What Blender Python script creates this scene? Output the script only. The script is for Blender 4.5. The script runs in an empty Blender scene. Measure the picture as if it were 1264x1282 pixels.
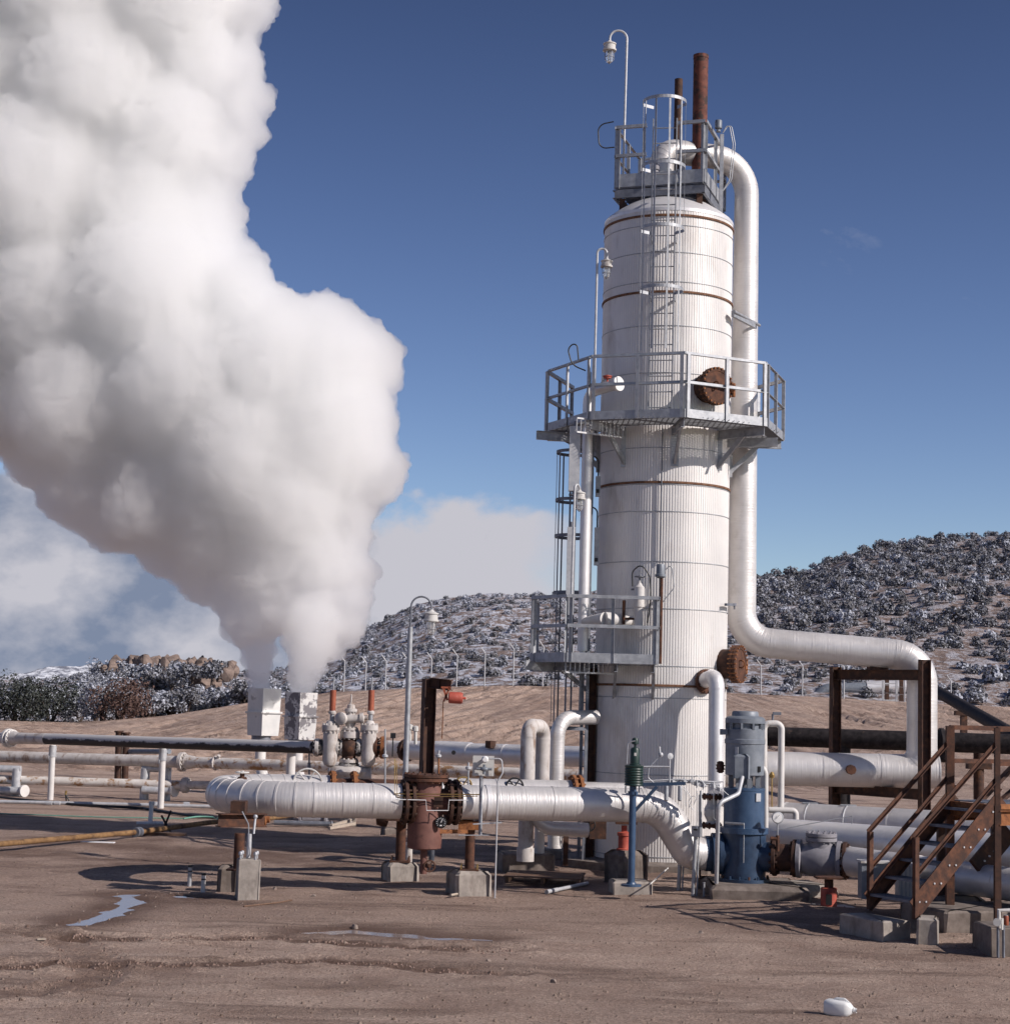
import bpy, math, random
import numpy as np
from mathutils import Vector as V, Matrix
random.seed(7); rng = np.random.default_rng(7)
sc = bpy.context.scene
col = sc.collection
PI = math.pi
R = math.radians
# ------------------------------------------------------------------ camera
F, CX, CY, H = 2200.0, 632.0, 641.0, 3.0
th, ro = R(6.2), R(1.6)
fw = V((0, math.cos(th), math.sin(th))); r0 = V((1, 0, 0)); u0 = V((0, -math.sin(th), math.cos(th)))
cr = r0*math.cos(ro) + u0*math.sin(ro); cu = u0*math.cos(ro) - r0*math.sin(ro)
CAM = V((0, 0, H))
def ray(px, py): return fw*F + cr*(px-CX) - cu*(py-CY)
def P(px, py, Y):
    d = ray(px, py); return CAM + d*(Y/d.y)
def G(px, py, z=0.0):
    d = ray(px, py); return CAM + d*((z-H)/d.z)
cam = bpy.data.objects.new('camera', bpy.data.cameras.new('camera')); col.objects.link(cam)
m = Matrix((cr, cu, -fw)).transposed().to_4x4(); m.translation = CAM; cam.matrix_world = m
cam.data.sensor_fit = 'HORIZONTAL'; cam.data.sensor_width = 36; cam.data.lens = 36*F/1264
cam.data.clip_end = 6000; cam.data.clip_start = .1
sc.camera = cam
# ------------------------------------------------------------------ materials
def nodes(name):
    mt = bpy.data.materials.new(name); mt.use_nodes = True
    nt = mt.node_tree; b = nt.nodes['Principled BSDF']; return mt, nt, b
def N(nt, t, **k):
    n = nt.nodes.new(t)
    for a, v in k.items():
        if a.startswith('i_'): n.inputs[a[2:].replace('_', ' ')].default_value = v
        else: setattr(n, a, v)
    return n
def noise(nt, src, scale, detail=6, rough=.6, stretch=None, dist=0):
    if stretch:
        mp = N(nt, 'ShaderNodeMapping'); mp.inputs['Scale'].default_value = stretch
        nt.links.new(src, mp.inputs[0]); src = mp.outputs[0]
    n = N(nt, 'ShaderNodeTexNoise'); n.inputs['Scale'].default_value = scale; n.inputs['Detail'].default_value = detail
    n.inputs['Roughness'].default_value = rough; n.inputs['Distortion'].default_value = dist
    nt.links.new(src, n.inputs['Vector']); return n.outputs['Fac']
def ramp(nt, f, a, b, ca=(0,0,0), cb=(1,1,1)):
    r = N(nt, 'ShaderNodeValToRGB'); e = r.color_ramp.elements
    e[0].position = a; e[1].position = b; e[0].color = (*ca, 1); e[1].color = (*cb, 1)
    nt.links.new(f, r.inputs[0]); return r.outputs[0]
def mix(nt, f, a, b, mode='MIX'):
    n = N(nt, 'ShaderNodeMix', data_type='RGBA', blend_type=mode)
    if hasattr(f, 'is_linked'): nt.links.new(f, n.inputs[0])
    else: n.inputs[0].default_value = f
    for v, s in ((a, n.inputs[6]), (b, n.inputs[7])):
        if hasattr(v, 'is_linked'): nt.links.new(v, s)
        else: s.default_value = (*v, 1)
    return n.outputs[2]
def mth(nt, op, a, b=0.0, c=0.0):
    n = N(nt, 'ShaderNodeMath', operation=op)
    for i, v in enumerate((a, b, c)):
        if hasattr(v, 'is_linked'): nt.links.new(v, n.inputs[i])
        else: n.inputs[i].default_value = v
    return n.outputs[0]
def bump(nt, b, h, strength, dist=.01):
    n = N(nt, 'ShaderNodeBump'); n.inputs['Strength'].default_value = strength; n.inputs['Distance'].default_value = dist
    nt.links.new(h, n.inputs['Height']); nt.links.new(n.outputs[0], b.inputs['Normal'])
def mat(name, c1, c2, scale=6, rough=.6, metal=0.0, bmp=.2, stain=None, st_at=(.58, .68), st_scale=3, uv=None, stretch=None, r2=None, streak=0):
    mt, nt, b = nodes(name)
    tc = N(nt, 'ShaderNodeTexCoord'); src = tc.outputs['Object']
    n1 = noise(nt, src, scale, stretch=stretch)
    c = ramp(nt, n1, .35, .65, c1, c2)
    if stain:
        n2 = noise(nt, src, st_scale, 8, .7, stretch=(1, 1, .35 if streak else 1))
        c = mix(nt, ramp(nt, n2, *st_at), c, stain)
    nt.links.new(c, b.inputs['Base Color'])
    if r2 is not None:
        rr = N(nt, 'ShaderNodeMapRange'); rr.inputs['To Min'].default_value = rough; rr.inputs['To Max'].default_value = r2
        nt.links.new(n1, rr.inputs[0]); nt.links.new(rr.outputs[0], b.inputs['Roughness'])
    else: b.inputs['Roughness'].default_value = rough
    b.inputs['Metallic'].default_value = metal
    if uv:
        n3 = noise(nt, tc.outputs['UV'], 1, 3, .6, stretch=(uv[0], uv[1], 1)); bump(nt, b, n3, bmp, .012)
    elif bmp: bump(nt, b, noise(nt, src, scale*5, 4), bmp, .006)
    return mt
jacket = mat('aluminium_jacket', (.58, .555, .54), (.70, .675, .66), 1.6, .38, .4, .6, uv=(30, 1.0), stain=(.49, .46, .44), st_at=(.55, .8), r2=.55)
jacket_tube = mat('vertical_jacket', (.68, .665, .66), (.80, .78, .78), 1.6, .42, .45, .25, uv=(6, 2.0), stain=(.58, .56, .55), st_at=(.55, .8), r2=.5)
white_paint = mat('white_pipe_paint', (.56, .535, .51), (.66, .635, .61), 3, .55, 0, .15, stain=(.42, .33, .26), st_at=(.62, .72), st_scale=5)
old_white = mat('weathered_white_paint', (.44, .40, .37), (.58, .545, .52), 4, .65, 0, .2, stain=(.24, .17, .13), st_at=(.52, .66), st_scale=5, streak=1)
corr = mat('corrugated_cladding', (.63, .605, .585), (.72, .695, .67), .8, .48, .3, 0, stain=(.42, .375, .345), st_at=(.54, .80), st_scale=1.6, streak=1, r2=.56)
galv = mat('galvanised_steel', (.30, .31, .33), (.44, .45, .47), 9, .5, .55, .1, r2=.62)
galv_light = mat('bright_galvanised_steel', (.40, .41, .43), (.54, .54, .55), 9, .55, .3, .1)
dark_galv = mat('dull_steel', (.13, .14, .165), (.22, .23, .26), 7, .6, .4, .1)
rust = mat('rusted_steel', (.050, .022, .015), (.135, .054, .028), 9, .85, .1, .5, stain=(.05, .025, .018), st_at=(.5, .65), st_scale=5)
rust_orange = mat('orange_rust', (.19, .065, .022), (.34, .14, .05), 12, .85, .05, .5, stain=(.09, .03, .014), st_at=(.5, .66), st_scale=9)
ochre_rust = mat('ochre_rust', (.16, .085, .035), (.27, .155, .065), 9, .85, .05, .5, stain=(.08, .04, .02), st_at=(.5, .62), st_scale=4)
rust_dark = mat('dark_rusted_steel', (.035, .018, .014), (.09, .04, .024), 8, .8, .15, .4, stain=(.16, .07, .03), st_at=(.58, .7), st_scale=4)
black_pipe = mat('black_coated_pipe', (.014, .012, .013), (.038, .032, .033), 9, .75, 0, .4, stain=(.12, .08, .06), st_at=(.6, .72), st_scale=6)
mottled = mat('peeling_white_on_black_pipe', (.03, .026, .025), (.07, .06, .055), 5, .6, 0, .4, stain=(.48, .45, .42), st_at=(.5, .58), st_scale=2.5)
primer = mat('red_oxide_primer', (.125, .052, .040), (.19, .085, .066), 5, .75, 0, .25, stain=(.10, .045, .035), st_at=(.56, .66), st_scale=5)
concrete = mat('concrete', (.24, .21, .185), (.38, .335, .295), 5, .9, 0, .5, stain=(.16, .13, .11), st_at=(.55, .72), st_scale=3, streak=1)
conc_dark = mat('damp_and_shade_concrete', (.12, .095, .08), (.23, .19, .165), 5, .9, 0, .5, stain=(.09, .07, .06), st_at=(.52, .68), st_scale=3, streak=1)
blue = mat('blue_enamel', (.028, .062, .125), (.048, .090, .165), 6, .42, 0, .12, stain=(.16, .22, .30), st_at=(.6, .75), st_scale=6, streak=1)
blue_dark = mat('deep_blue_enamel', (.016, .034, .070), (.030, .060, .115), 6, .45, 0, .12)
motor_grey = mat('grey_blue_enamel', (.15, .17, .20), (.22, .24, .27), 6, .5, .1, .1, stain=(.36, .38, .40), st_at=(.62, .75), st_scale=7)
valve_grey = mat('flat_grey_paint', (.20, .19, .21), (.28, .27, .29), 6, .6, 0, .2, stain=(.13, .09, .07), st_at=(.62, .72))
green = mat('dark_green_enamel', (.008, .024, .020), (.014, .040, .033), 6, .45, 0, .1)
red = mat('red_paint', (.34, .055, .036), (.46, .10, .065), 6, .6, 0, .2, stain=(.62, .40, .35), st_at=(.62, .72), st_scale=7)
orange = mat('orange_paint', (.26, .062, .030), (.36, .10, .048), 6, .6, 0, .2)
black = mat('black_plastic', (.012, .012, .013), (.02, .02, .02), 5, .45, 0, 0)
white = mat('white_enamel', (.74, .73, .72), (.82, .81, .80), 5, .45, 0, .05)
brass = mat('brass_tube', (.42, .28, .10), (.55, .38, .16), 5, .35, .8, 0)
wood = mat('weathered_wood', (.10, .055, .035), (.22, .13, .085), 4, .85, 0, .5, stretch=(1, 12, 1))
wood_pale = mat('pale_wood', (.34, .28, .22), (.46, .39, .32), 4, .85, 0, .4, stretch=(1, 12, 1))
plastic = mat('milky_plastic', (.72, .72, .70), (.80, .80, .78), 5, .4, 0, 0)
cream = mat('chalky_panel_paint', (.50, .485, .46), (.60, .585, .56), 3, .7, 0, .2, stain=(.33, .30, .28), st_at=(.55, .63), st_scale=3)
cream_rust = cream
glass, ntg, bg = nodes('lamp_glass'); bg.inputs['Transmission Weight'].default_value = .7; bg.inputs['Roughness'].default_value = .15; bg.inputs['Base Color'].default_value = (.85, .87, .88, 1)
hose_green = mat('green_hose', (.10, .26, .20), (.16, .34, .27), 5, .6, 0, 0)
black_pipe.node_tree.nodes['Principled BSDF'].inputs['Specular IOR Level'].default_value = .2
# ------------------------------------------------------------------ mesh builder
class MB:
    def __init__(s): s.v = []; s.f = []; s.uv = []
    def add(s, vs, fs, uvs=None):
        o = len(s.v); s.v += [tuple(a) for a in vs]
        for i, f in enumerate(fs):
            s.f.append([o+k for k in f]); s.uv.append(uvs[i] if uvs else [(0.0, 0.0)]*len(f))
        return s
    def box(s, c, d, rz=0, M=None):
        x, y, z = d[0]/2, d[1]/2, d[2]/2
        vs = [V((a, b, e)) for e in (-z, z) for b in (-y, y) for a in (-x, x)]
        Rm = M if M else Matrix.Rotation(rz, 3, 'Z')
        vs = [Rm @ v + V(c) for v in vs]
        return s.add(vs, [(0,2,3,1),(4,5,7,6),(0,1,5,4),(2,6,7,3),(0,4,6,2),(1,3,7,5)])
    def chamfer_block(s, c, d, rz=0, ch=.06, jit=.012):
        # base centre c, dims d, chamfered top edges
        x, y, z = d[0]/2, d[1]/2, d[2]; Rm = Matrix.Rotation(rz, 3, 'Z'); vs = []
        for (zz, k) in ((-.08, 0), (z-ch, 0), (z, ch)):
            for a, b in ((-1,-1),(1,-1),(1,1),(-1,1)):
                for q in (0, 1):
                    e = ch*.7
                    px, py = a*(x-k), b*(y-k)
                    if (q == 0) == (a*b > 0): px -= a*e
                    else: py -= b*e
                    vs.append(Rm @ V((px+random.uniform(-jit, jit), py+random.uniform(-jit, jit), zz)) + V(c))
        fs = [tuple(range(7, -1, -1)), tuple(range(16, 24))]
        for l in (0, 8):
            for i in range(8): j = (i+1) % 8; fs.append((l+i, l+j, l+8+j, l+8+i))
        return s.add(vs, fs)
    def prism(s, poly, p0, p1, up=V((0, 0, 1))):
        p0, p1 = V(p0), V(p1); t = (p1-p0).normalized()
        if abs(t.dot(up)) > .99: up = V((0, 1, 0))
        sx = t.cross(up).normalized(); sy = sx.cross(t)
        n = len(poly)
        vs = [p + sx*a + sy*b for p in (p0, p1) for a, b in poly]
        fs = [(i, (i+1) % n, n+(i+1) % n, n+i) for i in range(n)] + [tuple(range(n-1, -1, -1)), tuple(range(n, 2*n))]
        return s.add(vs, fs)
    def bar(s, p0, p1, w, h=None, up=V((0, 0, 1))):
        h = h or w; return s.prism([(-w/2,-h/2),(w/2,-h/2),(w/2,h/2),(-w/2,h/2)], p0, p1, up)
    def ibeam(s, p0, p1, w, h, t=.012, up=V((0, 0, 1))):
        a, b = w/2, h/2
        return s.prism([(-a,-b),(a,-b),(a,-b+t),(t/2,-b+t),(t/2,b-t),(a,b-t),(a,b),(-a,b),(-a,b-t),(-t/2,b-t),(-t/2,-b+t),(-a,-b+t)], p0, p1, up)
    def channel(s, p0, p1, w, h, t=.01, up=V((0, 0, 1))):
        b = h/2
        return s.prism([(0,-b),(w,-b),(w,-b+t),(t,-b+t),(t,b-t),(w,b-t),(w,b),(0,b)], p0, p1, up)
    def angle(s, p0, p1, w, t=.008, up=V((0, 0, 1))):
        return s.prism([(-w/2,-w/2),(w/2,-w/2),(w/2,-w/2+t),(-w/2+t,-w/2+t),(-w/2+t,w/2),(-w/2,w/2)], p0, p1, up)
    def tube(s, pts, r, seg=24, cap=True):
        pts = [V(p) for p in pts]; n = len(pts)
        rs = r if isinstance(r, (list, tuple)) else [r]*n
        T = []
        for i in range(n):
            a = pts[max(i-1, 0)]; b = pts[min(i+1, n-1)]; T.append((b-a).normalized())
        up = V((0, 0, 1)) if abs(T[0].z) < .9 else V((0, 1, 0))
        nx = T[0].cross(up).normalized(); L = 0; vs = []; Ls = []
        for i in range(n):
            if i: L += (pts[i]-pts[i-1]).length
            Ls.append(L)
            nx = (nx - T[i]*nx.dot(T[i])).normalized(); ny = T[i].cross(nx)
            for k in range(seg):
                a = 2*PI*k/seg; vs.append(pts[i] + (nx*math.cos(a)+ny*math.sin(a))*rs[i])
        fs = []; uv = []
        for i in range(n-1):
            for k in range(seg):
                k2 = (k+1) % seg
                fs.append((i*seg+k, i*seg+k2, (i+1)*seg+k2, (i+1)*seg+k))
                a0, a1 = k/seg*3, (k+1)/seg*3
                uv.append([(Ls[i], a0), (Ls[i], a1), (Ls[i+1], a1), (Ls[i+1], a0)])
        if cap:
            fs.append(tuple(range(seg-1, -1, -1))); uv.append([(0, 0)]*seg)
            fs.append(tuple((n-1)*seg+k for k in range(seg))); uv.append([(0, 0)]*seg)
        return s.add(vs, fs, uv)
    def cyl(s, p0, p1, r, r2=None, seg=24): return s.tube([p0, p1], [r, r if r2 is None else r2], seg)
    def lathe(s, o, prof, seg=28, axis=V((0, 0, 1))):
        # prof: list of (r, h)
        o = V(o); axis = V(axis).normalized(); up = V((0, 0, 1)) if abs(axis.z) < .9 else V((0, 1, 0))
        nx = axis.cross(up).normalized(); ny = axis.cross(nx); vs = []
        for r, h in prof:
            for k in range(seg):
                a = 2*PI*k/seg; vs.append(o + axis*h + (nx*math.cos(a)+ny*math.sin(a))*max(r, 1e-4))
        fs = []; n = len(prof)
        for i in range(n-1):
            for k in range(seg):
                k2 = (k+1) % seg; fs.append((i*seg+k, (i+1)*seg+k, (i+1)*seg+k2, i*seg+k2))
        fs.append(tuple(range(seg))); fs.append(tuple((n-1)*seg+k for k in range(seg-1, -1, -1)))
        return s.add(vs, fs)
    def flange(s, c, ax, r, t=.04, nb=12, br=.018, both=True):
        c = V(c); ax = V(ax).normalized()
        s.lathe(c-ax*t/2, [(r-.006, 0), (r, .006), (r, t-.006), (r-.006, t)], 32, ax)
        up = V((0, 0, 1)) if abs(ax.z) < .9 else V((0, 1, 0)); nx = ax.cross(up).normalized(); ny = ax.cross(nx)
        for k in range(nb):
            a = 2*PI*(k+.5)/nb; q = c + (nx*math.cos(a)+ny*math.sin(a))*(r-br*1.7)
            s.cyl(q-ax*(t/2+br*1.3), q+ax*(t/2+br*1.3), br, seg=6)
        return s
    def torus(s, c, ax, r, rt, seg=24, a0=0, a1=2*PI, flat=None):
        c = V(c); ax = V(ax).normalized(); up = V((0, 0, 1)) if abs(ax.z) < .9 else V((0, 1, 0)); nx = ax.cross(up).normalized(); ny = ax.cross(nx)
        full = abs(a1-a0-2*PI) < 1e-4
        pts = [c + (nx*math.cos(a0+(a1-a0)*k/seg)+ny*math.sin(a0+(a1-a0)*k/seg))*r for k in range(seg+1)]
        return s.tube(pts, rt, 8, cap=not full)
    def wheel(s, c, ax, r, rt=.012, spokes=4):
        c = V(c); ax = V(ax).normalized(); s.torus(c, ax, r, rt, 24)
        up = V((0, 0, 1)) if abs(ax.z) < .9 else V((0, 1, 0)); nx = ax.cross(up).normalized(); ny = ax.cross(nx)
        for k in range(spokes):
            a = PI*2*k/spokes+.4; s.cyl(c-ax*.02, c+(nx*math.cos(a)+ny*math.sin(a))*r, rt*.8, seg=6)
        s.cyl(c-ax*.05, c+ax*.03, rt*2, seg=10); return s
    def sphere(s, c, r, seg=16, sc_=(1, 1, 1)):
        c = V(c); rings = seg//2; vs = [c+V((0, 0, r*sc_[2]))]
        for i in range(1, rings):
            t = PI*i/rings
            for k in range(seg):
                a = 2*PI*k/seg; vs.append(c+V((r*sc_[0]*math.sin(t)*math.cos(a), r*sc_[1]*math.sin(t)*math.sin(a), r*sc_[2]*math.cos(t))))
        vs.append(c-V((0, 0, r*sc_[2]))); fs = []
        for k in range(seg): fs.append((0, 1+k, 1+(k+1) % seg))
        for i in range(rings-2):
            for k in range(seg):
                a = 1+i*seg; k2 = (k+1) % seg; fs.append((a+k, a+seg+k, a+seg+k2, a+k2))
        a = 1+(rings-2)*seg; e = len(vs)-1
        for k in range(seg): fs.append((a+k, e, a+(k+1) % seg))
        return s.add(vs, fs)
def root_of(o):
    while o.parent: o = o.parent
    return o
def build(name, mb, mt, parent=None, loc=None, smooth=True, label=None):
    L = root_of(parent).location if parent else V(loc or (0, 0, 0))
    me = bpy.data.meshes.new(name)
    me.from_pydata([(a[0]-L[0], a[1]-L[1], a[2]-L[2]) for a in mb.v], [], mb.f)
    u = me.uv_layers.new(name='uv'); flat = [c for f in mb.uv for q in f for c in q]; u.data.foreach_set('uv', flat)
    me.materials.append(mt); me.update()
    if smooth:
        me.polygons.foreach_set('use_smooth', [True]*len(me.polygons)); me.set_sharp_from_angle(angle=R(35))
    o = bpy.data.objects.new(name, me); col.objects.link(o)
    if parent: o.parent = parent
    else: o.location = L
    if label: o['label'] = label
    return o
def tag(o, label=None, cat=None, group=None, kind=None):
    for k, v in (('label', label), ('category', cat), ('group', group), ('kind', kind)):
        if v: o[k] = v
    return o
def thing(name, label, cat, loc, group=None):
    o = bpy.data.objects.new(name, None); col.objects.link(o); o.location = V(loc); o.empty_display_size = .2
    return tag(o, label, cat, group)
def solo(name, mb, mt, label, cat, loc, group=None, smooth=True):
    return tag(build(name, mb, mt, None, loc, smooth), label, cat, group)
def fillet(pts, rad, n=10):
    pts = [V(p) for p in pts]; out = [pts[0]]
    for i in range(1, len(pts)-1):
        a, b, c = pts[i-1], pts[i], pts[i+1]; rr = rad[i-1] if isinstance(rad, (list, tuple)) else rad
        d0 = (a-b).normalized(); d1 = (c-b).normalized(); ang = d0.angle(d1)
        if ang > 3.1: out.append(b); continue
        t = min(rr/math.tan(ang/2), (a-b).length*.49, (c-b).length*.49)
        rr = t*math.tan(ang/2); bis = (d0+d1).normalized(); ctr = b + bis*(rr/math.sin(ang/2))
        s0 = b+d0*t-ctr; s1 = b+d1*t-ctr; tot = s0.angle(s1); ax = s0.cross(s1).normalized()
        for k in range(n+1): out.append(ctr + Matrix.Rotation(tot*k/n, 3, ax) @ s0)
    out.append(pts[-1]); return out
def seams(mb, pts, r, step=.9, w=.03, dr=.006, gore=True, seg=24):
    # raised lap bands at intervals along a polyline
    acc = step*.5; 
    for i in range(len(pts)-1):
        a, b = pts[i], pts[i+1]; L = (b-a).length; t = (b-a).normalized()
        if L < step*.45:
            if gore and i % 2 == 0: mb.tube([a-t*w/2, a+t*w/2], r+dr*.7, seg)
            continue
        k = max(1, int(L/step)); 
        for j in range(k+1):
            q = a + t*(L*j/k); mb.tube([q-t*w/2, q+t*w/2], r+dr, seg)
def pipe(name, label, pts, r, bend=.5, mt=None, cat='pipe', group=None, seam=None, seg=28, flanges=(), n=10, loc=None):
    q = fillet(pts, bend, n)
    t = thing(name, label, cat, loc or (q[0].x, q[0].y, max(0, min(p.z for p in q)-r)), group)
    mb = MB(); mb.tube(q, r, seg)
    if seam: seams(mb, q, r, seam, seg=seg)
    build('pipe_wall', mb, mt or jacket, t)
    for c, ax, fr, ft in flanges:
        f = MB(); f.flange(c, ax, fr, ft, 12, .02); build('flange', f, rust, t)
    return t
UP = V((0, 0, 1))
TX, TY, TR = P(827, 850, 34).x, 34.0, 1.26
YF = TY - TR
def az(a, r, z): return V((TX + r*math.cos(R(a)), TY + r*math.sin(R(a)), z))
def Zt(py, px=832, Y=YF): return P(px, py, Y).z
# ------------------------------------------------------------------ noise
def vnoise(x, y, seed=0):
    xi = np.floor(x).astype(np.int64); yi = np.floor(y).astype(np.int64); xf = x-xi; yf = y-yi
    def h(a, b):
        n = (a*374761393 + b*668265263 + seed*974634777) & 0xffffffff
        n = ((n ^ (n >> 13))*1274126177) & 0xffffffff
        return ((n ^ (n >> 16)) & 0xffff)/65535.0
    u = xf*xf*(3-2*xf); w = yf*yf*(3-2*yf)
    return (h(xi, yi)*(1-u)+h(xi+1, yi)*u)*(1-w)+(h(xi, yi+1)*(1-u)+h(xi+1, yi+1)*u)*w
def fbm(x, y, o=5, seed=0, g=.5):
    t = np.zeros_like(x); a = 1; s = 0
    for i in range(o): t += a*vnoise(x*2**i, y*2**i, seed+i*17); s += a; a *= g
    return t/s
def sstep(a, b, x): t = np.clip((x-a)/(b-a), 0, 1); return t*t*(3-2*t)
def grid_mesh(name, X, Y, Z, mt, kind='structure', smooth=True):
    ny, nx = X.shape
    me = bpy.data.meshes.new(name); n = nx*ny
    me.vertices.add(n); me.vertices.foreach_set('co', np.stack([X, Y, Z], -1).reshape(-1).astype(np.float32))
    i = np.arange((ny-1)*(nx-1)); r_, c_ = i//(nx-1), i % (nx-1); a = r_*nx+c_
    fc = np.stack([a, a+1, a+nx+1, a+nx], -1).reshape(-1).astype(np.int32)
    me.loops.add(len(fc)); me.loops.foreach_set('vertex_index', fc)
    me.polygons.add(len(i)); me.polygons.foreach_set('loop_start', np.arange(len(i), dtype=np.int32)*4)
    me.polygons.foreach_set('use_smooth', np.full(len(i), smooth)); me.materials.append(mt); me.update(calc_edges=True); me.validate()
    o = bpy.data.objects.new(name, me); col.objects.link(o); o['kind'] = kind; return o
def soup_mesh(name, verts, quads, mt):
    me = bpy.data.meshes.new(name); me.vertices.add(len(verts)); me.vertices.foreach_set('co', np.asarray(verts, np.float32).reshape(-1))
    q = np.asarray(quads, np.int32).reshape(-1, 4); me.loops.add(q.size); me.loops.foreach_set('vertex_index', q.reshape(-1))
    me.polygons.add(len(q)); me.polygons.foreach_set('loop_start', np.arange(len(q), dtype=np.int32)*4)
    me.materials.append(mt); me.update(calc_edges=True); return me
# ------------------------------------------------------------------ ground sheet with bank
CRY = 115.0
cr_px = [-400, 0, 100, 200, 310, 420, 560, 650, 800, 920, 1264, 1600]
cr_py = [896, 903, 905, 897, 880, 866, 860, 858, 862, 868, 885, 900]
cr_x = [P(a, b, CRY).x for a, b in zip(cr_px, cr_py)]; cr_z = [P(a, b, CRY).z for a, b in zip(cr_px, cr_py)]
def poly_dist(x, y, pts):
    d = np.full(x.shape, 1e9)
    for (a, b), (c, e) in zip(pts[:-1], pts[1:]):
        dx, dy = c-a, e-b; t = np.clip(((x-a)*dx+(y-b)*dy)/(dx*dx+dy*dy), 0, 1)
        d = np.minimum(d, np.hypot(x-a-t*dx, y-b-t*dy))
    return d
def gp(*pp): return [(G(a, b).x, G(a, b).y) for a, b in pp]
pud_a = gp((172, 1118), (150, 1121), (166, 1126), (156, 1133), (138, 1143), (118, 1151), (98, 1157))
pud_b = gp((395, 1167), (440, 1165), (480, 1168), (540, 1173), (600, 1176))
pud_c = gp((222, 1121), (258, 1125))
tracks = [gp((-40, 1214), (60, 1208), (130, 1207), (250, 1206), (330, 1203), (400, 1203), (480, 1207), (560, 1214), (630, 1219)),
          gp((-40, 1165), (20, 1163), (75, 1175), (105, 1190), (122, 1210), (115, 1226), (85, 1236), (30, 1243), (-40, 1247)),
          gp((90, 1173), (200, 1176), (330, 1174), (430, 1180), (540, 1188), (640, 1190))]
def smooth_line(p):
    for _ in range(3):
        q = [p[0]]
        for a, b in zip(p[:-1], p[1:]): q += [(a[0]*.75+b[0]*.25, a[1]*.75+b[1]*.25), (a[0]*.25+b[0]*.75, a[1]*.25+b[1]*.75)]
        p = q+[p[-1]]
    return p
tracks[1] = smooth_line(tracks[1])
def terrain(x, y, fine=True):
    zc = np.interp(x*CRY/np.maximum(y, 60), cr_x, cr_z)*1.0
    t = np.clip((y-64)/(CRY-64), 0, 1)
    s = np.where(t < .25, 2.2*t*t, .1375+(t-.25)*(.8625/.75))
    z = zc*np.clip(s, 0, 1)
    z = z + np.where(y > CRY, -.012*(y-CRY), 0)
    z += (fbm(x*.25, y*.25, 3, 5)-.5)*.10*sstep(20, 30, y) * (y < 130)
    n = (fbm(x*1.3, y*1.3, 6, 11, .66)-.5)*.075
    z += n*sstep(12, 16, y)*(1-sstep(50, 70, y)) if fine else 0
    if fine:
        for p_, w_, dpt in ((pud_a, .13, .055), (pud_b, .20, .045), (pud_c, .09, .04)):
            d = poly_dist(x, y, p_) + (fbm(x*3, y*3, 3, 31)-.5)*.35
            z = z*(1-.8*(1-sstep(w_*1.5, w_*4, d))); z -= dpt*(1-sstep(0, w_*1.9, d))
        for tr in tracks:
            d = poly_dist(x, y, tr); k = (1-sstep(.18, .42, d)); br = np.exp(-((d-.40)/.09)**2)
            z += k*(-.022 + (vnoise(x*8, y*8, 77)-.5)*.06) + br*.045*vnoise(x*5, y*5, 78)
        # spoil heaps behind the front pipe
        for a, b, hh, w in ((60, 1052, .10, 1.3), (230, 1055, .10, 1.1), (560, 1050, .12, 1.6), (650, 1062, .10, .9), (540, 1083, .07, .5), (1080, 1150, .1, 1.0), (1215, 1180, .10, .7), (610, 1186, .05, .5)):
            g = G(a, b); z += hh*np.exp(-((x-g.x)**2+(y-g.y)**2)/w**2)*(.4+.9*fbm(x*2.4, y*2.4, 4, 91))
    # rake furrows on the bank
    wr = sstep(-2, 14, x)
    for sgn, wgt in ((-.42, 1-wr), (.30, wr)):
        fx = x + (y-64)*sgn + 1.5*fbm(x*.12, y*.08, 3, 3)
        r1 = fbm(fx*1.5, (y+x*.4)*.10, 4, 61, .6)
        z += sstep(64, 72, y)*(y < CRY)*wgt*(-.42*np.clip(np.abs(r1-.5)*-6+1, 0, 1)*fbm(x*.2, y*.1, 3, 8))
    return z
def axis_(a, b, st, lo, hi, g):
    c = list(np.arange(a, b, st)); s = st
    while c[-1] < hi: s *= g; c.append(c[-1]+s)
    s = st; f = []; q = a
    while q > lo: s *= g; q -= s; f.append(q)
    return np.array(f[::-1]+c)
gx = axis_(-17, 17, .11, -400, 400, 1.06); gx = np.concatenate([-np.geomspace(44, 420, 30)[::-1], np.arange(-43.8, -17, .24), np.arange(-17, 17, .085), np.arange(17, 43.8, .24), np.geomspace(44, 420, 30)])
gy = np.concatenate([np.arange(-20, 14, 2.0), np.arange(14, 30, .07), np.arange(30, 34, .1), np.arange(34, 60, .25), np.arange(60, 119, .4), np.arange(119, 420, 6)])
gX, gY = np.meshgrid(gx, gy); gZ = terrain(gX, gY)
dirt, nt, b = nodes('packed_dirt')
tc = N(nt, 'ShaderNodeTexCoord'); src = tc.outputs['Object']
big = noise(nt, src, .16, 6, .62, dist=.4); mid = noise(nt, src, 1.1, 7, .68); finen = noise(nt, src, 22, 5, .75); grit = noise(nt, src, 75, 3, .8)
c = ramp(nt, mid, .3, .72, (.34, .232, .180), (.53, .40, .325))
c = mix(nt, mth(nt, 'MULTIPLY', ramp(nt, big, .50, .68), .8), c, (.205, .132, .100))
streaks = noise(nt, src, .55, 5, .62, stretch=(.35, 2.2, 1), dist=.5)
c = mix(nt, mth(nt, 'MULTIPLY', ramp(nt, streaks, .54, .66), .75), c, (.150, .094, .070))
c = mix(nt, .8, c, ramp(nt, finen, .34, .66, (.26, .26, .26), (.76, .76, .76)), 'OVERLAY')
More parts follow.
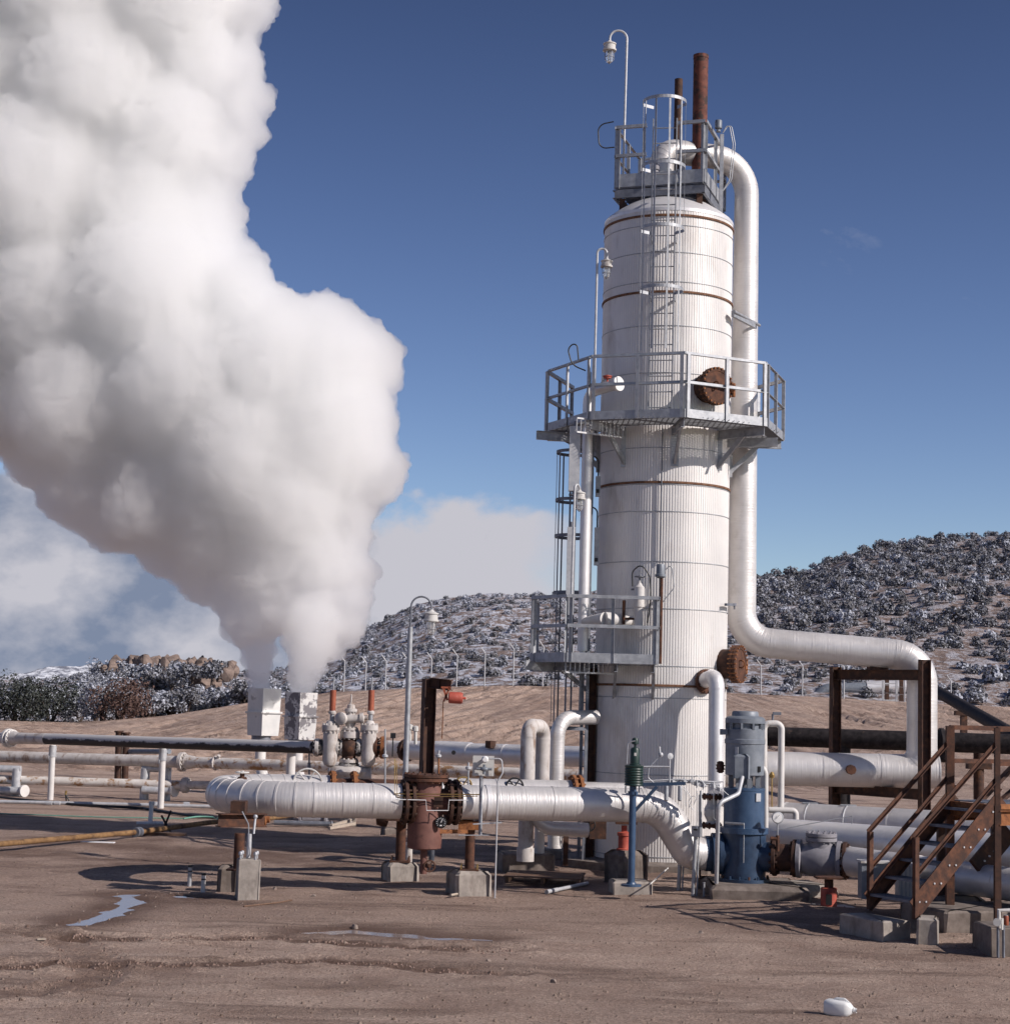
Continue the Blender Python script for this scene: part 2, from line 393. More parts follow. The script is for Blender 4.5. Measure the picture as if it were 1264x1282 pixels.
c = mix(nt, mth(nt, 'MULTIPLY', ramp(nt, grit, .56, .64), .75), c, (.56, .47, .40)); c = mix(nt, mth(nt, 'MULTIPLY', ramp(nt, noise(nt, src, 34, 4, .85), .55, .64), .7), c, (.085, .056, .044))
# damp soil near the pits and further back
sx = N(nt, 'ShaderNodeSeparateXYZ'); nt.links.new(src, sx.inputs[0])
yy = sx.outputs[1]
damp = mth(nt, 'MULTIPLY', mth(nt, 'MULTIPLY', mth(nt, 'SMOOTH_MIN', 1.0, mth(nt, 'MAXIMUM', mth(nt, 'MULTIPLY', mth(nt, 'SUBTRACT', yy, 23.0), .25), 0.0), .1), mth(nt, 'MAXIMUM', mth(nt, 'SUBTRACT', 1.0, mth(nt, 'MAXIMUM', mth(nt, 'MULTIPLY', mth(nt, 'SUBTRACT', yy, 38.0), .06), 0.0)), 0.0)), ramp(nt, mid, .42, .6))
da = N(nt, 'ShaderNodeAttribute'); da.attribute_name = 'damp'
c = mix(nt, mth(nt, 'MULTIPLY', damp, .50), c, (.125, .066, .046))
c = mix(nt, mth(nt, 'MULTIPLY', da.outputs['Fac'], .85), c, (.100, .053, .037))
nt.links.new(c, b.inputs['Base Color'])
ro_ = N(nt, 'ShaderNodeMapRange'); ro_.inputs['To Min'].default_value = .95; ro_.inputs['To Max'].default_value = .7; nt.links.new(big, ro_.inputs[0]); nt.links.new(ro_.outputs[0], b.inputs['Roughness'])
b.inputs['Specular IOR Level'].default_value = .25
hsum = mth(nt, 'ADD', mth(nt, 'MULTIPLY', finen, .6), mth(nt, 'ADD', mth(nt, 'MULTIPLY', mid, 1.2), mth(nt, 'MULTIPLY', grit, .28)))
bump(nt, b, hsum, 1.0, .075)
go = grid_mesh('ground', gX, gY, gZ, dirt)
dm_ = np.zeros_like(gX); nn = fbm(gX*2.2, gY*2.2, 4, 131)
for p_, w_ in ((pud_a, .9), (pud_b, 1.0), (pud_c, .45)):
    dm_ = np.maximum(dm_, (1-sstep(.15, w_, poly_dist(gX, gY, p_)+(nn-.5)*.5))*.9)
for tr in tracks:
    d_ = poly_dist(gX, gY, tr)+(nn-.5)*.14; dm_ = np.maximum(dm_, (1-sstep(.14, .34, d_))*sstep(.22, .46, fbm(gX*.9, gY*.9, 3, 133))*(.9 if len(tr) < 20 else .5))
for a_, b__, wx, wy, k_ in ((60, 1075, 7, 2.0, .8), (300, 1065, 5, 3.0, .85), (480, 1085, 6, 2.5, .8), (650, 1075, 4, 2.5, .7), (420, 1218, 3.2, .7, .7), (1080, 1160, 3.0, 1.2, .8), (1180, 1200, 2.0, 1.0, .6), (1100, 1245, 2.2, .8, .35), (900, 1140, 2.5, .6, .3)):
    g_ = G(a_, b__); dm_ = np.maximum(dm_, k_*np.exp(-((gX-g_.x)/wx)**2-((gY-g_.y)/wy)**2)*sstep(.36, .60, fbm(gX*.7, gY*1.1, 5, 137, .6)))
at_ = go.data.attributes.new('damp', 'FLOAT', 'POINT'); at_.data.foreach_set('value', dm_.reshape(-1).astype(np.float32))
water, nt, b = nodes('muddy_water'); b.inputs['Base Color'].default_value = (.27, .22, .205, 1); b.inputs['Roughness'].default_value = .12; b.inputs['Specular IOR Level'].default_value = .2
wtc = N(nt, 'ShaderNodeTexCoord'); bump(nt, b, noise(nt, wtc.outputs['Object'], 5, 2), .08, .01)
def puddle(cp, w, d, z):
    g = G(*cp); mb = MB(); n = 28
    mb.v = [(g.x+w*math.cos(2*PI*k/n), g.y+d*math.sin(2*PI*k/n), z) for k in range(n)]; mb.f = [list(range(n))]; mb.uv = [[(0, 0)]*n]
    o = build('puddle', mb, water, None, (g.x, g.y, z)); o['kind'] = 'structure'
puddle((140, 1137), 1.1, 1.9, -.022); puddle((500, 1170), 2.3, .55, -.022); puddle((240, 1123), .5, .25, -.018)
# pebbles and clods
def pebble_field():
    vs, fs = [], []
    gs = [G(random.uniform(-30, 1290), 1000 + 290*random.random()**.75) for i in range(4200)]
    zs = terrain(np.array([q.x for q in gs]), np.array([q.y for q in gs]))
    for i, g in enumerate(gs):
        s = random.choice((.005, .006, .007, .009, .011, .018))*random.uniform(.8, 1.4)
        z = float(zs[i])
        o = len(vs); pts = []
        for k in range(4):
            a = k*PI/2+random.random(); pts.append((g.x+s*math.cos(a), g.y+s*math.sin(a), z-.004))
        for k in range(4):
            a = k*PI/2+random.random()*.6; pts.append((g.x+s*.6*math.cos(a), g.y+s*.6*math.sin(a), z+s*random.uniform(.5, 1)))
        vs += pts; fs += [(o+4, o+5, o+6, o+7)]+[(o+k, o+(k+1) % 4, o+4+(k+1) % 4, o+4+k) for k in range(4)]
    return vs, fs
def clod_lines():
    vs, fs = [], []; rr = random.Random(4)
    for ti, tr in enumerate(tracks):
        for (a, b_), (c_, e) in zip(tr[:-1], tr[1:]):
            L = math.hypot(c_-a, e-b_); nx_, ny_ = -(e-b_)/L, (c_-a)/L
            for _ in range(int(L*(110 if ti != 1 else 45))):
                t = rr.random(); off = (rr.gauss(.0, .055) if ti != 1 else rr.choice((-.26, .26))+rr.gauss(0, .05)); x = a+(c_-a)*t+nx_*off; y = b_+(e-b_)*t+ny_*off
                if vnoise(np.array([x*1.1]), np.array([y*1.1]), 5)[0] < .28: continue
                vs.append((x, y, rr.choice((.007, .009, .012, .016, .024))*rr.uniform(.7, 1.2)))
    A = np.array(vs); Z = terrain(A[:, 0], A[:, 1]); out, q = [], []
    for (x, y, s), z in zip(A, Z):
        o = len(out); k0 = rr.random()*3
        for k in range(4): an = k*PI/2+k0; out.append((x+s*math.cos(an)*rr.uniform(.8, 1.2), y+s*math.sin(an), z-.006))
        for k in range(4): an = k*PI/2+k0+.3; out.append((x+s*.55*math.cos(an), y+s*.55*math.sin(an), z+s*rr.uniform(.5, .9)))
        q += [(o+4, o+5, o+6, o+7)]+[(o+k, o+(k+1) % 4, o+4+(k+1) % 4, o+4+k) for k in range(4)]
    return out, q
clm = mat('damp_clod', (.13, .082, .062), (.26, .18, .145), 3, .95, 0, 0)
cv, cf = clod_lines(); ce = bpy.data.objects.new('dirt_clods', soup_mesh('dirt_clods', cv, cf, clm)); col.objects.link(ce); tag(ce, 'crumbled damp clods thrown up along the tyre tracks', 'dirt clods', None, 'stuff')
pmat = mat('pebble_stone', (.12, .08, .06), (.26, .20, .16), 3, .9, 0, 0)
pv, pf = pebble_field(); pe = bpy.data.objects.new('pebbles', soup_mesh('pebbles', pv, pf, pmat)); col.objects.link(pe); tag(pe, 'small stones scattered over the packed dirt', 'pebbles', None, 'stuff')
def rock(name, label, p, s, mt, sc_=(1, 1, .7), group=None, seed=0):
    mb = MB(); mb.sphere((0, 0, 0), 1, 14, sc_); r_ = random.Random(seed)
    ks = [(V((r_.uniform(-1, 1), r_.uniform(-1, 1), r_.uniform(-1, 1))).normalized(), r_.uniform(.42, .8)) for _ in range(16)]
    vs = []
    for a in mb.v:
        v = V(a)
        for d, k in ks:
            e = v.dot(d)-k
            if e > 0: v -= d*e
        vs.append(tuple(V(p)+v*s))
    mb.v = vs; return solo(name, mb, mt, label, 'rock', p, group, smooth=False)
stone = mat('stone', (.16, .12, .10), (.30, .24, .20), 4, .9, 0, .4)
for i, (a, b_, s, lb) in enumerate(((392, 1123, .05, 'small grey stone on dirt right of the tall concrete block'), (344, 1114, .05, 'pale stone lying behind the tall concrete block'), (693, 1231, .045, 'small dark stone alone on the open foreground dirt'), (278+600, 1170, .05, 'dark stone on dirt below the pump pad'), (444, 1162, .06, 'dark clod at the back edge of the long puddle'), (612, 1205, .045, 'pale stone at the end of the tyre track'))):
    g = G(a, b_); rock('rock', lb, (g.x, g.y, .015), s, stone, seed=i)
# ------------------------------------------------------------------ hills
HY0, HY1 = 128.0, 250.0
rp = [(-500, 862), (0, 856), (60, 852), (110, 842), (135, 834), (200, 831), (260, 836), (290, 840), (340, 842), (415, 806), (460, 786), (500, 765), (540, 750), (580, 742), (620, 738), (680, 740), (740, 737), (800, 728), (870, 722), (945, 714), (1000, 712), (1030, 700), (1060, 688), (1110, 678), (1160, 669), (1210, 667), (1264, 663), (1500, 655), (1900, 700)]
rx = [P(a, b_, HY1).x for a, b_ in rp]; rz = [P(a, b_+4, HY1).z for a, b_ in rp]
def hill(x, y):
    X1 = x*HY1/np.maximum(y, 100)
    zr = np.interp(X1, rx, rz)
    t = np.clip((y-HY0)/(HY1-HY0), 0, 1.0)
    zb = np.interp(x*CRY/np.maximum(y, 60), cr_x, cr_z)-.35
    z = zb + (zr-zb)*(t**.9)
    z = z + np.where(y > HY1, -.22*(y-HY1), 0)
    return z + (fbm(x*.05, y*.05, 5, 41, .55)-.5)*3.0*sstep(0, .25, t) + (fbm(x*.5, y*.5, 4, 43)-.5)*.7*sstep(0, .1, t)
hx = np.arange(-170, 190, .9); hy = np.arange(118, 300, .9); hX, hYg = np.meshgrid(hx, hy); hZ = hill(hX, hYg)
hmat, nt, b = nodes('snowy_scrub_soil')
tc = N(nt, 'ShaderNodeTexCoord'); src = tc.outputs['Object']
c = ramp(nt, noise(nt, src, .5, 7, .7), .35, .65, (.14, .095, .080), (.27, .20, .17))
snow = ramp(nt, noise(nt, src, .9, 8, .78), .485, .53)
sxx = N(nt, 'ShaderNodeSeparateXYZ'); nt.links.new(src, sxx.inputs[0])
leftness = N(nt, 'ShaderNodeMapRange'); leftness.inputs['From Min'].default_value = 45; leftness.inputs['From Max'].default_value = -10; leftness.inputs['To Min'].default_value = .45; leftness.inputs['To Max'].default_value = 1.0
nt.links.new(sxx.outputs[0], leftness.inputs[0])
c = mix(nt, mth(nt, 'MULTIPLY', snow, leftness.outputs[0]), c, (.60, .62, .69))
nt.links.new(c, b.inputs['Base Color']); b.inputs['Roughness'].default_value = .95
bump(nt, b, noise(nt, src, 1.4, 6, .7), 1, .4)
o = grid_mesh('hill', hX, hYg, hZ, hmat)
# far snowy mountain
mX, mY = np.meshgrid(np.linspace(-800, 300, 300), np.linspace(1450, 1900, 90))
cxm = P(55, 845, 1500).x
ridge = 17*np.exp(-((mX-cxm)/55)**2) + 10*np.exp(-((mX-cxm-190)/120)**2) + 5
mZ = 2 + ridge*np.exp(-((mY-1560)/70.)**2)*(.55+.9*fbm(mX*.03, mY*.03, 6, 51, .6)) + 10*0
smt, nt, b = nodes('mountain_snow'); tc = N(nt, 'ShaderNodeTexCoord')
nt.links.new(ramp(nt, noise(nt, tc.outputs['Object'], .12, 8, .7), .42, .56, (.16, .17, .21), (.80, .82, .86)), b.inputs['Base Color']); b.inputs['Roughness'].default_value = .9
grid_mesh('mountain', mX, mY, mZ, smt)
grid_mesh('plain', *np.meshgrid(np.linspace(-3000, 3000, 20), np.linspace(290, 3200, 20)), np.full((20, 20), -6.0), hmat)
# ------------------------------------------------------------------ shrubs
def leaf_mat(name, g1, g2, snowc, amount):
    mt, nt, b = nodes(name); tc = N(nt, 'ShaderNodeTexCoord'); ge = N(nt, 'ShaderNodeNewGeometry')
    oi = N(nt, 'ShaderNodeObjectInfo')
    c = ramp(nt, noise(nt, ge.outputs['Position'], 1.3, 4, .7), .35, .65, g1, g2)
    s = ramp(nt, noise(nt, ge.outputs['Position'], 3.2, 5, .75), amount, amount+.05)
    nt.links.new(mix(nt, s, c, snowc), b.inputs['Base Color']); b.inputs['Roughness'].default_value = .9; return mt
lm = leaf_mat('snow_dusted_scrub_leaf', (.070, .068, .072), (.120, .116, .118), (.33, .34, .39), .50)
lm_dark = leaf_mat('dark_juniper_leaf', (.022, .028, .024), (.05, .055, .045), (.42, .45, .50), .57)
lm_white = leaf_mat('snow_covered_scrub_leaf', (.078, .080, .088), (.135, .135, .142), (.48, .50, .57), .46)
lm_brown = leaf_mat('dry_brown_twig', (.075, .042, .035), (.15, .092, .075), (.6, .6, .64), .72)
bark = mat('dark_bark', (.05, .035, .03), (.10, .075, .06), 8, .9, 0, .3)
def crown_soup(n, w, h, leaf, seed, spiky=0.0, lobes=7):
    g = np.random.default_rng(seed)
    lc = np.stack([g.uniform(-.5, .5, lobes)*w*.75, g.uniform(-.5, .5, lobes)*w*.75, g.uniform(.3, .72, lobes)*h], -1); lr = g.uniform(.26, .42, lobes)*min(w, h*1.3)
    i = g.integers(0, lobes, n); d = g.normal(size=(n, 3)); d /= np.linalg.norm(d, axis=1)[:, None]
    p = lc[i] + d*(lr[i]*g.uniform(.55, 1.08, n)**.7)[:, None]; p[:, 2] = np.abs(p[:, 2])
    nrm = d + g.normal(size=(n, 3))*.55; nrm /= np.linalg.norm(nrm, axis=1)[:, None]
    a = np.cross(nrm, g.normal(size=(n, 3))); a /= np.linalg.norm(a, axis=1)[:, None]; b2 = np.cross(nrm, a)
    s = leaf*g.uniform(.5, 1.25, n)[:, None]; l2 = s*(1+spiky)
    vs = np.stack([p-a*s*.5-b2*l2*.5, p+a*s*.5-b2*l2*.35, p+a*s*.4+b2*l2*.5, p-a*s*.35+b2*l2*.5], 1).reshape(-1, 3)
    return vs, np.arange(n*4).reshape(-1, 4)
def solid_core(w, h, seed):
    mb = MB(); mb.sphere((0, 0, h*.42), 1, 10, (w*.33, w*.33, h*.36)); return mb
def dome_soup(n, w, h, leaf, seed):
    """small rounded bush: leaf cards on a few merged domes"""
    g = np.random.default_rng(seed); L = 5
    lc = np.stack([g.uniform(-.28, .28, L)*w, g.uniform(-.28, .28, L)*w, g.uniform(.15, .45, L)*h], -1); lc[0] = (0, 0, .35*h); lr = g.uniform(.24, .36, L)*w; lr[0] = .42*w
    i = g.integers(0, L, n); d = g.normal(size=(n, 3)); d[:, 2] = np.abs(d[:, 2])-.25; d /= np.linalg.norm(d, axis=1)[:, None]
    p = lc[i] + d*(lr[i]*g.uniform(.80, 1.06, n))[:, None]*np.array([1, 1, .9*h/w*1.5]); p[:, 2] = np.maximum(p[:, 2], 0)
    nrm = d + g.normal(size=(n, 3))*.38; nrm /= np.linalg.norm(nrm, axis=1)[:, None]
    a = np.cross(nrm, g.normal(size=(n, 3))); a /= np.linalg.norm(a, axis=1)[:, None]; b2 = np.cross(nrm, a)
    s = leaf*g.uniform(.6, 1.2, n)[:, None]
    vs = np.stack([p-a*s*.5-b2*s*.5, p+a*s*.5-b2*s*.35, p+a*s*.4+b2*s*.5, p-a*s*.35+b2*s*.5], 1).reshape(-1, 3)
    return vs, np.arange(n*4).reshape(-1, 4)
variants = [dome_soup(260, random.uniform(1.5, 2.3), random.uniform(1.1, 1.5), .22, 100+i) for i in range(8)]
vmesh = [soup_mesh('scrub_bush', v, q, lm) for v, q in variants]
vmesh_w = [soup_mesh('scrub_bush', v, q, lm_white) for v, q in variants]
g2 = np.random.default_rng(3); spots = []
y = 131.0
while y < 263:
    step = 2.5*(1 if y < 200 else .9); x0 = (-140-632)/2200*y; x1 = (1420-632)/2200*y; x = x0
    while x < x1:
        xx, yy2 = x+g2.uniform(-.9, .9), y+g2.uniform(-1.3, 1.3)
        keep = .86 if xx > 22 else .62
        cl_ = float(fbm(np.array([xx*.13]), np.array([yy2*.09]), 3, 71)[0])
        if g2.random() < keep*min(1.15, .25+1.65*cl_): spots.append((xx, yy2))
        x += 1.6 if x > 22 else 1.5
    y += step
spots = np.array(spots); sz = hill(spots[:, 0], spots[:, 1])
crest = np.interp(spots[:, 0]*CRY/spots[:, 1], cr_x, cr_z); seen = (sz+1.1-H)/spots[:, 1] > (crest-H)/CRY; spots = spots[seen]; sz = sz[seen]
order = np.argsort(spots[:, 1]); near = order[:295]; rest = order[295:]
def bsize(x): return g2.uniform(.50, .95)*(1.05 if x > 22 else .72)*(1.35 if g2.random() < .10 else 1)
for n_, i in enumerate(near):
    k = int(g2.integers(0, 8)); wh = spots[i][0] < 16
    o = bpy.data.objects.new('scrub_bush', (vmesh_w if g2.random() < (.55 if wh else .22) else vmesh)[k]); col.objects.link(o)
    s_ = bsize(spots[i][0]); o.location = (spots[i][0], spots[i][1], sz[i]-.12); o.scale = (s_, s_, s_*g2.uniform(.8, 1.15)); o.rotation_euler = (0, 0, g2.uniform(0, 6.28))
    tag(o, 'low round grey-green bush dusted with snow at the foot of the hill beyond the fence', 'bush', 'bushes at the foot of the snowy hill')
for nm_, mtx, sel in (('hillside_scrub', lm, lambda r: r >= .25), ('snowy_hillside_scrub', lm_white, lambda r: r < .25)):
    V_ = []
    for i in rest:
        r_ = (math.sin(i*12.9898)*43758.5453) % 1
        if spots[i][0] < 16: r_ *= .55
        if not sel(r_): continue
        v, q = variants[int(g2.integers(0, 8))]; v = v[:(200 if spots[i][1] < 200 else 170)*4]; a = g2.uniform(0, 6.28); s_ = bsize(spots[i][0]); sy = s_*g2.uniform(.8, 1.2)
        V_.append(np.stack([(v[:, 0]*math.cos(a)-v[:, 1]*math.sin(a))*s_+spots[i][0], (v[:, 0]*math.sin(a)+v[:, 1]*math.cos(a))*s_+spots[i][1], v[:, 2]*sy+sz[i]-.15], -1))
    V_ = np.concatenate(V_); o = bpy.data.objects.new(nm_, soup_mesh(nm_, V_, np.arange(len(V_)).reshape(-1, 4), mtx)); col.objects.link(o)
    tag(o, 'mass of grey-green scrub with light snow covering the upper hillside' if 'snowy' not in nm_ else 'snow-whitened scrub scattered through the hillside scrub', 'scrub', None, 'stuff')
print('BUSHES', len(spots))
def bush(px, py, Y, w, h, mt, label, cat='shrub', group=None, n=2600, leaf=.11, name='shrub', spiky=.6, trunk=True):
    p = P(px, py, Y); t = thing(name, label, cat, p, group)
    v, q = crown_soup(n, w, h, leaf, abs(int(px*7+Y)), spiky, 11)
    o = bpy.data.objects.new('crown', soup_mesh('crown', v, q, mt)); col.objects.link(o); o.parent = t
    mb = MB()
    for k in range(6):
        a = random.uniform(0, 6.28); rr = random.uniform(.15, .36)*w
        mb.tube([p+V((0, 0, -.6)), p+V((math.cos(a)*rr*.4, math.sin(a)*rr*.4, h*.3)), p+V((math.cos(a)*rr, math.sin(a)*rr, h*random.uniform(.55, .8)))], [.09, .06, .02], 6)
    build('trunk', mb, bark, t)
left = [(-22, 903, 121, 5.0, 3.0, lm_dark, 'dark juniper with little snow at the left edge of the frame'),
 (22, 906, 120, 4.2, 2.6, lm_dark, 'broad dark green juniper left of the pale gap, behind the left pipes'),
 (62, 905, 121, 4.0, 2.9, lm_dark, 'tallest dark green juniper on the far left skyline'),
 (98, 903, 124, 3.4, 2.1, lm_white, 'small white-dusted shrub between dark juniper and brown bush'),
 (120, 897, 127, 3.6, 3.0, lm_white, 'snow-laden shrub directly left of the brown bush'),
 (150, 906, 118, 3.4, 2.8, lm_brown, 'leafless reddish brown bush at the edge of the graded dirt'),
 (128, 906, 119, 2.6, 2.9, lm_white, 'tall snow-flecked shrub overlapping the brown bush'),
 (182, 900, 122, 2.6, 1.5, lm_white, 'low snowy shrub just right of the brown bush')]
for a in left: bush(*a[:7], group='shrubs at the edge of the graded dirt')
for i in range(24):
    px = random.uniform(170, 330); py = 897-(px-180)*.13 + random.uniform(-4, 3)
    bush(px, py, 119+random.uniform(0, 9), random.uniform(1.4, 2.6), random.uniform(.9, 1.5), lm_white if random.random() < .7 else lm, 'snow-flecked low shrub on the slope left of the steam vents', 'shrub', 'low shrubs left of the steam vents', n=800, leaf=.12, name='low_shrub')
# snow patches under shrubs
snowm = mat('fresh_snow', (.70, .73, .78), (.82, .84, .88), 3, .8, 0, .3)
# boulders of the outcrop
rock_tan = mat('granite_outcrop', (.13, .095, .08), (.27, .20, .165), 1.2, .9, 0, .6, stain=(.60, .62, .66), st_at=(.66, .69), st_scale=1.5)
for i in range(120):
    px = random.choice((random.gauss(158, 20), random.gauss(205, 24), random.gauss(262, 16))); Y = random.uniform(178, 205); py = 827+abs(px-190)*.07+random.random()**1.2*27
    p = P(px, py, Y); s = random.uniform(.55, 1.35)
    rock('boulder', 'tan granite boulder of the rocky outcrop on the left skyline', p, s, rock_tan, (random.uniform(.7, 1), .9, random.uniform(.8, 1.5)), 'boulders of the left skyline outcrop', seed=200+i)
for i in range(30):
    px = random.uniform(130, 300); Y = random.uniform(172, 200); p = P(px, random.uniform(842, 862), Y)
    bush(px, 845+random.uniform(0, 18), Y, random.uniform(1.8, 3.0), random.uniform(1.2, 1.9), lm_white if random.random() < .5 else lm, 'snow-dusted shrub among the tan boulders', 'shrub', 'shrubs among the boulders', n=420, leaf=.2, name='outcrop_shrub')
for px, py, Y, s, lb in ((1216, 838, 150, 1.3, 'tan boulder in front of a dark hollow on the right hillside'), (632, 812, 190, 1.6, 'reddish boulder group high on the middle hill')):
    rock('boulder', lb, P(px, py, Y), s, rock_tan, (1, .8, 1.1), seed=int(px))
# ------------------------------------------------------------------ fence
fence = thing('security_fence', 'tall security fence with angled barbed wire arms along the top of the graded bank', 'fence', (P(650, 858, 117).x, 117, 4))
fpost = [(430, 820, 866), (457, 822, 865), (482, 820, 864), (508, 817, 862), (539, 817, 862), (571, 813, 861), (606, 810, 860), (642, 805, 858), (679, 802, 858), (716, 800, 859), (905, 820, 868), (952, 826, 869), (1004, 826, 871), (1056, 828, 874), (1132, 838, 880), (1190, 845, 883)]
arms = []
for px, y0, y1 in fpost:
    b0 = P(px, y1+3, 117); top = V((b0.x, 117, P(px, y0+8, 117).z)); arm = top+V((-.32, -.1, .42)); arms.append((b0, top, arm))
    mb = MB(); mb.tube([b0-V((0, 0, .5)), top], .045, 8); mb.tube([top, arm], .035, 6); build('post', mb, galv_light, fence)
for k in range(3):
    mb = MB(); mb.tube([a[1].lerp(a[2], (k+1)/3) for a in arms], .008, 4); build('barbed_wire', mb, galv, fence)
for zf in (.1, .35, .6, .85, 1.0):
    mb = MB(); mb.tube([a[0].lerp(a[1], zf) for a in arms], .010, 4); build('wire', mb, galv, fence)
low = thing('boundary_fence', 'shorter fence posts with bent arms beyond the bank at right', 'fence', P(1225, 888, 135))
for px, y0, y1 in ((1088, 864, 880), (1225, 862, 890), (1256, 864, 892)):
    b0 = P(px, y1, 135); top = V((b0.x, 135, P(px, y0, 135).z)); mb = MB(); mb.tube([b0-V((0, 0, 1)), top, top+V((.35, 0, .4))], .05, 8); build('post', mb, galv_light, low)
# ------------------------------------------------------------------ the tower
TX = 3.083
band_rust = mat('band_rust', (.10, .045, .025), (.22, .11, .06), 14, .85, .1, .3)
tower = thing('process_tower', 'tall white corrugated process tower with two railed platforms and a railed top', 'tower', (TX, TY, 0))
Ztop = Zt(262, 838)
mb = MB(); NR = 150
def corr_ring(z, R_=TR):
    out = []
    for k in range(NR):
        for f, dr in ((0, 0), (.28, 0), (.42, .0055), (.86, .0055)):
            a = 2*PI*(k+f)/NR; out.append((TX+(R_+dr)*math.cos(a), TY+(R_+dr)*math.sin(a), z))
    return out
zsm = [.16]+[Zt(y) for y in (1074, 971, 874, 834, 762, 703, 640, 606, 560, 466, 407, 352, 315, 281)]+[Ztop]
for i in range(len(zsm)-1):
    v0, v1 = corr_ring(zsm[i]+.0), corr_ring(zsm[i+1]-.004); n = NR*4
    mb.add(v0+v1, [(k, (k+1) % n, n+(k+1) % n, n+k) for k in range(n)])
build('cladding', mb, corr, tower, smooth=False)
for z in zsm[1:-1]:
    mb = MB(); mb.lathe((TX, TY, z-.008), [(TR+.008, 0), (TR+.015, .003), (TR+.015, .013), (TR+.008, .016)], 96); build('seam_band', mb, galv, tower)
for y in (858, 603, 364, 268):
    mb = MB(); mb.lathe((TX, TY, Zt(y)-.03), [(TR+.005, 0), (TR+.028, .004), (TR+.028, .042), (TR+.005, .046)], 96); build('rust_band', mb, band_rust, tower)
mb = MB(); zt = Ztop
mb.lathe((TX, TY, zt-.01), [(TR+.012, 0), (TR+.012, .06), (TR-.02, .10), (TR-.20, .24), (TR-.42, .38), (TR-.62, .47), (TR-.9, .52), (.01, .53)], 96); build('dome', mb, jacket_tube, tower)
mb = MB(); mb.lathe((TX, TY, 0), [(TR+.10, .02), (TR+.10, .14), (TR+.02, .17)], 60); build('base_ring', mb, conc_dark, tower)
# manways
def manway(a, py, rr, fr, label, slope=0):
    z = P(884 if a < -30 else 917, py, 33).z
    ax = V((math.cos(R(a)), math.sin(R(a)), 0)); c = az(a, rr, z)
    mb = MB(); mb.cyl(az(a, TR-.1, z), c, fr*.78, seg=32)
    nk = build('manway', mb, rust_dark, tower, label=label)
    f = MB(); f.lathe(c-ax*.02, [(fr, 0), (fr, .05)], 40, ax); f.lathe(c+ax*.045, [(fr, 0), (fr, .05), (fr*.80, .056), (fr*.78, .045), (.01, .05)], 40, ax)
    build('cover', f, rust, nk)
    up = V((0, 0, 1)); nx = ax.cross(up).normalized(); b_ = MB()
    for k in range(24):
        t = 2*PI*k/24; q = c+(nx*math.cos(t)+up*math.sin(t))*fr*.955; b_.cyl(q-ax*.05, q+ax*.125, .018, seg=6)
    build('bolts', b_, rust_orange, nk)
    h = MB(); q = c-nx*(fr+.05); h.bar(q+V((0, 0, -.06))+ax*.06, c-nx*fr*.75+V((0, 0, -.05))+ax*.07, .07, .08); h.cyl(q+ax*.06+V((0, 0, -.16)), q+ax*.06+V((0, 0, .10)), .035, seg=10)
    build('hinge', h, rust_orange, nk); h = MB(); h.torus(c+nx*fr*.2+ax*.13, nx, .07, .014, 12); build('handle', h, rust_orange, nk)
manway(-58, 487, 1.52, .36, 'round rusty manway with bolted cover on the upper platform')
manway(-27, 831, 1.52, .36, 'round rusty manway seen edge-on low on the right side')
# octagonal platform ------------------------------------------------
def rail_set(parent, pts, zd, closed=False, gaps=(), hh=1.08, mid=.54, mt=None, extra=True):
    """one railing: posts, two rails; toe board separate"""
    r_ = MB()
    for i in range(len(pts)-1):
        if i in gaps: continue
        a, b_ = V(pts[i]), V(pts[i+1])
        for h_ in (hh, mid): r_.angle(a+UP*h_, b_+UP*h_, .062)
    rl = build('railing', r_, galv, parent)
    for i in range(len(pts)-1):
        if i in gaps: continue
        a, b_ = V(pts[i]), V(pts[i+1]); t = (b_-a).normalized(); L = (b_-a).length
        for d in ((.06, L-.06) if L < 1.6 else (.06, L/2, L-.06)):
            q = a+t*d; p_ = MB(); p_.angle(q-UP*.12, q+UP*(hh-.01), .06, up=t); build('post', p_, galv, rl)
    return rl
ZD = 8.33; RP = 2.35
oct_ = [V((TX+RP*math.cos(R(-86.5+45*k)), TY+RP*math.sin(R(-86.5+45*k)), ZD)) for k in range(-3, 4)]
mb = MB()
def ring_deck(mb, outer, rin, z, t, a0, a1):
    n = len(outer); inner = [V((TX+rin*math.cos(a0+(a1-a0)*k/(n-1)), TY+rin*math.sin(a0+(a1-a0)*k/(n-1)), z)) for k in range(n)]
    for i in range(n-1):
        a, b_, c_, d_ = outer[i], outer[i+1], inner[i+1], inner[i]
        vs = [V((q.x, q.y, zz)) for zz in (z-t, z) for q in (a, b_, c_, d_)]
        mb.add(vs, [(3,2,1,0),(4,5,6,7),(0,1,5,4),(2,3,7,6)]+([(3,0,4,7)] if i == 0 else [])+([(1,2,6,5)] if i == n-2 else []))
a0, a1 = R(-86.5-135), R(-86.5+135)
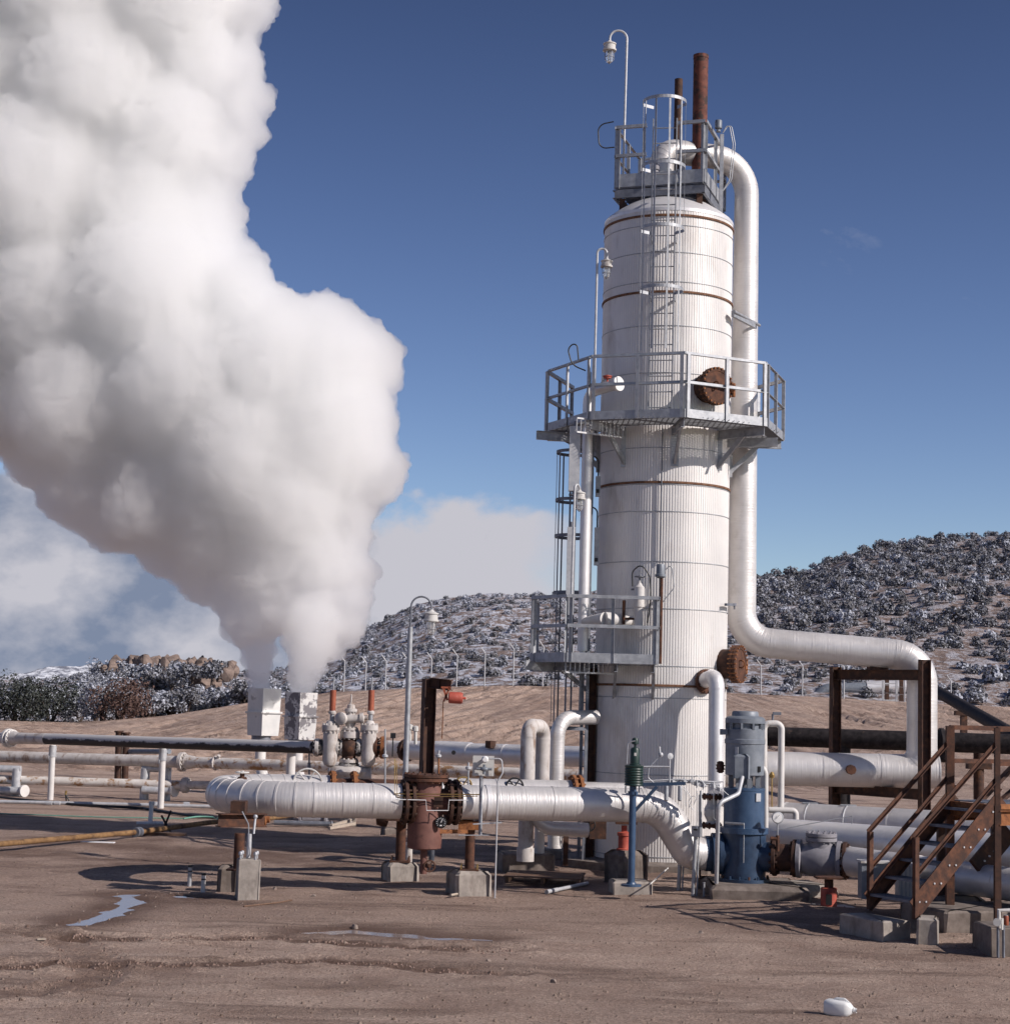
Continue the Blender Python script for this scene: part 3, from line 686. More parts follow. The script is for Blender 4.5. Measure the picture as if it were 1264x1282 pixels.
# grating: radial bars with gaps between, so light falls through
gr = MB()
fineo = []
for i in range(6):
    for k in range(8): fineo.append(oct_[i].lerp(oct_[i+1], k/8))
fineo.append(oct_[6])
grate_mat, ntg2, bg2 = nodes('steel_grating'); bg2.inputs['Base Color'].default_value = (.27, .28, .30, 1); bg2.inputs['Roughness'].default_value = .6; bg2.inputs['Metallic'].default_value = .4
deck = build('upper_platform', MB().bar(oct_[2]-UP*.08, oct_[2]-UP*.08+V((.01, 0, 0)), .01), galv, tower)
bpy.data.objects.remove(deck)
dk = MB()
for i in range(6):
    dk.bar(oct_[i]+UP*.02, oct_[i+1]+UP*.02, .012, .16)
deck = build('platform', dk, galv, tower, label='upper octagonal platform with galvanised toe board')
g_ = MB(); y = TY-RP
while y < TY+RP:
    # chord span of octagon at this y
    xs = []
    pts = [V((TX+RP*math.cos(R(-86.5+45*k)), TY+RP*math.sin(R(-86.5+45*k)), 0)) for k in range(8)]
    for i in range(8):
        a, b_ = pts[i], pts[(i+1) % 8]
        if (a.y-y)*(b_.y-y) < 0: xs.append(a.x+(b_.x-a.x)*(y-a.y)/(b_.y-a.y))
    if len(xs) == 2 and y < TY+1.65:
        xa, xb = sorted(xs); dy = y-TY; segs_ = [(xa, xb)]
        if abs(dy) < TR+.05:
            w_ = math.sqrt((TR+.05)**2-dy*dy); segs_ = [(xa, TX-w_), (TX+w_, xb)]
        for s0, s1 in segs_: g_.bar((s0, y, ZD-.035), (s1, y, ZD-.035), .006, .03)
    y += .034
for k in range(48):
    x = TX-RP+.05+k*.1
    if abs(x-TX) < RP*.9:
        hw = min(math.sqrt(max(0, (RP*.955)**2-(x-TX)**2)), RP)
        ins = math.sqrt(max(0, (TR+.05)**2-(x-TX)**2)) if abs(x-TX) < TR+.05 else 0
        g_.bar((x, TY-hw, ZD-.03), (x, TY-ins, ZD-.03), .006, .012)
        if hw > ins: g_.bar((x, TY+ins, ZD-.03), (x, TY+min(hw, 1.6), ZD-.03), .006, .012)
build('grating', g_, grate_mat, deck)
rail_set(deck, [p+UP*.06 for p in oct_], ZD)
for k in (0, 1, 2, 3, 4, 5, 6):
    a = -86.5+45*(k-3); q = oct_[k]; d_ = V((math.cos(R(a)), math.sin(R(a)), 0)); inn = V((TX, TY, ZD))+d_*(TR+.0)
    m_ = MB(); m_.channel(inn-UP*.14, q-UP*.14-d_*.05, .06, .18); m_.bar(inn-UP*.75, inn-UP*.14+d_*.62, .05, .09)
    m_.bar(inn-UP*.82+d_*.01, inn-UP*.1+d_*.01, .14, .02); build('bracket', m_, galv, deck)
# straight outrigger beams at left and right
for (xa, ya, xb, yb) in ((675-4, 548, 735, 556), (973, 548, 905, 549)):
    pa = P(xa, ya, 33.2); pb = P(xb, yb, 33.5); m_ = MB(); m_.channel(V((pa.x, pa.y, 8.1)), V((pb.x, pb.y, 8.1)), .06, .17); build('outrigger', m_, galv, deck)
# lower platform ------------------------------------------------------
ZL = 3.84
A_ = P(823, 827, 32.1); B_ = P(709, 826, 32.1); C_ = P(665, 830, 33.0); D_ = P(672, 830, 34.6)
lp = [V((q.x, q.y, ZL)) for q in (A_, B_, C_, D_)]; lp0 = V((lp[0].x+.0, 32.85, ZL))
lpo = [lp0]+lp
dk = MB()
for i in range(4): dk.bar(lpo[i]+UP*.02, lpo[i+1]+UP*.02, .012, .18)
lower = build('platform', dk, galv, tower, label='lower platform with galvanised toe board on the left side')
g_ = MB(); y = 32.12
while y < 34.6:
    xl = np.interp(y, [32.1, 33.0, 34.6], [lp[1].x, lp[2].x, lp[3].x]); xr = lp[0].x if y < 32.8 else TX-math.sqrt(max(0, (TR+.05)**2-(y-TY)**2))
    if y >= 32.75: xr = TX-math.sqrt(max(0, (TR+.05)**2-(y-TY)**2))
    g_.bar((xl, y, ZL-.03), (xr, y, ZL-.03), .006, .03); y += .034
x = lp[2].x+.1
while x < lp[0].x:
    g_.bar((x, 32.12 if x > lp[1].x else 32.6, ZL-.025), (x, 34.4 if x < TX-TR else 32.72, ZL-.025), .006, .012); x += .1
build('grating', g_, grate_mat, lower)
rail_set(lower, [p+UP*.06 for p in lpo], ZL)
for (p0, p1) in (((TX-.25, 32.78), (lp[0].x-.05, 32.15)), ((TX-.95, 33.2), (TX-.95, 32.15)), ((TX-1.25, 33.9), (lp[2].x-.1, 32.75)), ((TX-1.25, 34.2), (lp[3].x-.1, 34.3))):
    m_ = MB(); a = V((*p0, ZL-.13)); b_ = V((*p1, ZL-.13)); m_.channel(a, b_, .06, .18); m_.bar(a-UP*.55, a+(b_-a)*.55, .045, .08); build('bracket', m_, galv, lower)
# small opening frame below each deck's left side (light slatted swing gate lying in the sun)
for (zz, x0, y0, x1, y1) in ((ZD-.30, 722, 528, 779, 552), (ZL-.25, 708, 828, 772, 847)):
    a = P(x0, y0, 32.2); b_ = P(x1, y1, 32.75); a.z = b_.z = zz; m_ = MB()
    d_ = (b_-a).normalized(); n_ = d_.cross(UP)
    for s in (0, .26): m_.bar(a+UP*s, b_+UP*s, .03, .03)
    for k in range(12):
        q = a.lerp(b_, k/11); m_.bar(q, q+UP*.26, .018, .018)
    build('step_frame', m_, galv_light, deck if zz > 5 else lower)
# top platform -------------------------------------------------------
ZT = Zt(228, 838, 33.2)
nr = P(882, 225, 33.0); yaw = R(18)
ex = V((-math.cos(yaw), math.sin(yaw), 0)); ey = V((math.sin(yaw), math.cos(yaw), 0))
c0 = V((nr.x, nr.y, ZT)); WT, DT = 1.78, 2.05
tp = [c0+ey*DT, c0, c0+ex*WT, c0+ex*WT+ey*DT]
dk = MB()
for i in range(3): dk.bar(tp[i]+UP*.10, tp[i+1]+UP*.10, .012, .26)
dk.bar(tp[3]+UP*.10, tp[0]+UP*.10, .012, .20)
topd = build('platform', dk, galv, tower, label='small square top platform above the dome')
g_ = MB()
for k in range(int(DT/.045)): g_.bar(c0+ey*(.02+k*.045)-UP*.04, c0+ex*WT+ey*(.02+k*.045)-UP*.04, .010, .03)
for k in range(int(WT/.06)): g_.bar(c0+ex*(.03+k*.06)-UP*.035, c0+ex*(.03+k*.06)+ey*DT-UP*.035, .010, .02)
build('grating', g_, dark_galv, topd)
m_ = MB()
for a, b_ in ((tp[1], tp[2]), (tp[0], tp[1]), (tp[3], tp[2]), (tp[0], tp[3])): m_.channel(a-UP*.16, b_-UP*.16, .05, .16)
build('support_frame', m_, dark_galv, topd)
for q in (tp[1]+ex*.12+ey*.1, tp[2]-ex*.12+ey*.12, tp[3]-ex*.1-ey*.2, tp[0]+ex*.1-ey*.2):
    m_ = MB(); m_.bar(q-UP*.24, V((q.x, q.y, Ztop+.05)), .11, .09); build('leg', m_, rust_dark, topd)
rail_set(topd, [p+UP*.06 for p in (tp[0], tp[1], tp[1]+ex*.55)], ZT, hh=1.12)
rail_set(topd, [p+UP*.06 for p in (tp[2]-ex*.62, tp[2], tp[3], tp[0])], ZT, hh=1.12)
# vents on top
m_ = MB(); q = P(875, 205, 34.2); m_.cyl((q.x, 34.2, Ztop+.4), (q.x, 34.2, P(875, 70, 34.2).z), .148, seg=32); m_.cyl((q.x, 34.2, P(875, 70, 34.2).z-.06), (q.x, 34.2, P(875, 69, 34.2).z), .155, seg=32)
rstack = mat('flaking_rusted_pipe', (.09, .028, .02), (.17, .055, .035), 7, .8, .1, .5, stain=(.04, .022, .018), st_at=(.5, .58), st_scale=6)
build('vent_pipe', m_, rstack, tower, label='thick rusty vent pipe on top')
m_ = MB(); q = P(848, 180, 34.7); m_.cyl((q.x, 34.7, Ztop+.4), (q.x, 34.7, P(848, 99, 34.7).z), .082, seg=24); build('vent_pipe', m_, rust_dark, tower, label='thin dark rusty vent pipe behind the thick one')
# relief valve on top
m_ = MB(); q = P(820, 225, 33.7); z0 = ZT-.2
m_.lathe((q.x, 33.7, z0), [(.07, 0), (.07, .25), (.14, .26), (.14, .30), (.08, .31), (.11, .42), (.09, .52), (.05, .58), (.075, .60), (.075, .66), (.03, .72), (.045, .78), (.01, .82)], 16)
m_.cyl((q.x-.22, 33.7, z0+.42), (q.x, 33.7, z0+.42), .05, seg=12); m_.sphere((q.x-.25, 33.7, z0+.5), .07, 10)
build('relief_valve', m_, valve_grey, tower)
# ladders ---------------------------------------------------------------
def cage_ladder(parent, base, a, z0, z1, hoops, zc0, rad, mt_l, mt_c, w=.42, off=0, rung=.30, nstr=6, span=190, strmat=None, stand=None):
    o = V((math.cos(a), math.sin(a), 0)); s_ = V((-math.sin(a), math.cos(a), 0)); base = V(base)
    m_ = MB()
    for k in (-1, 1): m_.bar(base+s_*k*w/2+UP*(z0-base.z), base+s_*k*w/2+UP*(z1-base.z), .022, .06, up=o)
    z = z0+.25
    while z < z1-.1: m_.cyl(V((base.x, base.y, z))-s_*w/2, V((base.x, base.y, z))+s_*w/2, .012, seg=8); z += rung
    l = build('ladder', m_, mt_l, parent)
    c = base+o*(rad*.62); hp = []
    for zz in hoops:
        m_ = MB(); half = R(span/2+8); pts = []
        for k in range(21):
            t = a-half+2*half*k/20; pts.append(V((c.x+rad*math.cos(t), c.y+rad*math.sin(t), zz)))
        pts = [V((*(base-s_*w/2).xy, zz))]+pts+[V((*(base+s_*w/2).xy, zz))]
        for i in range(len(pts)-1): m_.bar(pts[i], pts[i+1], .008, .06)
        build('hoop', m_, mt_c, parent)
    for k in range(nstr):
        t = a-R(span/2)+R(span)*k/(nstr-1); m_ = MB(); q = V((c.x+(rad-.008)*math.cos(t), c.y+(rad-.008)*math.sin(t), 0))
        m_.bar(q+UP*zc0, q+UP*hoops[-1], .035, .007, up=V((math.cos(t), math.sin(t), 0))); build('strap', m_, strmat or mt_c, parent)
    if stand:
        for zz in stand:
            for k in (-1, 1):
                m_ = MB(); q = V((base.x, base.y, zz))+s_*k*w/2; m_.bar(q, q-o*.30+s_*0, .035, .05); build('standoff', m_, galv, parent)
    return l
al = R(-99)
lb = V((TX, TY, 0))+V((math.cos(al), math.sin(al), 0))*(TR+.26)
zc = [Zt(y, 815, 32.2) for y in (362, 286, 208, 127)]
cage_ladder(tower, (lb.x, lb.y, 0), al, ZD, Zt(150, 815, 32.6), zc, Zt(440, 815, 32.2), .41, galv, galv, w=.45, stand=[Zt(373, 815, 32.6), Zt(300, 815, 32.6), Zt(222, 815, 32.6)])
cl = thing('caged_ladder', 'dark caged access ladder rising from the ground to the upper platform, left of the tower', 'ladder', (P(735, 1080, 33.4).x, 33.4, 0))
lb2 = V((P(737, 640, 33.4).x, 33.4, 0)); zc = [Zt(y, 715, 33.4) for y in (912, 838, 743, 672, 627, 567)]
cage_ladder(cl, lb2, R(190), .1, ZD+1.1, zc, Zt(905, 700, 33.4), .40, dark_galv, dark_galv, w=.42, nstr=6, span=200)
m_ = MB(); q = P(739, 930, 33.8); m_.ibeam((q.x, 33.7, .1), (q.x, 33.7, 3.7), .16, .16, up=V((1, 0, 0))); solo('support_column', m_, rust_dark, 'dark rusty steel column standing between the caged ladder and the tower', 'column', (q.x, 33.7, 0))
# standpipe with two branches and end caps
sp = thing('standpipe', 'tall grey standpipe left of the tower with a capped branch at each platform', 'pipe', (P(731, 815, 32.9).x, 32.9, 4))
X1 = P(733, 640, 32.9).x; zb, zt_ = P(728, 815, 32.9).z, P(745, 492, 32.9).z
m_ = MB(); q = fillet([(X1, 32.9, zb), (X1, 32.9, zt_), (P(772, 484, 32.35).x, 32.35, zt_+.08)], .22); m_.tube(q, .10, 24); m_.cyl((X1, 32.9, zb-.15), (X1, 32.9, zb), .06)
build('pipe_wall', m_, jacket_tube, sp)
ca = (q[-1]-q[-2]).normalized(); m_ = MB(); m_.cyl(q[-1], q[-1]+ca*.06, .14); build('end_cap', m_, white, sp)
zb2 = P(765, 776, 32.6).z; m_ = MB(); m_.cyl((X1, 32.9, zb2-.05), (P(757, 776, 32.5).x, 32.5, zb2), .09, .13); m_.cyl((P(757, 776, 32.5).x, 32.5, zb2), (P(775, 776, 32.5).x, 32.6, zb2), .135, .13); m_.cyl((P(775, 776, 32.5).x, 32.6, zb2), (TX-.6, 33.2, zb2), .10); build('branch', m_, white_paint, sp)
m_ = MB(); m_.lathe((P(760, 473, 32.6).x, 32.55, zt_+.1), [(.02, 0), (.02, .12), (.075, .125), (.075, .15), (.02, .16)], 12); m_.wheel((P(760, 473, 32.6).x, 32.55, zt_+.26), UP, .08, .012); build('handwheel', m_, red, sp)
# slender level gauges
def gauge(px, y0, y1, Y, w_, d_, label, mt=None, cap=True):
    a = P(px, y0, Y); b_ = P(px, y1, Y); x = (a.x+b_.x)/2; t = thing('level_gauge', label, 'gauge', (x, Y, b_.z))
    m_ = MB(); m_.box((x, Y, (a.z+b_.z)/2), (w_, d_, a.z-b_.z)); build('housing', m_, galv_light, t)
    m_ = MB(); m_.cyl((x, Y, b_.z-.12), (x, Y, b_.z), .035); m_.cyl((x-.09, Y-.02, b_.z-.07), (x+.05, Y-.02, b_.z-.07), .022); m_.cyl((x, Y, a.z), (x, Y, a.z+.1), .03); build('connection', m_, dark_galv, t)
gauge(719, 534, 615, 32.5, .20, .16, 'long grey level gauge housing hanging just under the upper platform')
gauge(714, 660, 770, 32.6, .15, .12, 'long pale level gauge housing beside the lamp above the lower platform')
for py0, py1, lb_ in ((597, 622, 'short gauge box high on the left tower edge below the upper platform'), (661, 708, 'short gauge box lower on the left tower edge with a looping cable')):
    x = TX-TR-.06; a = P(747, py0, 33.4); b_ = P(746, py1, 33.4); t = thing('gauge_box', lb_, 'gauge', (x, 33.35, b_.z))
    m_ = MB(); m_.box((x, 33.35, (a.z+b_.z)/2), (.09, .12, a.z-b_.z)); build('housing', m_, galv, t)
    m_ = MB(); m_.cyl((x-.04, 33.28, b_.z+.1), (x+.02, 33.28, b_.z+.1), .035); build('dial', m_, black, t)
    m_ = MB(); m_.tube(fillet([(x, 33.35, a.z), (x, 33.35, a.z+.35), (x-.16, 33.35, a.z+.42), (x-.18, 33.35, a.z+.1)], .12), .014, 8); build('cable', m_, black, t)
# pole lamps ------------------------------------------------------------
def pole_lamp(name, label, base, topz, arc, side, dirv, r=.022, lamp_drop=.22, thick=None, lean=0, s=1.0):
    b_ = V(base); t = thing(name, label, 'lamp', b_, 'gooseneck lamps'); L = lean
    zt_ = topz; m_ = MB()
    top_ = V((b_.x+L, b_.y, zt_-arc)); pts = [b_, top_]
    ctr = top_+V(dirv)*arc
    for k in range(1, 13):
        a = PI*k/12; pts.append(ctr - V(dirv)*arc*math.cos(a) + UP*arc*math.sin(a))
    pts.append(pts[-1]-UP*lamp_drop)
    m_.tube(pts, r, 10); build('pole', m_, dark_galv if thick else galv_light, t)
    if thick:
        m_ = MB(); zj = thick[1]; k = (zj-b_.z)/(top_.z-b_.z); m_.tube([b_, b_.lerp(top_, k)], [thick[0]*1.1, thick[0]], 16); build('mast', m_, galv, t)
    e = pts[-1]
    m_ = MB(); m_.lathe(e-UP*.18*s, [(.09*s, 0), (.135*s, .005), (.135*s, .035), (.12*s, .04), (.115*s, .13*s), (.13*s, .135*s), (.13*s, .155*s), (.05*s, .19*s), (.03*s, .22*s)], 20); build('lamp_housing', m_, cream, t)
    m_ = MB(); m_.lathe(e-UP*.42*s, [(.02*s, 0), (.055*s, .02), (.07*s, .10*s), (.075*s, .24*s)], 16); build('lamp_globe', m_, glass, t)
    m_ = MB()
    for k in range(6):
        a = k*PI/3; m_.tube([e-UP*.18*s+V((.095*s*math.cos(a), .095*s*math.sin(a), 0)), e-UP*.36*s+V((.085*s*math.cos(a), .085*s*math.sin(a), 0)), e-UP*.44*s], .006, 5)
    m_.torus(e-UP*.3*s, UP, .09*s, .006, 14)
    build('guard', m_, galv, t)
q = P(780, 210, 33.6); pole_lamp('pole_lamp', 'gooseneck lamp at the very top of the tower, hanging to the left', (q.x, 33.6, ZT), P(778, 38, 33.6).z, .17, -1, V((-1, 0, 0)), s=1.0, lamp_drop=.08, lean=.02)
q = P(743, 520, 32.35); pole_lamp('pole_lamp', 'gooseneck lamp on the upper platform beside the cladding', (q.x, 32.35, ZD), P(748, 311, 32.35).z, .09, 1, V((1, 0, 0)), s=.85, lamp_drop=.12, lean=.0)
q = P(713, 820, 32.2); pole_lamp('pole_lamp', 'gooseneck lamp on the lower platform seen in front of the standpipe', (q.x, 32.2, ZL), P(723, 606, 32.2).z, .10, 1, V((.5, .86, 0)), s=.85, lamp_drop=.02, lean=.02)
gl = P(507, 985, 30.0); pole_lamp('pole_lamp', 'lone tall gooseneck lamp on a grey mast behind the rusty strainer', (gl.x, 30.0, 1.35), P(527, 747, 30).z, .175, 1, V((1, 0, 0)), r=.016, s=.95, lamp_drop=.08, thick=(.044, P(512, 785, 30).z), lean=.0)
# conduit loops and transmitters
def loop(name, pts, mt, label, cat='cable', r=.013):
    m_ = MB(); q = fillet(pts, .25, 8); m_.tube(q, r, 8); return solo(name, m_, mt, label, cat, pts[0])
loop('cable', [P(768, 152, 33.5), P(748, 156, 33.5), P(750, 186, 33.5), P(769, 184, 33.5)], black, 'black cable looping out from the left corner of the top railing')
loop('cable', [P(724, 450, 32.3), P(722, 428, 32.3), P(710, 435, 32.3), P(716, 457, 32.3), P(733, 464, 32.3)], black, 'black cable loop rising above the left corner of the upper railing')
tr = thing('transmitter', 'round-headed transmitter on a post at the right corner of the top railing', 'instrument', (P(904, 260, 33.6).x, 33.6, Ztop-.1))
xx = P(903, 200, 33.4).x; m_ = MB(); m_.bar((xx, 33.4, Zt(268, 903, 33.4)), (xx, 33.4, Zt(168, 903, 33.4)), .07, .07); build('post', m_, galv, tr)
m_ = MB(); m_.lathe((xx-.07, 33.4, Zt(165, 903, 33.4)), [(.05, 0), (.03, .05), (.07, .07), (.07, .22), (.06, .235)], 16); build('head', m_, motor_grey, tr)
for dd in (0, .04):
    m_ = MB(); m_.tube(fillet([(xx+.02, 33.4, Zt(166, 903, 33.4)), (xx+.13+dd, 33.4, Zt(152, 903, 33.4)), (xx+.22+dd, 33.4, Zt(180, 903, 33.4)), (xx+.16+dd, 33.4, Zt(225, 903, 33.4)), (xx+.02, 33.4, Zt(240, 903, 33.4))], .2), .010, 8); build('conduit', m_, galv, tr)
tr = thing('transmitter', 'grey-headed transmitter on a rusty post at the right end of the lower platform', 'instrument', (P(826, 820, 32.2).x, 32.2, ZL))
xx = P(827, 770, 32.3).x; m_ = MB(); m_.cyl((xx, 32.3, ZL-.05), (xx, 32.3, Zt(722, 826, 32.3)), .032, seg=10); build('post', m_, rust, tr)
m_ = MB(); m_.lathe((xx-.02, 32.3, Zt(724, 826, 32.3)), [(.05, 0), (.10, .03), (.10, .07), (.075, .08), (.075, .24), (.065, .26)], 16); build('head', m_, motor_grey, tr)
m_ = MB(); m_.tube(fillet([(xx+.05, 32.3, Zt(715, 826, 32.3)), (xx+.18, 32.3, Zt(705, 826, 32.3)), (xx+.24, 32.3, Zt(735, 826, 32.3)), (xx+.02, 32.3, Zt(755, 826, 32.3))], .13), .010, 8); build('conduit', m_, galv, tr)
lt_ = thing('level_transmitter', 'white cylindrical level transmitter with a top valve and black cable on the lower platform', 'instrument', (P(800, 790, 32.4).x, 32.4, ZL))
xx = P(800, 760, 32.4).x; m_ = MB(); m_.lathe((xx, 32.4, Zt(788, 800, 32.4)), [(.09, 0), (.09, .40), (.11, .41), (.11, .45), (.105, .5), (.105, .78), (.08, .8), (.04, .86), (.04, .9)], 20); build('body', m_, white_paint, lt_)
m_ = MB(); m_.wheel((xx, 32.4, Zt(722, 800, 32.4)), UP, .09, .011); m_.cyl((xx, 32.4, Zt(730, 800, 32.4)), (xx, 32.4, Zt(714, 800, 32.4)), .012, seg=8); m_.cyl((xx-.16, 32.4, Zt(738, 800, 32.4)), (xx, 32.4, Zt(738, 800, 32.4)), .02, seg=8); build('valve', m_, dark_galv, lt_)
m_ = MB(); m_.tube(fillet([(xx-.14, 32.3, Zt(735, 800, 32.4)), (xx-.15, 32.3, Zt(716, 800, 32.4)), (xx+.02, 32.3, Zt(706, 800, 32.4)), (xx+.18, 32.3, Zt(722, 800, 32.4)), (xx+.20, 32.3, Zt(750, 800, 32.4)), (xx+.15, 32.3, Zt(780, 800, 32.4))], .15), .013, 8); build('cable', m_, black, lt_)
m_ = MB(); m_.cyl((xx-.28, 32.45, Zt(782, 800, 32.4)), (xx-.28, 32.45, Zt(752, 800, 32.4)), .03); m_.cyl((xx-.28, 32.45, Zt(775, 800, 32.4)), (xx, 32.4, Zt(775, 800, 32.4)), .022); build('support', m_, rust, lt_)
# thin riser cable down the tower front
m_ = MB(); m_.cyl((P(829, 545, YF).x, YF-.03, Zt(705)), (P(829, 545, YF).x, YF-.03, ZD-.1), .011, seg=6); build('riser', m_, dark_galv, tower)
m_ = MB(); m_.cyl((TX+1.22, YF+.5, Zt(380)), (TX+1.9, YF+1.8, Zt(378)), .03); m_.bar((TX+1.2, YF+.55, Zt(382)), (TX+1.75, YF+1.5, Zt(382)), .06, .12); build('pipe_bracket', m_, galv, tower)
m_ = MB(); m_.bar(P(908, 757, 33.2), P(920, 757, 33.6), .05, .05); m_.bar(P(919, 757, 33.6), P(919, 763, 33.6), .03, .03); build('pipe_bracket', m_, dark_galv, tower)
# ------------------------------------------------------------------ overhead pipe
XV = P(931, 500, 34.7).x
pe_ = P(1154, 823, 34.3)
ovp = [V((TX-.15, 34.1, Ztop+.35)), V((TX-.15, 34.1, P(925, 199, 34.6).z-.02)), V((XV, 34.7, P(925, 199, 34.6).z)), V((XV, 34.7, P(945, 803, 34.7).z)), V((pe_.x, 34.3, P(1154, 822, 34.3).z)), V((pe_.x, 34.3, P(1155, 966, 34.3).z)), V((TX+1.0, 34.5, P(960, 963, 34.4).z))]
q = fillet(ovp[:6]+[ovp[5].lerp(ovp[6], .3)], [.30, .72, .62, .55, .42], 12)
t = thing('overhead_pipe', 'big silver-white pipe falling from the tower top, running right and dropping behind the rusty frame', 'pipe', (XV, 34.7, 0))
zk_ = P(945, 700, 34.7).z; rs_ = [.243 if (p.z > zk_ or p.x < XV-.3) else min(.292, .243+(zk_-p.z)*.10) if p.z > 4.8 else .292 for p in q]; m_ = MB(); m_.tube(q, rs_, 36); seams(m_, [p for p in q if p.z > zk_], .243, 1.1, seg=36, dr=.004); seams(m_, [p for p in q if p.z < 4.8], .292, 1.5, seg=36, dr=.004); build('pipe_wall', m_, jacket, t)
t2 = thing('horizontal_header', 'wide silver horizontal pipe with a rusty plug, between the grey motor and rusty frame', 'pipe', (ovp[6].x, 30.3, 2))
m_ = MB(); e0 = V((ovp[5].x+.30, 34.3, ovp[5].z)); q = [e0, V((ovp[6].x, 34.5, ovp[6].z))]; m_.tube(q, .325, 36); seams(m_, q, .325, 1.05, seg=36); build('pipe_wall', m_, jacket, t2)
pl = P(1066, 964, 33.9); m_ = MB(); m_.cyl(V((pl.x, 34.3, pl.z)), V((pl.x, 33.92, pl.z)), .095, seg=8); build('plug', m_, rust, t2)
# rusty portal frame
fr = thing('portal_frame', 'dark rusty steel frame carrying the overhead pipe', 'frame', (P(1047, 1010, 35).x, 35, 0))
xa = P(1045, 920, 35.3).x; xb = P(1157, 900, 33.5).x; za = P(1044, 835, 35.3).z; zb_ = P(1157, 826, 33.5).z
for x, y, z in ((xa, 35.3, za), (xb, 33.5, zb_)):
    m_ = MB(); m_.ibeam((x, y, 0), (x, y, z), .185, .185, .014, up=V((1, .2, 0))); build('column', m_, rust_dark, fr)
for k, (z, s) in enumerate(((P(1100, 845, 34.4).z, 1), (P(1100, 991, 34.4).z, 1))):
    m_ = MB(); m_.ibeam((xa, 35.3, z+.0), (xb, 33.5, z+.0), .15, .20, .014); build('beam', m_, rust_dark, fr)
m_ = MB(); q = P(1098, 838, 34.5); m_.box((q.x, 34.5, P(1098, 837, 34.5).z), (.36, .36, .06)); m_.box((q.x+.1, 34.4, P(1098, 985, 34.4).z), (.4, .36, .06)); build('saddle', m_, rust_dark, fr)
# elbow from tower down to the pump
rise = [az(-56, TR-.05, Zt(853, 876, 32.8)), az(-56, TR+.30, Zt(850, 876, 32.8))]
X2 = P(896, 920, 32.3).x
q = fillet([rise[0], V((X2, 32.3, Zt(846, 890, 32.3))), V((X2, 32.2, P(893, 985, 32.2).z)), V((X2, 32.2, 1.45)), V((P(915, 1000, 31).x, 30.6, 1.4))], [.22, .2, .15], 9)
t = thing('down_pipe', 'white pipe elbowing out of the tower and dropping beside the blue pump', 'pipe', rise[0])
m_ = MB(); m_.tube(q, .145, 28); seams(m_, q, .145, .9, seg=28, dr=.003); build('pipe_wall', m_, jacket_tube, t)
m_ = MB(); ax = V((math.cos(R(-56)), math.sin(R(-56)), 0)); m_.flange(az(-56, TR+.07, Zt(853, 876, 32.8)), ax, .23, .07, 12, .02); build('flange', m_, rust, t)
# foundation
m_ = MB(); n = 8; Rf = 1.95
m_.v = [(TX+Rf*math.cos(R(22.5+45*k)), TY+Rf*math.sin(R(22.5+45*k)), z) for z in (-.1, .14) for k in range(8)]; m_.f = [(k, (k+1) % 8, 8+(k+1) % 8, 8+k) for k in range(8)]+[tuple(range(8, 16))]; m_.uv = [[(0, 0)]*len(f) for f in m_.f]
solo('foundation', m_, conc_dark, 'low octagonal concrete foundation under the tower', 'foundation', (TX, TY, 0))
# ------------------------------------------------------------------ front pipe loop
ZF = 1.42
YL, YR = 27.6, 28.75
xl = P(300, 1000, 27).x
pA = V((P(826, 1003, YR).x, YR, ZF)); pL = V((P(392, 1000, YL).x, YL, ZF))
dirp = (pA-pL).normalized(); bk = V((-dirp.y, dirp.x, 0))
rad = 1.32
def uturn(p, d, n, r, k=16):
    return [p + n*r - n*r*math.cos(PI*i/k) - d*r*math.sin(PI*i/k) for i in range(k+1)]
fl = P(511, 1000, 28.0).x; fr_x = P(566, 1000, 28.1).x
def onp(x, dz=0): t_ = (x-pL.x)/dirp.x; return pL+dirp*t_+UP*dz
loopq = [onp(fl-.12)] + uturn(pL, dirp, bk, rad) + [onp(P(452, 980, 30.3).x)+bk*2*rad]
t = thing('looped_pipe', 'silver jacketed pipe making a u-turn at left, rust streaked on top', 'pipe', (pL.x, pL.y, 0))
stained = mat('rust_streaked_jacket', (.58, .555, .54), (.70, .675, .66), 1.6, .38, .4, .6, uv=(30, 1.0), stain=(.52, .33, .16), st_at=(.68, .76), st_scale=4.5, r2=.55)
m_ = MB(); m_.tube(loopq, .272, 40)
for i in range(1, 17, 1):
    a, b_ = loopq[i], loopq[i+1]; c_ = a; tt = (b_-loopq[i-1]).normalized(); m_.tube([c_-tt*.015, c_+tt*.015], .279, 40)
for d in (1.0, 2.1): m_.tube([loopq[0].lerp(loopq[1], d/3.2), loopq[0].lerp(loopq[1], d/3.2)-dirp*.03], .278, 40)
build('pipe_wall', m_, stained, t)
t2 = thing('front_pipe', 'silver jacketed pipe in front of the tower, bending down into the blue pump', 'pipe', (pA.x, pA.y, 0))
pn = P(880, 1066, 29.0); q = fillet([onp(fr_x+.14), pA, V((P(862, 1068, 29).x, 28.92, .665)), V((pn.x+.05, 29.0, .655))], [.62, .24], 14)
m_ = MB(); m_.tube(q, .272, 40); seams(m_, q, .272, 1.15, seg=40); build('pipe_wall', m_, stained, t2)
m_ = MB(); c_ = onp(P(608, 1000, 28.2).x); m_.tube([c_-dirp*.02, c_+dirp*.05], .283, 40); build('clamp_band', m_, jacket_tube, t2)
m_ = MB(); m_.cyl(q[-1]-V((.02, 0, 0)), q[-1]+V((.18, .0, 0)), .285, .285, 36); build('flange', m_, blue_dark, t2)
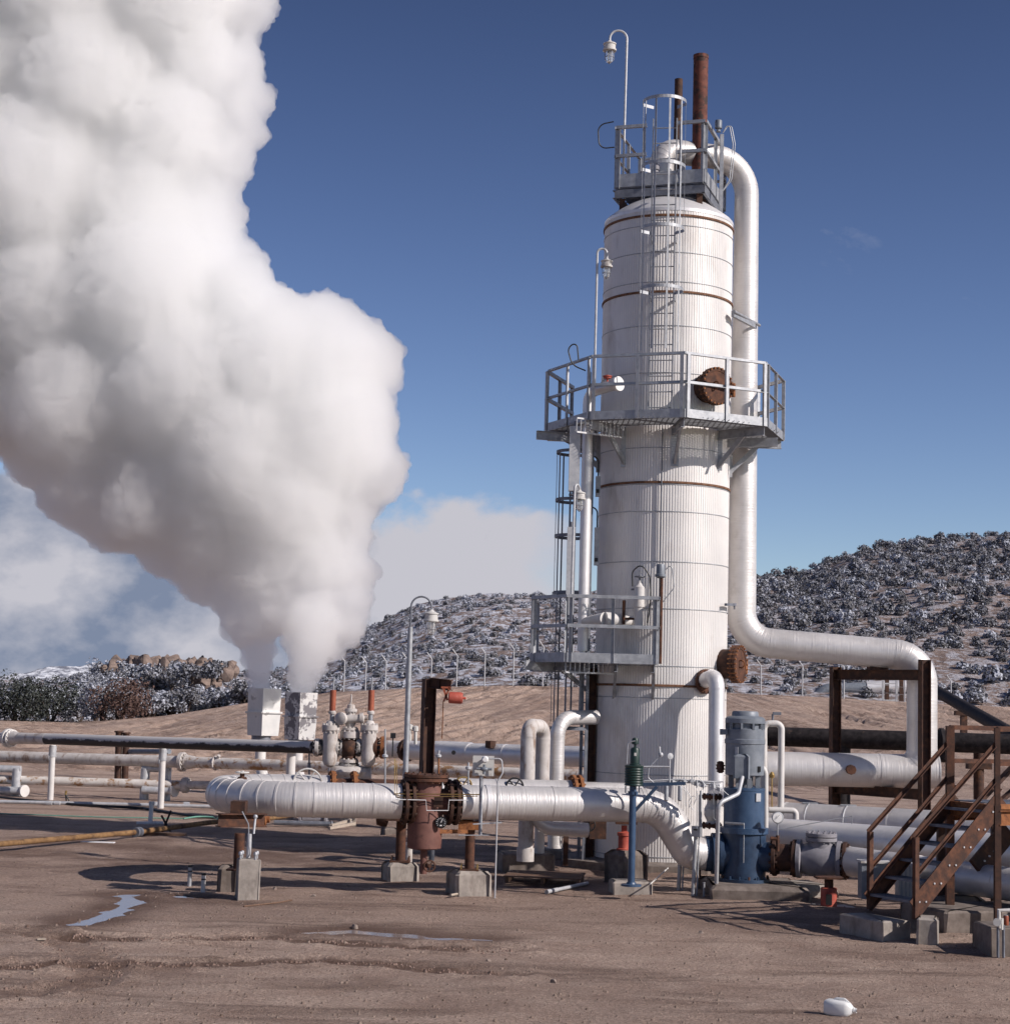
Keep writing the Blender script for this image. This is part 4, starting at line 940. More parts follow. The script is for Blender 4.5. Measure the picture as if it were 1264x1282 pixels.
# back leg
bl0 = onp(P(566, 985, 30.6).x)+bk*2*rad; bl1 = onp(P(752, 985, 31).x)+bk*2*rad
t = thing('back_pipe', 'second silver pipe running just behind the front pipe, below the vertical pipes', 'pipe', bl0)
m_ = MB(); m_.tube([bl0, bl1], .26, 36); seams(m_, [bl0, bl1], .26, 1.2, seg=36); build('pipe_wall', m_, stained, t)
m_ = MB(); m_.flange(bl1+dirp*.06, dirp, .36, .06, 14, .02); m_.flange(bl1+dirp*.17, dirp, .36, .06, 14, .02); build('flange', m_, rust_orange, t)
m_ = MB(); m_.tube([bl1+dirp*.2, bl1+dirp*1.2, bl1+dirp*1.5-UP*.3], .24, 30); build('pipe_end', m_, jacket, t)
vb = thing('gate_valve', 'rusty gold-edged valve closing the back leg of the looped pipe', 'valve', (loopq[-1].x, loopq[-1].y, 1))
m_ = MB(); m_.flange(loopq[-1]+dirp*.05, dirp, .35, .07, 14, .02); build('flange', m_, rust_orange, vb)
m_ = MB(); m_.flange(loopq[-1]+dirp*.42, dirp, .35, .07, 14, .02); build('flange', m_, rust_orange, vb)
m_ = MB(); m_.cyl(loopq[-1]+dirp*.1, loopq[-1]+dirp*.38, .22); m_.cyl(loopq[-1]+dirp*.46, bl0, .22); build('valve_body', m_, rust, vb)
for px, lb_ in ((428, 'pale handwheel standing behind the looped pipe, left of the strainer'), (616, 'brassy handwheel half hidden behind the front pipe below the dial panel'), (680, 'dark handwheel half hidden behind the front pipe between the vertical pipes')):
    c_ = onp(P(px, 985, 31).x)+bk*2*rad+bk*.1; v_ = thing('handwheel_valve', lb_, 'valve', (c_.x, c_.y, ZF))
    m_ = MB(); m_.wheel(c_+UP*.14-bk*.3, -bk, .24 if px < 500 else .15, .016, 5); build('handwheel', m_, {428: cream, 616: brass, 680: black}[px], v_)
    m_ = MB(); m_.cyl(c_+UP*.14-bk*.3, c_+UP*.14+bk*.2, .03); m_.lathe(c_+UP*.0, [(.16, 0), (.16, .05), (.08, .08), (.08, .25)], 16); build('bonnet', m_, rust, v_)
# ------------------------------------------------------------------ strainer
sx_ = P(533, 1000, 28.05).x; so_ = onp(sx_); zl = P(535, 973, 28).z
st = thing('strainer', 'red-brown cylindrical strainer vessel with bolted lid between two rusty flanges', 'vessel', (so_.x, so_.y, .5))
zb_ = P(533, 1063, 28).z
m_ = MB(); m_.lathe((so_.x, so_.y, zb_), [(.20, 0), (.268, .02), (.272, .06), (.272, zl-zb_-.35), (.255, zl-zb_-.30), (.255, zl-zb_-.04)], 40); build('body', m_, primer, st)
m_ = MB(); m_.flange((so_.x, so_.y, zl-.04), UP, .36, .05, 18, .018); m_.flange((so_.x, so_.y, zl+.02), UP, .36, .05, 18, .018); build('lid', m_, rust, st)
for s_, x in ((-1, fl), (1, fr_x)):
    m_ = MB(); c_ = onp(x); m_.cyl(so_, c_, .20, seg=32); build('nozzle', m_, primer, st)
    for d in (-.055, .055):
        m_ = MB(); m_.flange(c_+dirp*d, dirp, .36, .055, 16, .022); build('flange', m_, rust_dark, st)
m_ = MB(); m_.tube([V((so_.x, so_.y, zb_)), V((so_.x+.0, so_.y, P(530, 1094, 28).z))], .055, 14); build('drain_pipe', m_, primer, st)
m_ = MB(); m_.wheel((so_.x+.10, so_.y-.18, P(538, 1083, 28).z), V((.2, -1, 0)), .085, .012, 5); m_.cyl((so_.x, so_.y, P(538, 1083, 28).z), (so_.x+.1, so_.y-.18, P(538, 1083, 28).z), .035); build('drain_valve', m_, rust, st)
# black dial gauge with white ticks and needle
gc = P(552, 1030, 27.7)
m_ = MB(); m_.cyl(so_+V((.2, -.1, gc.z-ZF)), gc+V((0, .05, 0)), .02, seg=8); m_.lathe(gc+V((0, .04, 0)), [(.085, 0), (.092, .02), (.085, .05), (.01, .051)], 28, V((-.1, -1, 0))); dial = build('dial_gauge', m_, black, st)
m_ = MB(); ax = V((-.1, -1, 0)).normalized(); nx = ax.cross(UP).normalized()
for k in range(11):
    a = R(-130+260*k/10)+PI/2; d_ = nx*math.cos(a)+UP*math.sin(a); p_ = gc+ax*.014; m_.bar(p_+d_*.055, p_+d_*.074, .007, .003, up=ax)
m_.bar(gc+ax*.014, gc+ax*.014+(nx*-.4+UP*.9)*.055, .012, .003, up=ax); m_.box(tuple(gc+ax*.014-UP*.045), (.035, .004, .018))
build('dial_marks', m_, white, dial)
m_ = MB(); q0 = P(549, 1000, 27.75); m_.box((q0.x, so_.y-.268, P(549, 1004, 27.8).z), (.14, .012, .16)); build('nameplate', m_, rust_dark, st)
# davit with hanging red float
x_ = P(535, 910, 28.3).x
dv = thing('davit', 'dark rusty i-beam post with a short arm above the strainer', 'post', (x_, 28.45, 1.5))
za = P(540, 850, 28.45).z
m_ = MB(); m_.ibeam((x_, 28.45, zl-.02), (x_, 28.45, za), .20, .19, .014, up=V((1, .35, 0))); build('post', m_, rust_dark, dv)
xe = P(565, 855, 28.3).x; zm = P(552, 857, 28.4).z
m_ = MB(); m_.ibeam((x_+.02, 28.42, zm+.02), (xe, 28.2, zm-.01), .11, .17, .012); m_.bar((x_+.16, 28.33, zm-.07), (x_+.16, 28.33, zm+.09), .01, .10); build('arm', m_, rust_dark, dv)
m_ = MB(); m_.cyl((x_-.02, 28.45, zl-.06), (x_-.02, 28.45, zl), .16, seg=20); build('foot', m_, rust_dark, dv)
fc = P(570, 874, 28.2); fb = thing('counterweight', 'red counterweight drum hanging from the davit arm on a red bracket', 'weight', (fc.x, 28.2, fc.z))
m_ = MB(); m_.lathe(fc+V((-.11, 0, .005)), [(.07, 0), (.092, .015), (.094, .19), (.082, .225), (.02, .23), (.02, .27), (.01, .28)], 24, V((1, -.02, -.02))); build('drum', m_, red, fb)
m_ = MB(); hz = P(558, 864, 28.2); m_.bar((hz.x-.04, 28.2, hz.z+.03), (hz.x+.03, 28.2, fc.z-.04), .05, .035); m_.bar((hz.x+.06, 28.2, hz.z+.04), (hz.x-.03, 28.2, fc.z-.06), .05, .03); m_.box((hz.x, 28.2, hz.z+.04), (.15, .05, .03)); build('bracket', m_, orange, fb)
m_ = MB(); m_.cyl((hz.x-.035, 28.2, fc.z-.05), (hz.x-.04, 28.25, P(553, 925, 28.2).z), .008, seg=6); build('pull_rod', m_, rust_orange, fb)
# brass tubing lines across the strainer
tb = thing('instrument_tubing', 'brass and white instrument tubing running across the front of the strainer', 'tubing', P(495, 994, 27.6))
m_ = MB(); m_.tube([P(494, 950, 27.6), P(494, 994, 27.6), P(600, 995, 27.6)], .009, 8); m_.tube([P(496, 952, 27.6), P(497, 998, 27.6), P(598, 997, 27.6)], .007, 8); build('brass_line', m_, brass, tb)
m_ = MB(); m_.tube([P(494, 1001, 27.55), P(533, 1002, 27.55), P(534, 1015, 27.55), P(561, 1015, 27.55), P(562, 1002, 27.55), P(586, 1002, 27.55)], .007, 8); build('white_line', m_, white, tb)
for px, y0, y1 in ((482, 905, 985), (586, 950, 985), (549, 935, 970)):
    t = thing('thin_sensor', {482: 'small sensor on a thin stem left of the strainer', 586: 'small sensor on a thin stem right of the strainer flange', 549: 'thin rusty stem standing on the strainer lid'}[px], 'sensor', P(px, y1, 28.2))
    m_ = MB(); m_.cyl(P(px, y0+8, 28.2), P(px, y1, 28.2), .014, seg=8); build('stem', m_, galv if px != 549 else rust_orange, t)
    m_ = MB(); a = P(px, y0+12 if px != 482 else 947, 28.2); m_.lathe(a-UP*.03, [(.02, 0), (.045, .02), (.045, .05), (.015, .07), (.02, .12)], 12); build('head', m_, galv_light, t)
# dial panel on post
dp = thing('dial_panel', 'small white dial panel with grey regulator on a galvanised post', 'instrument', (P(602, 1046, 27.7).x, 27.7, .8))
a = P(592, 946, 27.7); b_ = P(618, 972, 27.7); m_ = MB(); m_.box(((a.x+b_.x)/2, 27.72, (a.z+b_.z)/2), (b_.x-a.x, .012, a.z-b_.z)); build('plate', m_, cream, dp)
m_ = MB(); m_.cyl((P(602, 972, 27.75).x, 27.76, P(602, 972, 27.75).z+.2), (P(601, 1046, 27.75).x, 27.76, P(602, 1046, 27.75).z), .028, seg=14); build('post', m_, galv, dp)
c_ = P(607, 951, 27.6); m_ = MB(); m_.lathe(c_+V((0, .1, 0)), [(.03, 0), (.03, .05), (.055, .06), (.055, .10), (.035, .13), (.01, .131)], 20, V((0, -1, 0))); build('dial', m_, white, dp)
m_ = MB(); c2_ = P(606, 963, 27.62); m_.sphere(c2_, .055, 12, (1.2, .8, .7)); m_.cyl(c2_-V((.12, 0, 0)), c2_+V((.12, 0, 0)), .02, seg=8); m_.cyl(c2_-V((0, 0, .08)), c2_+V((0, 0, .07)), .022, seg=8); build('regulator', m_, motor_grey, dp)
cq = fillet([P(612, 950, 27.6), P(628, 950, 27.6), P(629, 968, 27.6), P(623, 978, 27.6), P(623, 990, 27.6), V((P(623, 990, 27.6).x, 27.6, 0))], .06, 6)
m_ = MB(); m_.tube(cq, .013, 10); m_.bar(P(592, 1032, 27.65), P(628, 1030, 27.65), .02, .02); m_.tube([P(574, 1046, 27.65), P(612, 1046, 27.65)], .008, 6); solo('conduit', m_, galv_light, 'thin pale conduit dropping from the dial panel straight to the ground', 'conduit', (cq[-1].x, 27.6, 0))
# supports ----------------------------------------------------------------
def pier(px, pyb, w, h, d, label, mt=conc_dark, rz=0.35, ch=.06, name='concrete_pier', cat='pier', group=None):
    g = G(px, pyb); c_ = V((g.x, g.y+d*.5, 0)); m_ = MB(); m_.chamfer_block(c_, (w, d, h), rz, ch); solo(name, m_, mt, label, cat, c_, group, smooth=False); return c_
c1 = pier(586, 1121, .60, .36, .55, 'chamfered concrete pier with anchor bolts right of the strainer', concrete)
c2 = pier(499, 1103, .55, .29, .5, 'chamfered concrete pier under the left strainer column', concrete)
c3 = pier(282, 1117, .30, .40, .3, 'low brown concrete pier behind the tall pale block', conc_dark, .2)
def support(c_, h0, topz, label, w=.15, arms=None, bolts=True):
    t = thing('pipe_support', label, 'pipe support', (c_.x, c_.y, h0))
    m_ = MB(); m_.cyl((c_.x, c_.y, h0-.01), (c_.x, c_.y, topz), w/2, seg=20); m_.box((c_.x, c_.y, h0+.012), (w*2, w*2, .024)); build('column', m_, rust, t)
    if bolts:
        for a, b_ in ((-1,-1),(1,-1),(1,1),(-1,1)):
            m_ = MB(); m_.cyl((c_.x+a*w*.85, c_.y+b_*w*.85, h0), (c_.x+a*w*.85, c_.y+b_*w*.85, h0+.09), .013, seg=6); build('bolt', m_, brass if w < .16 else rust_dark, t)
    return t
t = support(c1, .36, 1.02, 'rusty tubular support under the right strainer flange')
m_ = MB(); m_.box((c1.x-.02, c1.y, 1.06), (.34, .30, .13)); m_.box((c1.x-.06, c1.y+.1, 1.13), (.2, .3, .05)); m_.bar((c1.x-.05, c1.y-.12, .97), (so_.x+.2, so_.y-.1, .97), .07, .06); build('head', m_, rust_orange, t)
t = support(c2, .29, 1.02, 'rusty tubular support under the left strainer flange', .17)
m_ = MB(); m_.lathe((c2.x-.30, c2.y-.1, 1.02), [(.01, -.13), (.12, -.11), (.15, -.02), (.15, .06), (.01, .1)], 16, V((1, 0, 0))); m_.box((c2.x, c2.y-.1, 1.05), (.50, .3, .14)); build('head', m_, rust_dark, t)
c3b = V((P(298, 1080, 26.9).x, 26.95, 0))
t = support(V((c3b.x, 26.95, 0)), .38, .93, 'rusty t-shaped support under the u-turn of the looped pipe', .16, bolts=False)
m_ = MB(); a = P(273, 1027, 26.8); b_ = P(331, 1027, 27.2); m_.ibeam(a, b_, .20, .20, .016); build('crossbeam', m_, rust, t)
m_ = MB(); m_.box((c3b.x-.05, 27.1, P(297, 1015, 27).z+.03), (.22, .3, .22)); build('saddle', m_, rust_dark, t)
# tall pale block with bolts
tbp = G(307, 1128); tbk = thing('concrete_block', 'tall pale concrete block with capped bolts on top below the u-turn', 'block', (tbp.x, tbp.y+.17, 0))
m_ = MB(); m_.chamfer_block((tbp.x, tbp.y+.17, 0), (.33, .30, .60), .25, .02, .006); build('block', m_, concrete, tbk, smooth=False)
for a, b_ in ((-1,-1),(1,-1),(1,1),(-1,1)):
    m_ = MB(); q0 = V((tbp.x+a*.11, tbp.y+.17+b_*.09, .59)); m_.lathe(q0, [(.018, 0), (.018, .06), (.03, .065), (.03, .10), (.02, .115)], 12); build('bolt', m_, galv, tbk)
m_ = MB(); m_.cyl((tbp.x-.02, tbp.y+.3, .55), (tbp.x-.02, tbp.y+.3, .95), .035); m_.cyl((tbp.x+.04, tbp.y+.3, .95), (tbp.x+.05, tbp.y+.35, 1.2), .018); m_.sphere((tbp.x+.05, tbp.y+.35, 1.2), .035, 10); build('conduit', m_, galv_light, tbk)
m_ = MB(); m_.tube(fillet([(tbp.x-.13, tbp.y+.2, 1.28), (tbp.x-.02, tbp.y+.15, 1.1), (tbp.x+.0, tbp.y+.12, .8), (tbp.x+.03, tbp.y+.12, .66), (tbp.x-.03, tbp.y+.15, .6)], .1, 6), .009, 6); build('cable', m_, galv, tbk)
for px, y0, y1, lb_ in ((237, 1086, 1109, 'left and darker of two short capped stub pipes in the dirt'), (254, 1096, 1117, 'right and paler of two short capped stub pipes in the dirt')):
    g = G(px, y1); h_ = P(px, y0, g.y).z; t = thing('stub_pipe', lb_, 'pipe stub', g); m_ = MB(); m_.cyl(g-UP*.05, g+UP*h_, .033, seg=14); build('pipe_wall', m_, galv if px < 240 else white_paint, t)
    m_ = MB(); m_.cyl(g+UP*h_, g+UP*(h_+.035), .038, seg=14); m_.cyl(g+UP*(h_-.07), g+UP*(h_-.05), .036, seg=14); build('cap', m_, black, t)
# ------------------------------------------------------------------ blue post instrument
bp = G(790, 1121); bx, by = P(790, 1100, 28).x, 28.0
pier(790, 1121, .64, .21, .60, 'low square concrete pad under the blue post', concrete, .08, .03)
t = thing('blue_post', 'slim blue post with a dark green louvred box and a green canister on top', 'instrument', (bx, by, .2))
m_ = MB(); m_.cyl((bx, by, .20), (bx, by, P(792, 984, by).z), .055, seg=20); m_.lathe((bx, by, .20), [(.16, 0), (.16, .03), (.08, .035), (.07, .06)], 20); m_.cyl((bx, by, P(792, 995, by).z), (bx, by, P(792, 991, by).z), .08, seg=20)
pst = build('post', m_, blue, t)
gz0, gz1 = P(792, 984, by).z, P(792, 958, by).z
m_ = MB(); g1 = MB(); g1.lathe((bx+.01, by, gz0), [(.13, 0), (.15, .01)]+[(.15-(.010 if k % 2 else 0), .02+k*.02) for k in range(15)]+[(.15, gz1-gz0-.01), (.13, gz1-gz0)], 28); build('louvred_box', g1, green, t)
m_ = MB(); m_.lathe((bx+.02, by, gz1), [(.09, 0), (.09, .02), (.075, .03), (.075, .24), (.06, .27), (.02, .28), (.02, .32), (.055, .33), (.055, .40), (.045, .42), (.02, .43)], 20); build('canister', m_, green, t)
m_ = MB(); m_.tube(fillet([(bx+.02, by-.05, gz1+.38), (bx-.10, by-.05, gz1+.36), (bx-.11, by-.05, gz1+.02)], .07), .009, 8); build('tube', m_, galv, t)
m_ = MB(); m_.box((bx+.02, by-.076, gz1+.17), (.035, .006, .05)); build('label_plate', m_, cream, t)
m_ = MB(); m_.bar((bx+.03, by, P(796, 1016, by).z), (P(822, 988, by).x, by, P(822, 985, by).z), .035, .05); m_.bar((bx, by, P(800, 983, by).z), (P(858, 981, by).x, by, P(858, 981, by).z), .04, .05); build('arm', m_, blue_dark, t)
for px in (834, 851):
    q0 = P(px, 984, by-.03); m_ = MB(); m_.lathe(q0-UP*.24, [(.02, 0), (.035, .02), (.035, .20), (.03, .24)], 14); build('sample_pot', m_, galv, t)
for px in (783, 800):
    q0 = P(px, 984, by-.1); m_ = MB(); m_.cyl(q0, q0-UP*.11, .012, seg=6); build('foot_rod', m_, dark_galv, t)
m_ = MB(); m_.tube([P(804, 960, by), P(838, 960, by), P(838, 980, by)], .014, 8); m_.cyl(P(838, 945, by), P(838, 962, by), .012, seg=8); m_.lathe(P(838, 947, by)+V((0, .03, 0)), [(.05, 0), (.055, .02), (.05, .04), (.01, .045)], 20, V((.3, -1, 0))); m_.cyl(P(825, 935, by), P(826, 948, by), .02, seg=8); m_.sphere(P(827, 945, by), .04, 10)
m_.tube(fillet([P(824, 948, by), P(812, 962, by), P(811, 974, by), P(818, 980, by)], .06), .008, 6); build('gauge_line', m_, galv_light, t)
# pier with red jack behind the blue post
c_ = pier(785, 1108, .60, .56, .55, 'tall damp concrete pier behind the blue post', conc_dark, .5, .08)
t = thing('pipe_jack', 'red screw jack with rusty head plate holding up the front pipe behind the blue post', 'pipe support', (c_.x-.05, c_.y, .56))
m_ = MB(); m_.lathe((c_.x-.05, c_.y, .55), [(.13, 0), (.13, .03), (.10, .04), (.10, .24), (.12, .25), (.12, .30), (.05, .32), (.05, .42)], 20); build('jack_body', m_, red, t)
m_ = MB(); m_.box((c_.x-.02, c_.y, 1.02), (.36, .26, .05)); m_.box((c_.x-.02, c_.y, 1.10), (.26, .2, .10)); build('head_plate', m_, rust, t)
# ------------------------------------------------------------------ instrument stand cluster between blue post and pump
t = thing('tubing_manifold', 'tangle of pale tubing and small valves on a horizontal bar between blue post and pump', 'manifold', P(880, 985, 28.3))
Ym = 28.3; rr_ = random.Random(5)
m_ = MB(); m_.tube([P(806, 981, Ym), P(868, 979, Ym), P(900, 983, Ym)], .022, 8); m_.tube([P(806, 978, Ym-.05), P(850, 976, Ym-.05), P(902, 980, Ym)], .012, 8); m_.tube([P(845, 977, Ym), P(905, 979, Ym), P(905, 988, Ym)], .010, 8)
build('bar', m_, galv_light, t)
for px, py in ((842, 979), (856, 979), (872, 982), (880, 984), (893, 985), (900, 988), (866, 978)):
    m_ = MB(); q0 = P(px, py, Ym-.04); m_.box(tuple(q0), (.06, .06, .05), rz=rr_.random()); m_.cyl(q0-UP*.06, q0+UP*.07, .012, seg=8); m_.cyl(q0-V((.06, 0, 0)), q0+V((.06, 0, 0)), .014, seg=8); build('valve', m_, galv_light, t)
for pts in (((868, 974), (872, 970), (884, 985)), ((856, 985), (866, 1000), (862, 1012)), ((868, 1015), (861, 1005), (866, 996), (872, 998), (868, 1008)), ((893, 990), (893, 1024), (898, 1030)), ((846, 983), (858, 990), (858, 1010)), ((872, 990), (873, 1002), (872, 1038)), ((897, 983), (912, 996))):
    m_ = MB(); m_.tube(fillet([P(a, b_, Ym-.05) for a, b_ in pts], .05, 5), .0055, 6); build('tubing', m_, galv, t)
m_ = MB(); m_.cyl(P(877, 1036, Ym), P(877, 990, Ym), .018, seg=8); m_.cyl(P(875, 1036, Ym), P(875, 995, Ym), .008, seg=8); build('post', m_, galv, t)
for px, y0, y1, Yg, r_, lb_ in ((851, 1040, 1118, 27.9, .032, 'leftmost galvanised post carrying a small switch box'), (869, 1040, 1123, 27.6, .032, 'galvanised post with a switch box, second from the left in front of the pump')):
    g = G(px-2, y1); Yg = g.y; tt = thing('switch_post', lb_, 'post', g); m_ = MB(); m_.tube([g, P(px+2, y0, Yg)], r_, 12); m_.tube([g+V((.06, 0, 0)), P(px+6, y0+8, Yg)], .014, 8); build('post', m_, galv, tt)
    m_ = MB(); q0 = P(px+3, 1041, Yg-.05); m_.box(tuple(q0), (.14, .12, .17), rz=-.4); sb = build('switch_box', m_, galv, tt)
    m_ = MB(); m_.box(tuple(q0+V((-.03, -.07, .03))), (.06, .02, .025), rz=-.4); build('switch_plate', m_, black, sb)
g = G(896, 1124); Yc = g.y
cq = fillet([g, P(899, 1006, 28.1), P(924, 994, 28.35), P(929, 973, 28.58)], .12, 8)
m_ = MB(); m_.tube(cq, .034, 14); solo('motor_conduit', m_, galv_light, 'thick grey conduit rising from the ground and curving into the motor terminal box', 'conduit', g)
for px, y0, y1, lb_ in ((881, 1106, 1124, 'short capped stub beside the pump pad'), (876, 1087, 1103, 'small rusty spike on the foundation behind the posts')):
    g = G(px, y1); m_ = MB(); m_.cyl(g, P(px, y0, g.y), .018, seg=8); m_.cyl(P(px, y0, g.y), P(px, y0-1, g.y), .026, seg=8); solo('stub', m_, galv if px > 878 else rust_dark, lb_, 'pipe stub', g)
# control valve behind (white body between rusty flanges)
t = thing('control_valve', 'small white flanged valve standing behind the posts left of the pump', 'valve', P(890, 1038, 29.3))
x_ = P(891, 1010, 29.4).x
m_ = MB(); z0 = P(891, 1036, 29.4).z; m_.lathe((x_, 29.4, z0), [(.10, 0), (.10, .08), (.08, .10), (.13, .2), (.13, .30), (.09, .38), (.08, .44), (.10, .46), (.10, .55)], 20); m_.cyl((x_-.06, 29.25, z0+.25), (x_-.06, 29.4, z0+.25), .07, seg=16); build('body', m_, white_paint, t)
for dz in (.03, .50): m_ = MB(); m_.flange((x_, 29.4, z0+dz), UP, .17, .06, 8, .018); build('flange', m_, rust, t)
# ------------------------------------------------------------------ pump
pdc = V((P(930, 1100, 29).x, 29.0, 0)); PX = pdc.x
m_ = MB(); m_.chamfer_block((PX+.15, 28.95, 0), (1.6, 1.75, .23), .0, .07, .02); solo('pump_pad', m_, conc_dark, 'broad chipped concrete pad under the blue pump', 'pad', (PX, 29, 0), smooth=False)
m_ = MB(); m_.chamfer_block((PX+1.0, 29.3, 0), (.9, 1.1, .20), .3, .09, .03); solo('concrete_footing', m_, concrete, 'irregular pale concrete footing right of the pump pad', 'footing', (PX+1.0, 29.3, 0), smooth=False)
pu = thing('vertical_pump', 'vertical pump with stepped blue barrel and grey motor on top', 'pump', (PX, 29, .23))
def zp(y): return P(930, y, 29).z
b0 = .23
m_ = MB(); m_.lathe((PX, 29, 0), [(.43, b0), (.43, b0+.05), (.36, b0+.055), (.36, zp(1046)), (.36, zp(1043))], 48); build('lower_barrel', m_, blue_dark, pu)
m_ = MB(); m_.lathe((PX, 29, 0), [(.395, zp(1043)), (.395, zp(1036)), (.33, zp(1035.5)), (.33, zp(990)), (.335, zp(989.5)), (.335, zp(987)), (.30, zp(986))], 48); build('upper_barrel', m_, blue, pu)
for k in range(16):
    a = 2*PI*k/16+.1; q0 = V((PX+.40*math.cos(a), 29+.40*math.sin(a), b0)); m_ = MB(); m_.cyl(q0, q0+UP*.10, .018, seg=6); build('anchor_bolt', m_, blue_dark if k % 3 else rust, pu)
m_ = MB()
for k in range(8):
    a = 2*PI*k/8+.2; q0 = V((PX+.235*math.cos(a), 29+.235*math.sin(a), 0)); m_.bar(q0+UP*zp(987), q0+UP*zp(970), .07, .05)
stn = build('motor_stand', m_, motor_grey, pu); m_ = MB(); m_.cyl((PX, 29, zp(987)), (PX, 29, zp(970)), .09); build('shaft_coupling', m_, dark_galv, stn)
m_ = MB()
m_.lathe((PX, 29, 0), [(.27, zp(971.5)), (.315, zp(970)), (.318, zp(932)), (.33, zp(931)), (.33, zp(926)), (.318, zp(925)), (.318, zp(913)), (.30, zp(912))], 48)
mo = build('motor', m_, motor_grey, pu)
m_ = MB(); m_.lathe((PX, 29, 0), [(.27, zp(912.5)), (.27, zp(906)), (.325, zp(905.5)), (.325, zp(900)), (.29, zp(897.5)), (.22, zp(896.5)), (.215, zp(892)), (.20, zp(890.5)), (.01, zp(890))], 40)
for k in range(10):
    a = 2*PI*k/10; q0 = V((PX+.305*math.cos(a), 29+.305*math.sin(a), 0)); m_.bar(q0+UP*zp(913), q0+UP*zp(905.5), .035, .045)
build('fan_hood', m_, motor_grey, mo)
jb = P(928, 956, 28.62); m_ = MB(); m_.chamfer_block((jb.x, 28.62, jb.z-.16), (.27, .16, .31), -.1, .04, 0); build('terminal_box', m_, motor_grey, mo, smooth=False)
m_ = MB(); m_.box((PX-.36, 28.9, zp(917)), (.12, .09, .09)); m_.cyl((PX-.42, 28.9, zp(917)), (PX-.38, 28.9, zp(917)), .05, seg=14); build('side_box', m_, motor_grey, mo)
m_ = MB(); m_.box((PX-.17, 28.72, zp(945)), (.05, .01, .26), rz=-.55); build('nameplate', m_, galv_light, mo)
m_ = MB(); m_.box((PX+.20, 28.745, zp(962)), (.05, .03, .09)); build('vent_cover', m_, black, mo)
m_ = MB(); m_.box((PX+.19, 28.72, zp(997)), (.10, .012, .13), rz=.62); build('data_plate', m_, galv_light, pu)
m_ = MB(); m_.tube([(PX-.12, 28.62, zp(1030)), (PX-.05, 28.62, zp(1030)), (PX-.05, 28.62, zp(1078))], .008, 6); m_.tube([(PX-.34, 28.75, zp(1030)), (PX-.05, 28.60, zp(1030))], .02, 8); build('drip_line', m_, galv, pu)
nz = P(930, 1072, 28.9).z; m_ = MB(); m_.cyl((PX, 29, nz), (PX+.50, 28.85, nz), .24, seg=32); build('nozzle', m_, blue_dark, pu)
m_ = MB(); m_.cyl((PX-.5, 29, .66), (PX, 29, .66), .26, seg=32); m_.lathe((PX-.52, 29, .66), [(.33, 0), (.33, .06), (.27, .07), (.29, .09), (.33, .1), (.33, .17)], 36, V((1, 0, 0))); build('inlet_flange', m_, blue_dark, pu)
m_ = MB(); m_.flange((PX-.37, 29.2, P(900, 961, 29).z), V((-.96, -.25, 0)), .10, .06, 8, .014); solo('small_flange', m_, rust, 'small rusty flange poking out left of the grey motor', 'flange', (PX-.37, 29.2, 2))
# discharge: rusty spool + grey check valve + pipe right
dd = V((1, -.30, 0)).normalized(); d0 = V((PX+.45, 28.86, nz))
t = thing('check_valve', 'dull grey check valve with a round bolted lid between rusty flanges', 'valve', d0+dd*1.0-UP*.3)
m_ = MB(); m_.flange(d0+dd*.04, dd, .30, .06, 12, .028); m_.cyl(d0+dd*.05, d0+dd*.36, .22, seg=28); m_.flange(d0+dd*.36, dd, .30, .06, 12, .028); build('rusty_spool', m_, rust_dark, t)
c_ = d0+dd*.78; m_ = MB(); m_.lathe(d0+dd*.40, [(.31, 0), (.31, .06), (.23, .08), (.25, .15), (.285, .34), (.27, .52), (.235, .60), (.235, .62), (.31, .64), (.31, .70)], 36, dd); m_.cyl(c_, c_+UP*.30, .21, seg=28); build('body', m_, valve_grey, t)
m_ = MB(); m_.flange(c_+UP*.32, UP, .25, .06, 14, .018); m_.flange(c_+UP*.39, UP, .25, .06, 14, .018); build('lid', m_, valve_grey, t)
m_ = MB(); m_.flange(d0+dd*1.16, dd, .30, .06, 14, .028); build('flange', m_, rust_dark, t)
p0 = d0+dd*1.18; p1 = P(1264, 1103, 25.3); p1 = V((p1.x, 25.3, .64)); dr = (p1-p0)
t = thing('discharge_pipe', 'silver pipe leaving the check valve low to the right under the stairs', 'pipe', p0)
m_ = MB(); q = [p0, p0+dr*1.9]; m_.tube(q, .235, 36); seams(m_, q, .235, 1.4, seg=36); build('pipe_wall', m_, jacket, t)
pg = thing('pressure_gauge', 'round pressure gauge on a rusty stem above the pump outlet flange', 'gauge', P(973, 1055, 28.7))
m_ = MB(); m_.cyl(P(973, 1066, 28.6), P(973, 1046, 28.6), .03, seg=8); m_.cyl(P(964, 1050, 28.6), P(973, 1050, 28.6), .03, seg=8); build('stem', m_, rust, pg)
m_ = MB(); m_.cyl(P(973, 1046, 28.6), P(973, 1030, 28.6), .012, seg=8); m_.lathe(P(973, 1024, 28.6)+V((0, .03, 0)), [(.09, 0), (.095, .05), (.08, .055)], 24, V((.1, -1, 0))); gz = build('case', m_, galv, pg)
m_ = MB(); m_.lathe(P(973, 1024, 28.54), [(.078, 0), (.01, .004)], 24, V((.1, -1, 0))); build('face', m_, white, gz)
m_ = MB(); gp_ = P(973, 1024, 28.52); m_.bar(gp_-V((.02, 0, .02)), gp_+V((.03, -.004, .05)), .008, .004); build('needle', m_, black, gz)
